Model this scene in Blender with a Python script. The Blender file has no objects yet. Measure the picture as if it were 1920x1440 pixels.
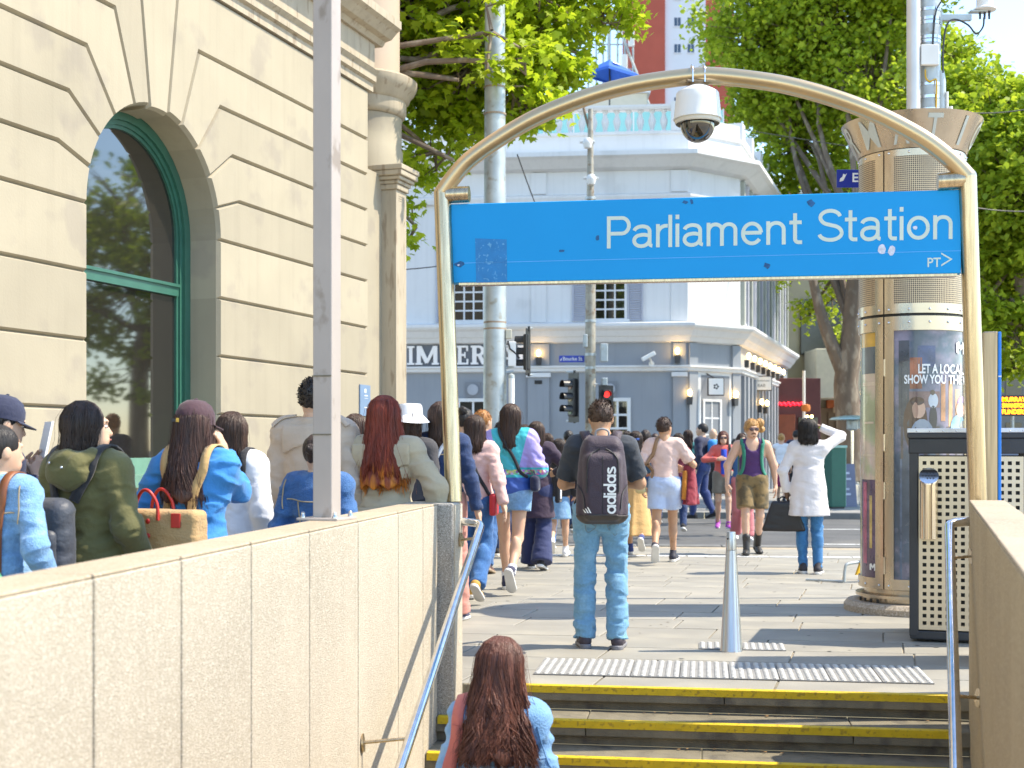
import bpy, bmesh, math, random
import numpy as np
from mathutils import Vector, Matrix, Euler

random.seed(7); np.random.seed(7)
R = math.radians
scene = bpy.context.scene
col = scene.collection

# ------------------------------------------------------------------ camera
F, HY, EYE = 2500.0, 840.0, 1.40          # focal length and horizon of the photograph in its own pixels; eye height
cam_d = bpy.data.cameras.new('camera'); cam = bpy.data.objects.new('camera', cam_d); col.objects.link(cam)
cam.location = (0, 0, EYE); cam.rotation_euler = (R(90), 0, 0)
cam_d.sensor_width = 36; cam_d.lens = F / 1920 * 36; cam_d.shift_y = (HY - 720) / 1920
cam_d.clip_start = .1; cam_d.clip_end = 1500
cam_d.dof.use_dof = True; cam_d.dof.focus_distance = 9.0; cam_d.dof.aperture_fstop = 4.0
scene.camera = cam

# ------------------------------------------------------------------ sky, sun, exposure
SUN_EL = R(53); SUN_H = Vector((1, .03, 0)).normalized()
SUN = Vector((SUN_H.x * math.cos(SUN_EL), SUN_H.y * math.cos(SUN_EL), math.sin(SUN_EL)))
world = bpy.data.worlds.new('World'); scene.world = world; world.use_nodes = True
wn = world.node_tree
sky = wn.nodes.new('ShaderNodeTexSky'); sky.sky_type = 'NISHITA'; sky.sun_disc = False
sky.sun_elevation = SUN_EL; sky.sun_rotation = math.atan2(SUN_H.x, SUN_H.y); sky.air_density = 1.0; sky.dust_density = .2; sky.ozone_density = 3.5
wn.links.new(sky.outputs[0], wn.nodes['Background'].inputs[0]); wn.nodes['Background'].inputs[1].default_value = .15
sd = bpy.data.lights.new('sun', 'SUN'); sun = bpy.data.objects.new('sun', sd); col.objects.link(sun)
sd.energy = 2.5; sd.angle = R(.53); sd.color = (1, .945, .86)
sun.rotation_euler = SUN.to_track_quat('Z', 'Y').to_euler()
vs = scene.view_settings
vs.view_transform = 'Standard'; vs.look = 'None'; vs.gamma = 1; vs.exposure = 1.68; vs.use_curve_mapping = False
vs.use_white_balance = True; vs.white_balance_temperature = 7300; vs.white_balance_tint = 8
scene.cycles.use_denoising = True
scene.cycles.max_bounces = 10; scene.cycles.diffuse_bounces = 6; scene.cycles.transmission_bounces = 10; scene.cycles.transparent_max_bounces = 8
scene.cycles.sample_clamp_indirect = 6

# ------------------------------------------------------------------ measuring helpers (photograph pixel + distance -> place)
def gx(px, d): return (px - 960) / F * d
def gz(py, d): return EYE - (py - HY) / F * d
def at(px, py, d): return Vector((gx(px, d), d, gz(py, d)))
def dground(py): return F * EYE / (py - HY)
def V(*a): return Vector(a)

# ------------------------------------------------------------------ materials
MATS = {}
def lin(c):
    return tuple((x / 12.92 if x <= .04045 else ((x + .055) / 1.055) ** 2.4) for x in c)
def hexc(h): return lin(tuple(int(h[i:i + 2], 16) / 255 for i in (0, 2, 4)))
def mat(name, c, rough=.6, metal=0., var=.12, vscale=6., bump=0., bscale=60., spec=.5, c2=None, c2amt=0., c2scale=3., stretch=(1, 1, 1),
        coat=0., sheen=0., rand=0., trans=0., detail=4., gen=False, streak=0., fold=0.):
    """principled surface: base colour, cloudy variation, patches of a second colour, fine relief, change from piece to piece"""
    if name in MATS: return MATS[name]
    m = bpy.data.materials.new(name); m.use_nodes = True; MATS[name] = m
    n, l = m.node_tree.nodes, m.node_tree.links
    p = n['Principled BSDF']
    if isinstance(c, str): c = hexc(c)
    if isinstance(c2, str): c2 = hexc(c2)
    p.inputs['Roughness'].default_value = rough; p.inputs['Metallic'].default_value = metal
    p.inputs['Specular IOR Level'].default_value = spec
    p.inputs['Coat Weight'].default_value = coat; p.inputs['Sheen Weight'].default_value = sheen
    tc = n.new('ShaderNodeTexCoord'); mp = n.new('ShaderNodeMapping'); mp.inputs['Scale'].default_value = stretch
    l.new(tc.outputs['Generated' if gen else 'Object'], mp.inputs[0])
    rgb = n.new('ShaderNodeRGB'); rgb.outputs[0].default_value = (*c, 1); cur = rgb.outputs[0]
    def noise(scale, det=detail):
        t = n.new('ShaderNodeTexNoise'); t.inputs['Scale'].default_value = scale; t.inputs['Detail'].default_value = det
        l.new(mp.outputs[0], t.inputs['Vector']); return t
    if c2 is not None:
        t = noise(c2scale, 6); r = n.new('ShaderNodeValToRGB')
        r.color_ramp.elements[0].position = .62 - c2amt * .3; r.color_ramp.elements[1].position = .70 - c2amt * .2
        l.new(t.outputs[0], r.inputs[0]); mx = n.new('ShaderNodeMix'); mx.data_type = 'RGBA'
        l.new(r.outputs[0], mx.inputs[0]); l.new(cur, mx.inputs[6]); mx.inputs[7].default_value = (*c2, 1); cur = mx.outputs[2]
    if var or rand:
        hs = n.new('ShaderNodeHueSaturation'); l.new(cur, hs.inputs['Color'])
        mr = n.new('ShaderNodeMapRange'); t = noise(vscale)
        mr.inputs[1].default_value = .25; mr.inputs[2].default_value = .75
        mr.inputs[3].default_value = 1 - var; mr.inputs[4].default_value = 1 + var
        l.new(t.outputs[0], mr.inputs[0])
        if rand:
            oi = n.new('ShaderNodeObjectInfo'); m2 = n.new('ShaderNodeMapRange')
            m2.inputs[3].default_value = 1 - rand; m2.inputs[4].default_value = 1 + rand; l.new(oi.outputs['Random'], m2.inputs[0])
            mu = n.new('ShaderNodeMath'); mu.operation = 'MULTIPLY'; l.new(mr.outputs[0], mu.inputs[0]); l.new(m2.outputs[0], mu.inputs[1])
            l.new(mu.outputs[0], hs.inputs['Value'])
        else: l.new(mr.outputs[0], hs.inputs['Value'])
        cur = hs.outputs[0]
    if streak:                                            # rain streaks and grime running down
        m3 = n.new('ShaderNodeMapping'); m3.inputs['Scale'].default_value = (5, 5, .22); l.new(tc.outputs['Object'], m3.inputs[0])
        t3 = n.new('ShaderNodeTexNoise'); t3.inputs['Scale'].default_value = 1.6; t3.inputs['Detail'].default_value = 8; t3.inputs['Roughness'].default_value = .65; l.new(m3.outputs[0], t3.inputs['Vector'])
        r3 = n.new('ShaderNodeMapRange'); r3.inputs[1].default_value = .50; r3.inputs[2].default_value = .78; r3.inputs[3].default_value = 1; r3.inputs[4].default_value = 1 - streak; l.new(t3.outputs[0], r3.inputs[0])
        h3 = n.new('ShaderNodeHueSaturation'); l.new(cur, h3.inputs['Color']); l.new(r3.outputs[0], h3.inputs['Value']); cur = h3.outputs[0]
    l.new(cur, p.inputs['Base Color'])
    if var:
        rr = n.new('ShaderNodeMapRange'); rr.inputs[3].default_value = max(.02, rough * (1 - var)); rr.inputs[4].default_value = min(1, rough * (1 + var))
        t = noise(vscale * 2.3); l.new(t.outputs[0], rr.inputs[0]); l.new(rr.outputs[0], p.inputs['Roughness'])
    if bump:
        t = noise(bscale, 5); b = n.new('ShaderNodeBump'); b.inputs['Strength'].default_value = min(1, bump); b.inputs['Distance'].default_value = .012
        l.new(t.outputs[0], b.inputs['Height']); l.new(b.outputs[0], p.inputs['Normal'])
    if fold:                                              # soft creases
        t = noise(9., 3); t.inputs['Distortion'].default_value = 1.6; b2 = n.new('ShaderNodeBump'); b2.inputs['Strength'].default_value = fold; b2.inputs['Distance'].default_value = .03
        l.new(t.outputs[0], b2.inputs['Height'])
        if bump: l.new(b.outputs[0], b2.inputs['Normal'])
        l.new(b2.outputs[0], p.inputs['Normal'])
    if trans:
        tr = n.new('ShaderNodeBsdfTranslucent'); l.new(cur, tr.inputs[0]); ms = n.new('ShaderNodeMixShader'); ms.inputs[0].default_value = trans
        l.new(p.outputs[0], ms.inputs[1]); l.new(tr.outputs[0], ms.inputs[2]); l.new(ms.outputs[0], n['Material Output'].inputs[0])
    return m

def mat_speckle(name, base, light, dark, scale, amt_l=.35, amt_d=.2, rough=.85, rand=.04, bump=.5, stain=.1):
    """stone with pebbles of lighter and darker colour (exposed aggregate, granite)"""
    if name in MATS: return MATS[name]
    m = mat(name, base, rough, var=stain, vscale=1.6, rand=rand, streak=.16)
    n, l = m.node_tree.nodes, m.node_tree.links; p = n['Principled BSDF']
    cur = p.inputs['Base Color'].links[0].from_socket
    tc = n.new('ShaderNodeTexCoord')
    for (c, amt, sc) in ((light, amt_l, scale), (dark, amt_d, scale * 1.35)):
        if isinstance(c, str): c = hexc(c)
        v = n.new('ShaderNodeTexVoronoi'); v.inputs['Scale'].default_value = sc; l.new(tc.outputs['Object'], v.inputs['Vector'])
        sp = n.new('ShaderNodeSeparateColor'); l.new(v.outputs['Color'], sp.inputs[0])
        r = n.new('ShaderNodeValToRGB'); r.color_ramp.elements[0].position = 1 - amt - .03; r.color_ramp.elements[1].position = 1 - amt + .25
        l.new(sp.outputs[0], r.inputs[0])
        mx = n.new('ShaderNodeMix'); mx.data_type = 'RGBA'; l.new(r.outputs[0], mx.inputs[0]); l.new(cur, mx.inputs[6]); mx.inputs[7].default_value = (*c, 1)
        cur = mx.outputs[2]
        if c == light or True:
            last = v
    l.new(cur, p.inputs['Base Color'])
    b = n.new('ShaderNodeBump'); b.inputs['Strength'].default_value = bump; b.inputs['Distance'].default_value = .006
    l.new(last.outputs['Distance'], b.inputs['Height']); l.new(b.outputs[0], p.inputs['Normal'])
    return m

def mat_brushed(name, c, rough=.3, streak=40., vert=True, var=.3, grime=None):
    """brushed or drawn metal with fine streaks along one direction"""
    if name in MATS: return MATS[name]
    m = mat(name, c, rough, 1., var=var, vscale=streak, stretch=(1, 1, .02) if vert else (.02, .02, 1), c2=grime, c2amt=.25, c2scale=9.)
    return m

def mat_emit(name, c, s):
    if name in MATS: return MATS[name]
    m = bpy.data.materials.new(name); m.use_nodes = True; MATS[name] = m
    p = m.node_tree.nodes['Principled BSDF']; p.inputs['Base Color'].default_value = (*c, 1)
    p.inputs['Emission Color'].default_value = (*c, 1); p.inputs['Emission Strength'].default_value = s
    return m

# ------------------------------------------------------------------ objects
def obj(name, me, m=None, parent=None, smooth=False):
    o = bpy.data.objects.new(name, me); col.objects.link(o)
    if m is not None and not me.materials: me.materials.append(m)
    if smooth: me.shade_smooth()
    if parent is not None: o.parent = parent
    return o
def tag(o, label=None, cat=None, group=None, kind=None):
    if label: o['label'] = label
    if cat: o['category'] = cat
    if group: o['group'] = group
    if kind: o['kind'] = kind
    return o
def thing(name, label, cat, loc=(0, 0, 0), rz=0., group=None):
    o = bpy.data.objects.new(name, None); col.objects.link(o); o.location = loc; o.rotation_euler = (0, 0, rz); o.empty_display_size = .1
    return tag(o, label, cat, group)
def copy_tree(o, parent=None):
    c = o.copy(); col.objects.link(c); c.parent = parent
    for ch in list(o.children): copy_tree(ch, c)
    return c

def raw_mesh(name, verts, faces):
    """fast mesh from numpy arrays; faces is an (n, k) array"""
    me = bpy.data.meshes.new(name)
    verts = np.asarray(verts, np.float32); faces = np.asarray(faces, np.int32)
    n, k = faces.shape
    me.vertices.add(len(verts)); me.vertices.foreach_set('co', verts.ravel())
    me.loops.add(n * k); me.loops.foreach_set('vertex_index', faces.ravel())
    me.polygons.add(n); me.polygons.foreach_set('loop_start', np.arange(0, n * k, k, dtype=np.int32))
    me.update(calc_edges=True)
    return me

class MB:
    """collects faces of one part; o is subtracted so that the part sits in its thing's own space"""
    def __init__(s, o=(0, 0, 0)): s.v = []; s.f = []; s.o = Vector(o)
    def add(s, vs, fs):
        k = len(s.v); s.v += [tuple(Vector(p) - s.o) for p in vs]; s.f += [tuple(i + k for i in f) for f in fs]; return s
    def box(s, c, sz, rz=0., bev=0., M=None):
        hx, hy, hz = sz[0] / 2, sz[1] / 2, sz[2] / 2
        M = M if M is not None else Matrix.Rotation(rz, 3, 'Z'); c = Vector(c)
        if bev <= 0:
            P = [c + M @ V(x * hx, y * hy, z * hz) for z in (-1, 1) for (x, y) in ((-1, -1), (1, -1), (1, 1), (-1, 1))]
            return s.add(P, [(3, 2, 1, 0), (4, 5, 6, 7), (0, 1, 5, 4), (1, 2, 6, 5), (2, 3, 7, 6), (3, 0, 4, 7)])
        b = min(bev, hx * .9, hy * .9, hz * .9)
        bm = bmesh.new(); bmesh.ops.create_cube(bm, size=1)
        bmesh.ops.scale(bm, vec=sz, verts=bm.verts)
        bmesh.ops.bevel(bm, geom=bm.edges[:], offset=b, segments=2, profile=.5, affect='EDGES')
        bm.verts.index_update()
        s.add([c + M @ v.co for v in bm.verts], [[v.index for v in f.verts] for f in bm.faces]); bm.free(); return s
    def tube(s, pts, r, n=12, cap=True, flat=1.):
        """round bar through points; r a number or one per point"""
        pts = [Vector(p) for p in pts]; m = len(pts); rs = r if hasattr(r, '__len__') else [r] * m
        t0 = (pts[1] - pts[0]).normalized(); up = V(0, 0, 1) if abs(t0.z) < .9 else V(1, 0, 0)
        a = t0.cross(up).normalized(); vs = []; fs = []
        for i, p in enumerate(pts):
            t = (pts[min(i + 1, m - 1)] - pts[max(i - 1, 0)]).normalized()
            a = (a - t * a.dot(t)).normalized(); b = t.cross(a)
            for k in range(n):
                w = 2 * math.pi * k / n; vs.append(p + (a * math.cos(w) + b * math.sin(w) * flat) * rs[i])
        for i in range(m - 1):
            for k in range(n):
                k2 = (k + 1) % n; fs.append((i * n + k, i * n + k2, (i + 1) * n + k2, (i + 1) * n + k))
        if cap: fs += [tuple(range(n))[::-1], tuple((m - 1) * n + k for k in range(n))]
        return s.add(vs, fs)
    def lathe(s, c, prof, n=32, a0=0., a1=2 * math.pi, cap=True):
        """turned shape: prof = (radius, z) upwards"""
        c = Vector(c); full = abs(a1 - a0 - 2 * math.pi) < 1e-6; q = n if full else n + 1; vs = []; fs = []
        for (r, z) in prof:
            for k in range(q):
                w = a0 + (a1 - a0) * k / n; vs.append(c + V(r * math.cos(w), r * math.sin(w), z))
        for i in range(len(prof) - 1):
            for k in range(n):
                k2 = (k + 1) % q; fs.append((i * q + k, i * q + k2, (i + 1) * q + k2, (i + 1) * q + k))
        if cap and full: fs += [tuple(range(q))[::-1], tuple((len(prof) - 1) * q + k for k in range(q))]
        return s.add(vs, fs)
    def prism(s, poly, fr, d0, d1, inset=0., inset_d=0.):
        """polygon in a frame fr=(origin, u, v, n) pushed from depth d0 to d1; the d1 side may be drawn in by a chamfer"""
        o, u, v, nn = fr; poly = [Vector((p[0], p[1])) for p in poly]; n = len(poly)
        ar = sum(poly[i].x * poly[(i + 1) % n].y - poly[(i + 1) % n].x * poly[i].y for i in range(n))
        if ar < 0: poly.reverse()
        def P(q, d): return o + u * q.x + v * q.y + nn * d
        rings = [[P(q, d0) for q in poly], [P(q, d1 - inset_d) for q in poly]]
        if inset:
            ins = []
            for i in range(n):
                e0 = (poly[i] - poly[i - 1]).normalized(); e1 = (poly[(i + 1) % n] - poly[i]).normalized()
                n0 = Vector((-e0.y, e0.x)); n1 = Vector((-e1.y, e1.x)); k = 1 + n0.dot(n1)
                ins.append(poly[i] + (n0 + n1) * (inset / max(k, .3)))
            rings.append([P(q, d1) for q in ins])
        vs = [p for r in rings for p in r]; fs = []
        for j in range(len(rings) - 1):
            for i in range(n):
                i2 = (i + 1) % n; fs.append((j * n + i, j * n + i2, (j + 1) * n + i2, (j + 1) * n + i))
        fs += [tuple(range(n))[::-1], tuple((len(rings) - 1) * n + i for i in range(n))]
        return s.add(vs, fs)
    def sweep(s, prof, fr, a, b):
        """profile in (depth, height) run along u from a to b"""
        o, u, v, nn = fr; n = len(prof)
        vs = [o + u * t + nn * p[0] + v * p[1] for t in (a, b) for p in prof]
        fs = [(i, (i + 1) % n, n + (i + 1) % n, n + i) for i in range(n)] + [tuple(range(n)), tuple(range(n, 2 * n))[::-1]]
        return s.add(vs, fs)
    def ball(s, c, r, n=12, m=8, rz=None):
        c = Vector(c); r = Vector(r if hasattr(r, '__len__') else (r, r, r)); vs = [c + V(0, 0, -r.z)]; fs = []
        for i in range(1, m):
            t = math.pi * i / m - math.pi / 2
            for k in range(n):
                w = 2 * math.pi * k / n; q = V(r.x * math.cos(t) * math.cos(w), r.y * math.cos(t) * math.sin(w), r.z * math.sin(t))
                vs.append(c + (rz @ q if rz is not None else q))
        vs.append(c + V(0, 0, r.z)); L = len(vs) - 1
        for k in range(n):
            k2 = (k + 1) % n; fs.append((0, 1 + k2, 1 + k)); fs.append((L, L - n + k, L - n + k2))
            for i in range(m - 2): fs.append((1 + i * n + k, 1 + i * n + k2, 1 + (i + 1) * n + k2, 1 + (i + 1) * n + k))
        return s.add(vs, fs)
    def build(s, name, m, parent=None, smooth=False, fix=True):
        me = bpy.data.meshes.new(name); me.from_pydata(s.v, [], s.f)
        if fix:
            bm = bmesh.new(); bm.from_mesh(me); bmesh.ops.recalc_face_normals(bm, faces=bm.faces); bm.to_mesh(me); bm.free()
        o = obj(name, me, m, parent)
        if smooth:
            me.shade_smooth()
            try: me.set_sharp_from_angle(angle=R(38))
            except Exception: pass
        return o

def text_mesh(body, size=1., bold=0., extrude=.0, space=1.):
    """flat lettering as (verts, faces), baseline at the origin"""
    cu = bpy.data.curves.new('t', 'FONT'); cu.body = body; cu.size = size; cu.offset = bold; cu.extrude = extrude; cu.space_character = space
    cu.resolution_u = 4
    o = bpy.data.objects.new('t', cu); col.objects.link(o)
    dg = bpy.context.evaluated_depsgraph_get(); dg.update()
    me = bpy.data.meshes.new_from_object(o.evaluated_get(dg))
    vs = [v.co.copy() for v in me.vertices]; fs = [tuple(p.vertices) for p in me.polygons]
    bpy.data.objects.remove(o); bpy.data.curves.remove(cu); bpy.data.meshes.remove(me)
    return vs, fs
def text_fit(body, w, h, bold=0., extrude=0., space=1.):
    """lettering scaled to a box w x h; returns verts starting at (0,0)"""
    vs, fs = text_mesh(body, 1., bold, extrude, space)
    x0 = min(v.x for v in vs); x1 = max(v.x for v in vs); y0 = min(v.y for v in vs); y1 = max(v.y for v in vs)
    sx = w / (x1 - x0) if w else h / (y1 - y0); sy = h / (y1 - y0) if h else sx
    return [V((v.x - x0) * sx, (v.y - y0) * sy, v.z) for v in vs], fs
def letter_on(name, body, fr, x, y, w, h, d, m, parent, bold=0., extrude=0., org=(0, 0, 0), space=1.):
    o, u, v, nn = fr; vs, fs = text_fit(body, w, h, bold, extrude, space)
    mb = MB(org); mb.add([o + u * (x + q.x) + v * (y + q.y) + nn * (d + q.z) for q in vs], fs)
    return mb.build(name, m, parent, fix=False)
ZUP = V(0, 0, 1)
# ------------------------------------------------------------------ plain grotesque letters drawn as strokes of even width
def arc_pts(cx, cy, rx, ry, a0, a1, n=14): return [(cx + rx * math.cos(R(a0 + (a1 - a0) * k / n)), cy + ry * math.sin(R(a0 + (a1 - a0) * k / n))) for k in range(n + 1)]
def glyph(c, w):
    """(strokes, advance); cap height .72, x-height .52, w = stroke width; outlines are centre lines"""
    h = w / 2; X = .52 - h; C = .72 - h; b = h                       # tops and bottom of centre lines
    if c == 'P': return [[(h, 0), (h, .72)], [(h, C), (.33, C)] + arc_pts(.33, (C + .33) / 2, .155, (C - .33) / 2, 90, -90) + [(h, .33)]], .56
    if c == 'l': return [[(h, 0), (h, .72)]], .155
    if c == 'i': return [[(h, 0), (h, .52)], [(h, .62), (h, .72)]], .155
    if c == 'r': return [[(h, 0), (h, .52)], [(h, .30)] + arc_pts(.225, .30, .225 - h, X - .30, 180, 80)], .27
    if c == 'n': return [[(h, 0), (h, .52)], [(h, .30)] + arc_pts(.20, .31, .20 - h, X - .31, 180, 90, 8) + arc_pts(.215, .33, .155, X - .33, 90, 0, 8) + [(.37, 0)]], .49
    if c == 'm': return [[(h, 0), (h, .52)]] + [s for k in (0, .29) for s in ([[(h + k, .30)] + arc_pts(.18 + k, .32, .18 - h, X - .32, 180, 90, 8) + arc_pts(.19 + k, .35, .14, X - .35, 90, 0, 8) + [(.33 + k, 0)]],)][0:0] + [[(h, .30)] + arc_pts(.18, .32, .18 - h, X - .32, 180, 90, 8) + arc_pts(.19, .35, .14, X - .35, 90, 0, 8) + [(.33, 0)], [(.33, .30)] + arc_pts(.47, .32, .14, X - .32, 180, 90, 8) + arc_pts(.48, .35, .14, X - .35, 90, 0, 8) + [(.62, 0)]], .74
    if c == 'e': return [[(.03, .275), (.44, .275)], arc_pts(.235, .26, .235 - h, X - .26, 4, 325, 26)], .54
    if c == 'o': return [arc_pts(.245, .26, .245 - h, X - .26, 0, 360, 28)], .56
    if c == 't': return [[(.12, .68), (.12, .12)] + arc_pts(.19, .12, .07, .12 - h, 180, 270, 6) + [(.27, h)], [(0, .52 - h), (.26, .52 - h)]], .33
    if c == 'a': return [arc_pts(.215, .365, .175, X - .365, 170, 60, 8) + arc_pts(.235, .36, .145, X - .36, 60, 0, 6) + [(.38, .09)] + arc_pts(.44, .09, .06, .09 - h, 180, 270, 5), [(.38, .30)] + arc_pts(.24, .165, .20, .125, 60, 120, 6) + arc_pts(.19, .16, .19 - h, .125, 110, 270, 12) + arc_pts(.20, .19, .18, .155, 270, 350, 8)], .52
    if c == 'S': return [arc_pts(.28, .535, .215, C - .535, 8, 200, 16) + arc_pts(.27, .535, .2, .155, 200, 250, 5) + arc_pts(.30, .19, .23, .165, 75, 0, 8) + arc_pts(.285, .19, .245, .19 - h, 0, -170, 16)], .60
    if c == 'd': return [[(.44, 0), (.44, .74)], arc_pts(.235, .26, .235 - h, X - .26, 0, 360, 26)], .55
    if c == 'A': return [arc_pts(.235, .26, .235 - h, X - .26, 0, 360, 26), [(.44, 0), (.44, .52)]], .55
    if c == 's': return [arc_pts(.20, .385, .14, X - .385, 10, 200, 12) + arc_pts(.2, .14, .17, .12, 80, 0, 6) + arc_pts(.2, .135, .17, .135 - h, 0, -170, 12)], .43
    return [], .25
def ribbon2(P, w):
    Q = [P[0]]
    for a, b in zip(P[:-1], P[1:]):
        k = max(1, int(math.hypot(b[0] - a[0], b[1] - a[1]) / .06)); Q += [(a[0] + (b[0] - a[0]) * i / k, a[1] + (b[1] - a[1]) * i / k) for i in range(1, k + 1)]
    P = Q
    n = len(P); L = []; Rr = []
    for i in range(n):
        a = P[max(i - 1, 0)]; b = P[min(i + 1, n - 1)]; dx, dy = b[0] - a[0], b[1] - a[1]; k = math.hypot(dx, dy) or 1; nx, ny = -dy / k * w / 2, dx / k * w / 2
        L.append((P[i][0] + nx, P[i][1] + ny)); Rr.append((P[i][0] - nx, P[i][1] - ny))
    return L + Rr, [(i, i + 1, n + i + 1, n + i) for i in range(n - 1)]
def stroke_word(word, w, gap=.0):
    out = []; x = 0
    for c in word:
        st, adv = glyph(c, w)
        for s in st: out.append(ribbon2([(x + a, b) for a, b in s], w))
        x += adv + gap; last = adv
    x = max(v[0] for q, f in out for v in q); x0 = min(v[0] for q, f in out for v in q)
    return [([(a - x0, b) for a, b in q], f) for q, f in out], x - x0
# ================================================================== materials of the place
M_paver = mat('bluestone', (.285, .268, .23), .62, var=.12, vscale=2.2, rand=.06, bump=.25, bscale=90, c2=(.31, .288, .24), c2amt=.35, c2scale=1.7)
M_grout = mat('grout', (.36, .30, .22), .95, var=.25, vscale=14, bump=.4)
M_asph = mat('asphalt', (.10, .10, .10), .9, var=.22, vscale=1.3, bump=.6, bscale=160, c2=(.14, .135, .125), c2amt=.3, c2scale=.6)
M_kerb = mat('kerb_stone', (.17, .168, .16), .8, var=.2, vscale=5, rand=.08, bump=.3)
M_paint = mat('road_paint', (.72, .72, .70), .7, var=.18, vscale=9, c2=(.25, .25, .24), c2amt=.25, c2scale=14)
M_yellow = mat('yellow_paint', (.66, .45, .012), .55, var=.12, vscale=12, c2=(.40, .26, .02), c2amt=.22, c2scale=34, bump=.35, bscale=140)
M_stepstone = mat('step_stone', (.19, .165, .115), .8, var=.22, vscale=7, rand=.08, bump=.4, bscale=120, c2=(.12, .105, .08), c2amt=.2, c2scale=5, streak=.3)
M_agg = mat_speckle('aggregate', (.485, .42, .325), (.60, .535, .43), (.40, .335, .25), 150, .34, .22, rand=.05, stain=.16)
M_aggtop = mat_speckle('aggregate_sun_tint', (.43, .34, .235), (.52, .43, .32), (.34, .26, .17), 150, .3, .2, rough=.6, stain=.16, bump=.2)  # same stone as the wall, with the sunlight's orange tint put into its colour
M_granite = mat_speckle('granite', (.36, .33, .29), (.62, .58, .53), (.18, .165, .145), 210, .25, .35, rough=.55, bump=.15, stain=.1)
M_steel = mat_brushed('brushed_steel', (.62, .60, .57), .24, 60, var=.25)
M_steelw = mat_brushed('warm_steel', (.56, .44, .29), .28, 70, var=.25)
M_chrome = mat('polished_steel', (.72, .72, .73), .12, 1., var=.15, vscale=20)
M_galv = mat('galvanised', (.42, .46, .47), .5, .55, var=.18, vscale=5, c2=(.34, .33, .29), c2amt=.15, c2scale=8, bump=.1)
M_dark = mat('charcoal_paint', (.035, .036, .04), .45, var=.15, vscale=8)
M_black = mat('black_plastic', (.018, .018, .02), .42, var=.1)
M_whitep = mat('white_plastic', (.74, .73, .70), .4, var=.06, vscale=4)
M_letter = mat('pale_vinyl', (.58, .66, .58), .5, var=.05)
M_white = mat('white_vinyl', (.82, .82, .80), .5, var=.04)
M_tile = mat('tactile_tile_shade', (.25, .245, .235), .7, var=.15, vscale=6)  # shadow in the gaps between studs, painted as a grey base
M_stud = mat('tactile_stud', (.50, .49, .46), .5, var=.12, vscale=20)
M_stain = mat('grey_mark', (.2, .25, .3), .7, var=.3, vscale=30)

# ================================================================== ground
NU = V(.9898, -.1424, 0)                              # along the step edges, to the right
NV = V(.1424, .9898, 0)                               # up the stairs, away from the camera
N0 = V(gx(1000, dground(1285)), dground(1285), 0)     # a point of the top step's edge
def nose_y(x): return N0.y + (x - N0.x) * NU.y / NU.x
def wl(y): return -1.125 + .1461 * (y - 2.93)         # stair face of the left parapet
def wr(y): return 2.553 + .3136 * (y - 7.45)          # stair face of the right parapet

def sheet(name, polys, z, m, kind='structure'):
    mb = MB()
    for p in polys: mb.add([(x, y, z) for x, y in p], [tuple(range(len(p)))])
    o = mb.build(name, m, fix=False); o['kind'] = kind; return o
def near_kerb(x): return 19.3 - .1 * x
def far_kerb(x): return 29.4 - .1 * x
nx0, nx1 = wl(8.0) - .1, wr(7.5) + .1
sheet('ground', [[(-600, 60), (600, 60), (600, 900), (-600, 900)], [(-600, -60), (-30, -60), (-30, 60), (-600, 60)], [(45, -60), (600, -60), (600, 60), (45, 60)]], -.165,
      mat('far_ground', (.13, .125, .115), .9, var=.2, vscale=.3))
plaza = sheet('plaza', [
    [(-30, near_kerb(-30)), (-30, nose_y(nx0)), (nx0, nose_y(nx0)), (nx1, nose_y(nx1)), (45, nose_y(nx1)), (45, near_kerb(45))],
    [(-30, -60), (wl(-3) - .1, -60), (wl(-3) - .1, -3), (nx0, nose_y(nx0)), (-30, nose_y(nx0))],
    [(45, -60), (45, nose_y(nx1)), (nx1, nose_y(nx1)), (wr(-3) + .1, -3), (wr(-3) + .1, -60)]], -.014, M_grout)
road = sheet('road', [[(-30, near_kerb(-30) + .15), (45, near_kerb(45) + .15), (45, far_kerb(45) - .15), (-30, far_kerb(-30) - .15)],
                      [(11.5, far_kerb(11.5) - .15), (45, far_kerb(45) - .15), (60, 140), (40, 140)]], -.13, M_asph)
fp = sheet('footpath', [[(-30, far_kerb(-30)), (11.3, far_kerb(11.3)), (39, 140), (-30, 140)]], -.002,
           mat('far_paving', (.27, .26, .24), .75, var=.16, vscale=1.2, bump=.2, c2=(.2, .2, .19), c2amt=.3, c2scale=.8))

# kerbs: stones butted end to end
kn = thing('kerb', 'bluestone kerb along the plaza side of the road', 'kerb', (0, near_kerb(0), 0)); kn['kind'] = 'structure'
kf = thing('kerb', 'bluestone kerb in front of the hotel footpath', 'kerb', (0, far_kerb(0), 0)); kf['kind'] = 'structure'
proto = MB().box((0, 0, -.07), (1.19, .28, .15), bev=.015).build('kerb_stone', M_kerb, kn)
for i in range(-8, 16):
    x = i * 1.2
    for (k, fn, s) in ((kn, near_kerb, 0), (kf, far_kerb, 0)):
        if k is kf and x > 11: continue
        o = proto if (k is kn and i == -8) else proto.copy()
        if o is not proto: col.objects.link(o)
        o.parent = k; o.location = (x, fn(x) - fn(0) + .14, -.001); o.rotation_euler = (0, 0, math.atan(-.1))
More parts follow.
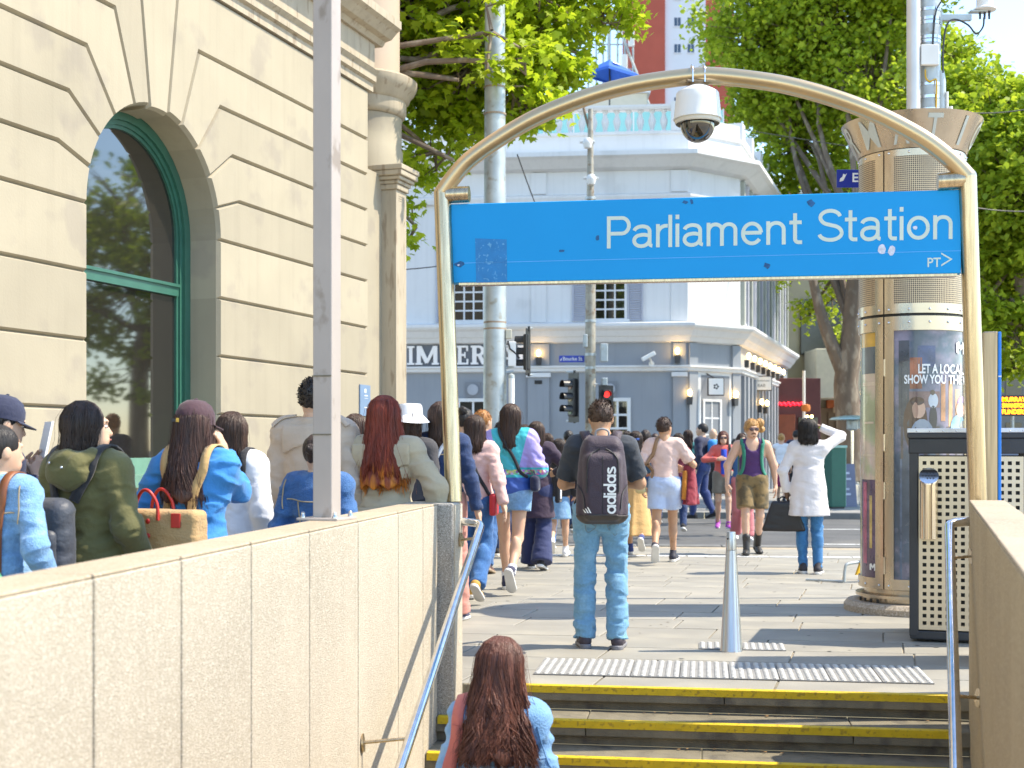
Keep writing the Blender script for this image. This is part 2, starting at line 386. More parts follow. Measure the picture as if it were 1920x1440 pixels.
# painted lines on the road
ln = thing('crossing_line', 'worn white line of blocks along the near edge of the crossing', 'road marking', (0, 0, 0)); ln['kind'] = 'structure'
for i in range(14):
    x = -.6 + i * .52; y = near_kerb(x) - 1.85
    MB().box((x, y, .0045), (.50, .16, .005), rz=math.atan(-.1)).build('painted_block', M_paint, ln)
ln2 = thing('lane_line', 'thin white line painted across the far half of the road', 'road marking', (0, 0, 0)); ln2['kind'] = 'structure'
for (xa, xb, y) in ((5.2, 11.0, 25.6), (4.9, 8.5, 21.6)):
    MB().add([(xa, y - .1 * xa, -.126), (xb, y - .1 * xb, -.126), (xb, y + .14 - .1 * xb, -.126), (xa, y + .14 - .1 * xa, -.126)], [(0, 1, 2, 3)]).build('painted_stripe', M_paint, ln2, fix=False)

# bluestone pavers: rows along the steps, cross joints running up the street
rowdir = V(.985, -.172, 0); crossdir = V(.297, .955, 0); n_p = 0
rng = random.Random(3); o0 = V(0, 7.98, 0); rowh = .52
def row_origin(r): return N0 + NV * (.34 + r * rowh)
rest = MB()
for r in range(-22, 21):
    base = N0 + NV * (.02 + r * rowh) - NU * 4.2
    a = -rng.random() * 1.2 - 8.; hgt = rowh
    while a < 20.:
        ln_ = rng.choice((.8, .95, 1.05, 1.25)); p0 = base + NU * a; mid = p0 + NU * (ln_ / 2) + NV * (hgt / 2)
        a0, a = a, a + ln_
        px = 960 + F * mid.x / mid.y
        if mid.y > near_kerb(mid.x) - .35: continue
        single = 840 < px < 1960 and mid.y > nose_y(mid.x)
        if r < 0 and (mid.y < .5 or wl(mid.y) - 1.1 < mid.x < wr(mid.y) + 1.0): continue
        if mid.x < -3.6 and mid.y < 17: continue
        g = .006; sk = .13 * hgt; zt = rng.uniform(-.0015, .0015)
        q = [base + NU * (a0 + g) + NV * g, base + NU * (a - g) + NV * g, base + NU * (a - g + sk) + NV * (hgt - g), base + NU * (a0 + g + sk) + NV * (hgt - g)]
        c = sum(q, V(0, 0, 0)) / 4
        vs = [V(p.x, p.y, -.02) for p in q] + [V(p.x, p.y, -.003 + zt) for p in q] + [p + (c - p).normalized() * .005 + V(0, 0, zt) for p in q]
        f = [(0, 1, 5, 4), (1, 2, 6, 5), (2, 3, 7, 6), (3, 0, 4, 7), (4, 5, 9, 8), (5, 6, 10, 9), (6, 7, 11, 10), (7, 4, 8, 11), (8, 9, 10, 11)]
        if not single: rest.add(vs, f); continue
        mb = MB(c); mb.add(vs, f); o = mb.build('paver', M_paver, plaza); o.location = c; n_p += 1

rest.build('outer_pavers', M_paver, plaza)['kind'] = 'stuff'
# tactile tiles: little pale domes on tiles greyed for the shadow between them
def tactile(label, a0, a1, b0, b1, pitch=.05, tile=.3):
    """strip along the steps from a0 to a1 (metres from N0), b0..b1 metres back from the top step"""
    t = thing('tactile_paving', label, 'tactile paving', N0 + NU * a0 + NV * b0)
    na = int(round((a1 - a0) / tile)); nb = max(1, int(round((b1 - b0) / tile)))
    bm = MB(); bm.box((tile / 2, tile / 2, .003), (tile - .006, tile - .006, .006))
    k = int(round(tile / pitch))
    for i in range(k):
        for j in range(k):
            c = V((i + .5) * pitch, (j + .5) * pitch, .0055); n = 8; vs = []
            for (r, z) in ((.0180, 0), (.0135, .008)): vs += [c + V(r * math.cos(w * 2 * math.pi / n), r * math.sin(w * 2 * math.pi / n), z) for w in range(n)]
            bm.add(vs, [(w, (w + 1) % n, n + (w + 1) % n, n + w) for w in range(n)] + [tuple(range(n, 2 * n))])
    p = None; ang = math.atan2(NU.y, NU.x)
    for i in range(na):
        for j in range(nb):
            if p is None: p = bm.build('tile', M_tile, t); o = p; p.data.materials.append(M_stud); [setattr(f, 'material_index', 1) for f in p.data.polygons if f.index > 5]
            else: o = p.copy(); col.objects.link(o)
            o.parent = t; o.location = NU * (i * tile) + NV * (j * tile) + V(0, 0, .002); o.rotation_euler = (0, 0, ang)
    return t
tactile('wide strip of pale tactile studs along the top of the stairs', -.05, 2.35, .36, .96)
tactile('short patch of pale tactile studs around the steel bollard', .96, 1.56, 1.55, 1.85)

# ================================================================== stairs
stairs = thing('staircase', 'dark stone stairs with yellow edges going down between the parapets', 'stairs', N0)
RISE, RUN = .14, .30
for i in range(0, 17):
    e = N0 - NV * (RUN * i) - V(0, 0, RISE * i)
    # ends under the parapets
    def hit(fn):
        lo, hi = -4., 5.
        s = 0.
        for _ in range(30): s -= ((e + NU * s).x - fn((e + NU * s).y)) * .9
        return s
    a, b = hit(lambda y: wl(y)) - .06, hit(lambda y: wr(y)) + .06
    if i == 0: a, b = hit(lambda y: wl(y)) + .10, b
    st = bpy.data.objects.new('step', None); col.objects.link(st); st.parent = stairs; st.location = e - N0; st.rotation_euler = (0, 0, math.atan2(NU.y, NU.x))
    cuts = [a] + sorted(a + (b - a) * t for t in ((.30, .78) if i % 2 else (.52,))) + [b]
    for c0, c1 in zip(cuts[:-1], cuts[1:]):
        w = c1 - c0 - .004; m = (c0 + c1) / 2
        MB().box((m, .17, -.0445), (w, .34, .085), bev=.006).build('tread_stone', M_stepstone, st)
    MB().box(((a + b) / 2, .19, -.114), (b - a, .30, .052)).build('riser_stone', M_stepstone, st)
    ya, yb = a + (.12 if i == 0 else .07), b - .07 - .10
    mb = MB(); prof = [(-.004, -.040), (-.004, .0), (-.001, .0032), (.045, .0032), (.045, -.006), (.004, -.006), (.004, -.040)]
    vs = [(x, p[0], p[1]) for x in (ya, yb) for p in prof]; n = len(prof)
    mb.add(vs, [(k, (k + 1) % n, n + (k + 1) % n, n + k) for k in range(n)] + [tuple(range(n)), tuple(range(n, 2 * n))]).build('nosing', M_yellow, st)

# ================================================================== parapets
def parapet(name, label, fn, sgn, joints, ztop, thick, m, mtop, zbot=-3.0):
    t = thing(name, label, 'parapet', (fn(5), 5, 0)); o0 = V(fn(5), 5, 0); d = V(fn(1) - fn(0), 1, 0).normalized(); n = V(-d.y, d.x, 0) * sgn   # n: away from the stair
    for y0, y1 in zip(joints[:-1], joints[1:]):
        p0, p1 = V(fn(y0), y0, 0), V(fn(y1), y1, 0); mid = (p0 + p1) / 2 + n * (thick / 2)
        L = (p1 - p0).length - .009; fr = (mid, d, ZUP, n)
        pn = MB(o0).box(mid + V(0, 0, (ztop - .012 + zbot) / 2), (L, thick, ztop - .012 - zbot), rz=math.atan2(d.y, d.x), bev=.005).build('panel', m, t)
        MB(o0).box(mid + V(0, 0, ztop - .0058), (L - .002, thick - .004, .0116), rz=math.atan2(d.y, d.x), bev=.005).build('sun_tint_top', mtop, t)  # thin added sheet carrying the sun-tinted colour of the panel's own top
    p0, p1 = V(fn(joints[0]), joints[0], 0), V(fn(joints[-1]), joints[-1], 0); mid = (p0 + p1) / 2 + n * (thick / 2)
    MB(o0).box(mid + V(0, 0, (ztop - .06 + zbot) / 2), ((p1 - p0).length - .02, thick - .03, ztop - .06 - zbot), rz=math.atan2(d.y, d.x)).build('joint_core', M_dark, t)
    return t, d, n, o0
LJ = [-1.2, -.4, .4, 1.2, 2.0, 2.75, 3.38, 3.945, 4.55, 5.217, 5.943, 6.714, 7.30, 7.69]
lp, LD, LN, LO = parapet('parapet_wall', 'long pale pebbled concrete parapet with dark joints beside the crowd', wl, 1, LJ, 1.08, .20, M_agg, M_aggtop)
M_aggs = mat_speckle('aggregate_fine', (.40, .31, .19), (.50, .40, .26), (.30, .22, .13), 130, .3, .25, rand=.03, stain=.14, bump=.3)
RJ = [-1.2, -.4, .4, 1.2, 2.0, 2.8, 3.6, 4.4, 5.2, 6.0, 6.75, 7.45]
rp, RD, RN, RO = parapet('parapet_wall', 'shaded brown stone parapet beside the perforated bin', wr, -1, RJ, 1.11, .19, M_aggs, M_aggtop)
# grey granite end pier of the left parapet
pc = V(wl(7.86), 7.86, 0) - LN * .11
ang = math.atan2(LD.y, LD.x)
pm = V(wl(7.83), 7.83, 0) + LN * .06
MB(LO).box(pm + V(0, 0, -.96), (.26, .30, 4.08), rz=ang, bev=.012).build('end_pier', M_granite, lp)
MB(LO).box(pm + LD * .0 - LN * .1535 + V(0, 0, -.48), (.235, .009, 3.1), rz=ang).build('pier_cladding', M_agg, lp)

# peeling square post standing on the parapet
d0 = 5.95; pb = V(gx(613, d0), d0, 1.08)
sp = thing('square_post', 'tall peeling pale square steel post on the long parapet', 'post', pb, R(-19))
M_peel = mat('peeling_paint', (.40, .345, .31), .5, var=.08, vscale=5, c2=(.27, .22, .18), c2amt=.12, c2scale=9, rand=0, stretch=(1, 1, .6))
MB().box((0, 0, 3.0), (.094, .094, 6.0), bev=.006).build('shaft', M_peel, sp)
MB().box((0, 0, .006), (.20, .20, .012), bev=.003).build('base_plate', M_peel, sp)
for sx in (-1, 1):
    for sy in (-1, 1): MB().lathe((sx * .078, sy * .078, .012), [(.012, 0), (.012, .008), (.009, .012), (.009, .02), (.004, .026)], 10).build('bolt', M_steel, sp, True)
for z in (.38, .64): MB().box((0, -.0485, z), (.092, .004, .006)).build('joint_strap', M_stepstone, sp)

# handrails
def handrail(label, pts, r, brs):
    t = thing('handrail', label, 'handrail', pts[1])
    mb = MB(pts[1])
    # round the corner
    P = [Vector(p) for p in pts]; a, b, c = P[0], P[1], P[2]; rb = .05
    q0 = b + (a - b).normalized() * rb; q1 = b + (c - b).normalized() * rb; path = [a] + [q0.lerp(b, t2).lerp(b.lerp(q1, t2), t2) for t2 in [k / 6 for k in range(7)]] + [c]
    mb.tube(path, r, 16).build('rail', M_chrome, t, True)
    for (pr, pw) in brs:
        pr, pw = Vector(pr), Vector(pw); n = (pr - pw).normalized()
        MB(pts[1]).tube([pw, pw + n * .008], .042, 20).build('bracket_plate', M_steelw, t, True)
        MB(pts[1]).tube([pw + n * .008, pr], .008, 8).build('bracket_arm', M_steelw, t, True)
    return t
SL = RISE / RUN
def lrail(t): y = 7.86 - t; return V(wl(y) + .225 - .005 * t, y, .955 - SL * t)
h1 = handrail('polished steel handrail along the pale parapet with a rail end return', [lrail(0) + V(-.13, .06, .01), lrail(0), lrail(6)], .024,
              [(lrail(1.85), V(wl(lrail(1.85).y), lrail(1.85).y, lrail(1.85).z - .02)), (lrail(4), V(wl(lrail(4).y), lrail(4).y, lrail(4).z - .02)), (lrail(.05) + V(-.02, 0, -.06), V(wl(7.86) + .102, 7.84, .86))])
def rrail(t): y = 7.3 - t; return V(wr(y) - .112, y, .99 - SL * t)
h2 = handrail('polished steel handrail along the shaded parapet by the bin', [rrail(0) + V(.14, .01, .01), rrail(0), rrail(6)], .026,
              [(rrail(.35), V(wr(rrail(.35).y), rrail(.35).y, rrail(.35).z + .01)), (rrail(1.45), V(wr(rrail(1.45).y), rrail(1.45).y, rrail(1.45).z - .01)), (rrail(4), V(wr(rrail(4).y), rrail(4).y, rrail(4).z))])

# fallen leaves and crumbs in the corners of the steps, gum spots on the paving
lr = np.random.RandomState(21); vs, fs = [], []
for i in range(0, 5):
    for k in range(46):
        t = lr.uniform(-.3, 2.6); e = N0 - NV * (RUN * i + (.0 if lr.rand() < .75 else -lr.uniform(0, .25))) + NV * lr.uniform(-.055, -.015) - V(0, 0, RISE * (i + 1)) + NU * t
        if not wl(e.y) + .05 < e.x < wr(e.y) - .08: continue
        a = lr.uniform(0, 6.3); r = lr.uniform(.004, .014); z = .004 + lr.uniform(0, .006); n = len(vs)
        vs += [(e.x + r * math.cos(a + q), e.y + r * .7 * math.sin(a + q), e.z + z + lr.uniform(0, .005)) for q in (0, 1.3, 3.1, 4.6)]; fs.append((n, n + 1, n + 2, n + 3))
lt = MB().add(vs, fs).build('leaf_litter', mat('dry_leaf', (.30, .17, .07), .8, var=.4, vscale=40), fix=False); tag(lt, 'dry leaf crumbs gathered in the corners of the stairs', 'leaf litter', kind='stuff')
gs = MB(); gv = np.random.RandomState(8)
for k in range(130):
    y = gv.uniform(8.4, 17.); x = gv.uniform(-.6, 3.6) * y / 9; r = gv.uniform(.008, .022)
    gs.add([(x + r * math.cos(q * 1.05) * gv.uniform(.7, 1.1), y + r * math.sin(q * 1.05) * gv.uniform(.7, 1.1), .0022) for q in range(6)], [tuple(range(6))])
tag(gs.build('gum_spots', mat('gum', (.10, .10, .095), .8, var=.3, vscale=20), fix=False), 'dark flattened gum spots on the paving', 'gum spots', kind='stuff')
# ================================================================== arched gantry with the station sign
DLg, DRg = 8.0, 7.5
def gd(px): return DLg + (DRg - DLg) * (px - 829) / (1815 - 829)
def gp(px, py): return at(px, py, gd(px))
GL = at(851, 940, 7.9); GL.z = 1.082
ga = thing('station_gantry', 'arched steel pipe gantry carrying the blue station sign over the stairs', 'gantry', GL)
rt = .050
ltop, rtop = gp(829, 362), gp(1814, 332)
rbase = at(1845, 1305, 7.62); rbase.z = 0
MB(GL).tube([GL, ltop], rt, 20).build('post', M_steelw, ga, True)
MB(GL).tube([rbase, rtop], rt, 20).build('post', M_steelw, ga, True)
arc = [(829, 362), (852, 330), (880, 300), (927, 266), (990, 228), (1052, 200), (1130, 173), (1209, 155), (1302, 143), (1347, 143), (1415, 150), (1480, 161), (1560, 183), (1643, 214), (1727, 258), (1782, 299), (1814, 332)]
def smooth_path(P, n=4):
    out = []
    for i in range(len(P) - 1):
        p0, p1, p2, p3 = P[max(i - 1, 0)], P[i], P[i + 1], P[min(i + 2, len(P) - 1)]
        for k in range(n):
            t = k / n; out.append(.5 * ((2 * p1) + (p2 - p0) * t + (2 * p0 - 5 * p1 + 4 * p2 - p3) * t * t + (3 * p1 - p0 - 3 * p2 + p3) * t ** 3))
    return out + [P[-1]]
MB(GL).tube(smooth_path([gp(*p) for p in arc]), rt, 24).build('arch', mat('warm_steel_arch', (.60, .45, .27), .30, .85, var=.10, vscale=3), ga, True)
for p in (ltop, rtop): MB(GL).ball(p, rt * 1.02, 16, 10).build('weld', M_steelw, ga, True)
MB(GL).tube([gp(838, 366), gp(880, 364)], rt * .98, 20).build('cross_stub', M_steelw, ga, True)
MB(GL).tube([gp(1808, 338), gp(1758, 341)], rt * .98, 20).build('cross_stub', M_steelw, ga, True)
# sign box
BL, BR, TL = gp(845, 533), gp(1802, 515), gp(843, 383)
su = (BR - BL).normalized(); SW = (BR - BL).length; svv = (TL - BL); svv -= su * svv.dot(su); SH = svv.length; svv.normalize(); sn = su.cross(svv).normalized()
if sn.y > 0: sn = -sn
FS = (BL, su, svv, sn)
M_sign = mat('sign_blue', (.0, .30, .68), .42, var=.03, vscale=2, spec=.15)
board = MB(GL).prism([(0, .008), (SW, .008), (SW, SH), (0, SH)], FS, -.09, 0, .004, .004).build('sign_board', M_sign, ga)
MB(GL).prism([(.05, -.006), (SW - .02, -.006), (SW - .02, .0075), (.05, .0075)], FS, -.08, -.004).build('bottom_channel', M_steelw, ga)
def sx_(px): return (px - 845) / (1802 - 845) * SW * (1 + .0)
def sign_uv(px, py):
    """where the ray through a photograph pixel meets the sign face"""
    d = V(gx(px, 1), 1, -(py - HY) / F); o = V(0, 0, EYE); t = (BL - o).dot(sn) / d.dot(sn); q = o + d * t - BL
    return q.dot(su), q.dot(svv)
a0 = sign_uv(1138, 465); a1 = sign_uv(1785, 446); at_ = sign_uv(1138, 405)
capH = at_[1] - a0[1]
for word, p0, p1 in (('Parliament', 1138, 1504), ('Station', 1533, 1786)):
    u0, v0 = sign_uv(p0, 466 - (p0 - 1138) * .0305); u1, _ = sign_uv(p1, 450)
    strokes, wid = stroke_word(word, .082); sx = (u1 - u0) / wid; sy = capH / .72; mb = MB(GL)
    for k, (q, f) in enumerate(strokes): mb.add([FS[0] + su * (u0 + a * sx) + svv * (v0 + b * sy) + sn * (.0010 + .0001 * (k % 7)) for a, b in q], f)
    mb.build('lettering', M_letter, ga, fix=False)
u0, v0 = sign_uv(1739, 501); u1, v1 = sign_uv(1764, 483)
letter_on('lettering', 'PT', FS, u0, v0, u1 - u0, v1 - v0, .0012, M_letter, ga, .012, org=GL)
u0, v0 = sign_uv(1765, 496); um, vm = sign_uv(1783, 486); u2, v2 = sign_uv(1765, 477); tw = .008
cv = [(u0, v0), (um, vm), (u2, v2)]
mb = MB(GL); P = lambda u, v: FS[0] + su * u + svv * v + sn * .0012
mb.add([P(u0, v0), P(um - .006, vm), P(u2, v2), P(u2 - .001, v2 + tw * 1.3), P(um + .009, vm), P(u0 - .001, v0 - tw * 1.3)], [(0, 5, 4, 1), (1, 4, 3, 2)]).build('arrow_mark', M_letter, ga, fix=False)
# tape, scuffs and peeled stickers
def mark(name, pts, m, d=.0012):
    mb = MB(GL); q = [sign_uv(*p) for p in pts]; mb.add([P(*w) + sn * (d - .0012) for w in q], [tuple(range(len(q)))]).build(name, m, ga, fix=False)
mark('tape_patch', [(891, 447), (950, 449), (951, 529), (893, 530)], mat('blue_tape', (.0, .185, .47), .5, var=.12, vscale=16, c2=(.1, .35, .6), c2amt=.1, c2scale=50))
mark('seam', [(846, 493.4), (1802, 469.6), (1802, 470.6), (846, 494.4)], mat('seam_blue', (.10, .42, .85), .5))
M_scuff = mat('scuff', (.01, .10, .26), .7, var=.4, vscale=40)
rs = random.Random(5)
def blob(px, py, w, h, m, n=9, d=.0014):
    mark('scuff', [(px + w * math.cos(k * 2 * math.pi / n) * rs.uniform(.55, 1), py - h * math.sin(k * 2 * math.pi / n) * rs.uniform(.55, 1)) for k in range(n)], m, d)
for a in ((862, 496, 11, 7), (1053, 470, 8, 3), (1120, 446, 5, 7), (1438, 498, 9, 7), (1520, 381, 9, 8), (1285, 379, 7, 4), (1297, 378, 4, 6)): blob(*a, M_scuff)
for a in ((1653, 467, 8, 14), (1672, 470, 9, 11), (1716, 427, 6, 4), (860, 497, 3, 2)): blob(*a, mat('peeled_paper', (.62, .63, .72), .8, var=.2, vscale=60), d=.0018)

# dome camera under the arch
cd = gd(1307); cc = at(1308, 158, cd)
dc = thing('dome_camera', 'white dome security camera hanging from the middle of the arch', 'security camera', cc)
k = cd / F
hp = [(.0, .0), (.10, 0), (.10, -.01)]
MB().lathe((0, 0, 0), [(.0, .0), (.006, -.001), (.055, -.012), (.115, -.045), (.123, -.055), (.128, -.10), (.137, -.19), (.141, -.199), (.141, -.206), (.130, -.206)][::-1], 40, cap=False).build('housing', M_whitep, dc, True)
MB().lathe((0, 0, 0), [(.126, -.232), (.131, -.226), (.131, -.204), (.1, -.2)], 40, cap=False).build('ring', mat('cream_plastic', (.62, .56, .46), .45, var=.1), dc, True)
M_dome = mat('smoked_dome', (.02, .016, .012), .04, var=0, spec=.8, coat=1.)
MB().lathe((0, 0, -.228), [(.101 * math.cos(a), -.112 * math.sin(a)) for a in [R(90 - 9 * i) for i in range(11)]], 36, cap=False).build('dome', M_dome, dc, True)
M_rust = mat('rusty_plate', (.32, .24, .16), .6, .6, var=.3, vscale=30)
MB().box((0, 0, .008), (.15, .10, .012), rz=R(8), bev=.003).build('mount_plate', M_rust, dc)
MB().lathe((0, 0, -.008), [(.035, -.012), (.05, .012)], 16).build('mount_cone', M_rust, dc, True)
for sx in (-.035, .035):
    pth = [V(sx, -.052, 0)] + [V(sx, .052 * -math.cos(a), .058 + .052 * math.sin(a)) for a in [R(12 * i) for i in range(16)]] + [V(sx, .052, 0)]
    MB().tube(pth, .005, 8).build('u_bolt', M_chrome, dc, True)

# ================================================================== bollard
bd = 9.2; b0 = V(gx(1371, bd), bd, 0)
bo = thing('bollard', 'tapered stainless steel bollard standing on the plaza', 'bollard', b0)
M_bol = mat_brushed('bollard_steel', (.60, .60, .60), .34, 30, var=.2)
MB().lathe((0, 0, 0), [(.079, 0), (.079, .004), (.074, .012), (.037, .69), (.0365, .694)], 32).build('cone', M_bol, bo, True)
MB().lathe((0, 0, 0), [(.0365, .696), (.0368, .70), (.031, .815), (.029, .822), (.0, .824)], 32).build('cap', M_bol, bo, True)
MB().tube([V(-.028, -.024, .775), V(-.031, -.028, .775)], .006, 8).build('lock', M_dark, bo, True)

# ================================================================== blue-edged totem beyond the right parapet
td = 8.72; t0 = V(gx(1852, td), td, 0)
to = thing('sign_totem', 'tall bronze totem with a bright blue edge behind the gantry post', 'totem', t0, R(-14.5))
TH = gz(628, td)
MB().box((-.008, 0, TH / 2), (.088, .56, TH), bev=.008).build('body', mat_brushed('bronze', (.46, .35, .23), .42, 60, var=.35), to)
MB().box((.0465, 0, TH / 2 - .002), (.019, .565, TH - .002), bev=.004).build('blue_edge', mat('edge_blue', (.0, .2, .72), .4, var=.04), to)
MB().box((.0475, -.01, gz(710, td)), (.019, .552, .008)).build('white_band', M_white, to)

# ================================================================== litter bin with perforated panels
q0 = dground(1203); bi0 = V(gx(1705, q0), q0, 0)
bi = thing('litter_bin', 'square charcoal litter bin with perforated cream panels and steel lid', 'bin', bi0, R(-17.5))
BW, BD, BH = .84, .74, gz(822, q0)
M_binp = mat('bin_panel', (.66, .56, .42), .36, .7, var=.08, vscale=3)
def perforated(w, h, pitch, hole, t=.004):
    """flat plate in xz with a grid of square holes; thin edges round every hole"""
    nx, nz = int(w / pitch), int(h / pitch); mx, mz = (w - nx * pitch) / 2, (h - nz * pitch) / 2
    xs = [0] + [mx + (i + .5) * pitch + s * hole / 2 for i in range(nx) for s in (-1, 1)] + [w]
    zs = [0] + [mz + (i + .5) * pitch + s * hole / 2 for i in range(nz) for s in (-1, 1)] + [h]
    vs = [(x, y, z) for y in (0, t) for z in zs for x in xs]; X, Z = len(xs), len(zs); fs = []
    for j in range(Z - 1):
        for i in range(X - 1):
            q = (j * X + i, j * X + i + 1, (j + 1) * X + i + 1, (j + 1) * X + i)
            if i % 2 and j % 2:
                for a, b in zip(q, q[1:] + q[:1]): fs.append((a, b, b + X * Z, a + X * Z))
            else: fs.append(q)
    return vs, fs
for (x, y) in ((.03, .03), (BW - .03, .03), (.03, BD - .03), (BW - .03, BD - .03)):
    MB().box((x, y, BH / 2 + .02), (.06, .06, BH - .04), bev=.006).build('corner_post', M_dark, bi)
for (c, s) in (((BW / 2, BD / 2, BH + .02), (BW + .03, BD + .03, .04)), ((BW / 2, BD / 2, BH - .055), (BW + .012, BD + .012, .11)), ((BW / 2, BD / 2, .05), (BW - .01, BD - .01, .06))):
    MB().box(c, s, bev=.008).build('frame_band', M_dark, bi)
MB().box((BW / 2, BD / 2, BH + .056), (BW + .03, BD + .03, .032), bev=.004).build('lid', mat('zinc_lid', (.62, .63, .66), .4, .7, var=.15, vscale=6), bi)
for i in range(9): MB().ball((.05 + i * .09, -.015, BH + .053), .006, 8, 6).build('rivet', M_chrome, bi, True)
pw, ph = BW - .13, BH - .22
vs, fs = perforated(pw, ph, .0525, .027)
for (o_, ux) in ((V(.065, .012, .09), V(1, 0, 0)), (V(.012, BD - .065, .09), V(0, -1, 0))):
    nrm = V(0, 1, 0) if ux.x else V(1, 0, 0); sc = 1 if ux.x else (BD - .13) / pw
    MB().add([o_ + ux * (v[0] * sc) + nrm * v[1] + V(0, 0, v[2]) for v in vs], fs).build('perforated_panel', M_binp, bi)
MB().box((BW / 2, BD / 2, BH / 2), (BW - .14, BD - .14, BH - .25)).build('inner_drum', M_black, bi)
MB().box((BW / 2, BD / 2, .02), (BW - .1, BD - .1, .02)).build('foot_plate', M_black, bi)
# ash tube
ax, az0, az1 = .135, gz(1008, q0), gz(893, q0)
tb = MB(); n = 28; vs = []; fs = []
for (z, sl) in ((az0, 0), (az1, 1)):
    for k in range(n):
        w = 2 * math.pi * k / n; vs.append((ax + .062 * math.cos(w), -.058 + .062 * math.sin(w), z + sl * (.05 * math.sin(w))))
fs = [(k, (k + 1) % n, n + (k + 1) % n, n + k) for k in range(n)] + [tuple(range(n))[::-1]]
tb.add(vs, fs).build('ash_tube', mat('mirror_steel', (.66, .58, .47), .14, 1., var=.2, vscale=18, stretch=(1, 1, .05)), bi, True)
cp = MB(); cp.add([V(ax + .068 * math.cos(2 * math.pi * k / n), -.058 + .068 * math.sin(2 * math.pi * k / n), az1 + .006 + .055 * math.sin(2 * math.pi * k / n)) for k in range(n)] + [V(ax + .068 * math.cos(2 * math.pi * k / n), -.058 + .068 * math.sin(2 * math.pi * k / n), az1 - .004 + .055 * math.sin(2 * math.pi * k / n)) for k in range(n)],
       [tuple(range(n))] + [(k, (k + 1) % n, n + (k + 1) % n, n + k) for k in range(n)]).build('ash_lid', M_chrome, bi)
for i in range(-2, 3):
    for j in range(-1, 2):
        if abs(i) + abs(j) < 3: MB().box((ax + i * .02 + (j % 2) * .01, -.058 + j * .024, az1 + .0085 + .055 / .068 * j * .024), (.009, .009, .003), M=Matrix.Rotation(R(39), 3, 'X')).build('ash_hole', M_black, bi)

# ================================================================== round information pillar
PD = 11.55; PC = V(gx(1709, PD), PD, 0); PR = .447
pil = thing('information_pillar', 'round bronze-steel information pillar with posters and a flared lettered crown', 'pillar', PC)
M_pil = mat('pillar_steel', (.60, .49, .36), .27, .85, var=.18, vscale=2.5, c2=(.48, .38, .28), c2amt=.2, c2scale=5, stretch=(1, 1, .3))
vd = math.atan2(-PC.y, -PC.x)                          # direction from the pillar to the viewer
def zz(py): return gz(py, PD - .3)
def pa(deg): return vd + R(deg)
def arcwall(r, z0, z1, d0, d1, t=.02, n=24):
    mb = MB(); vs = []; fs = []
    for k in range(n + 1):
        w = pa(d0 + (d1 - d0) * k / n)
        for (rr, z) in ((r, z0), (r, z1), (r - t, z1), (r - t, z0)): vs.append(V(rr * math.cos(w), rr * math.sin(w), z))
    for k in range(n):
        for j in range(4): fs.append((k * 4 + j, k * 4 + (j + 1) % 4, k * 4 + 4 + (j + 1) % 4, k * 4 + 4 + j))
    fs += [(0, 1, 2, 3), tuple(n * 4 + j for j in (3, 2, 1, 0))]
    return mb.add(vs, fs)
MB().lathe((0, 0, 0), [(.57, 0), (.57, .05), (.54, .085), (.3, .09)], 48).build('plinth', mat_speckle('plinth_stone', (.40, .33, .25), (.6, .53, .44), (.22, .17, .12), 120), pil, True)
MB().lathe((0, 0, 0), [(.36, .085), (.41, .09), (.41, .125), (.47, .13), (.47, .155), (.40, .165), (.40, .2)], 48).build('base_ring', M_pil, pil, True)
zb, zg, zt = zz(1105) , zz(592), zz(284)
MB().lathe((0, 0, 0), [(PR - .03, zb + .0), (PR - .03, zt + .02)], 48).build('core', M_black, pil, True)
zp0, zp1 = zz(1085), zz(621)                            # poster height
for c in (-90, 30, 150):                               # three door leaves, each with a poster window
    a, b = c - 59.2, c + 59.2
    leaf = arcwall(PR, zb, zp0, a, b).build('door_leaf', M_pil, pil, True)
    arcwall(PR, zp1, zg - .012, a, b).build('door_head', M_pil, pil, True)
    arcwall(PR, zp0, zp1, a, a + 10.5, n=6).build('door_stile', M_pil, pil, True)
    arcwall(PR, zp0, zp1, b - 10.5, b, n=6).build('door_stile', M_pil, pil, True)
    # upper drum
    zq0, zq1 = zz(571) + .02, zz(297)
    arcwall(PR, zg + .012, zz(571), a, b).build('drum_panel', M_pil, pil, True)
    arcwall(PR, zz(297), zt, a, b).build('drum_panel', M_pil, pil, True)
    arcwall(PR, zz(571), zz(297), a, a + 10.5, n=6).build('drum_panel', M_pil, pil, True)
    arcwall(PR, zz(571), zz(297), b - 10.5, b, n=6).build('drum_panel', M_pil, pil, True)
    for zc in (zz(606), zz(582), zz(1100) + .01, zz(290)):
        for k in range(6):
            w = pa(a + 5 + (b - a - 10) * k / 5); MB().ball((PR * math.cos(w) * 1.004, PR * math.sin(w) * 1.004, zc), .011, 8, 6).build('bolt', M_chrome, pil, True)
for k in range(3): MB().box((-.47 + .02, 0, 0), (.001, .001, .001)) if False else None
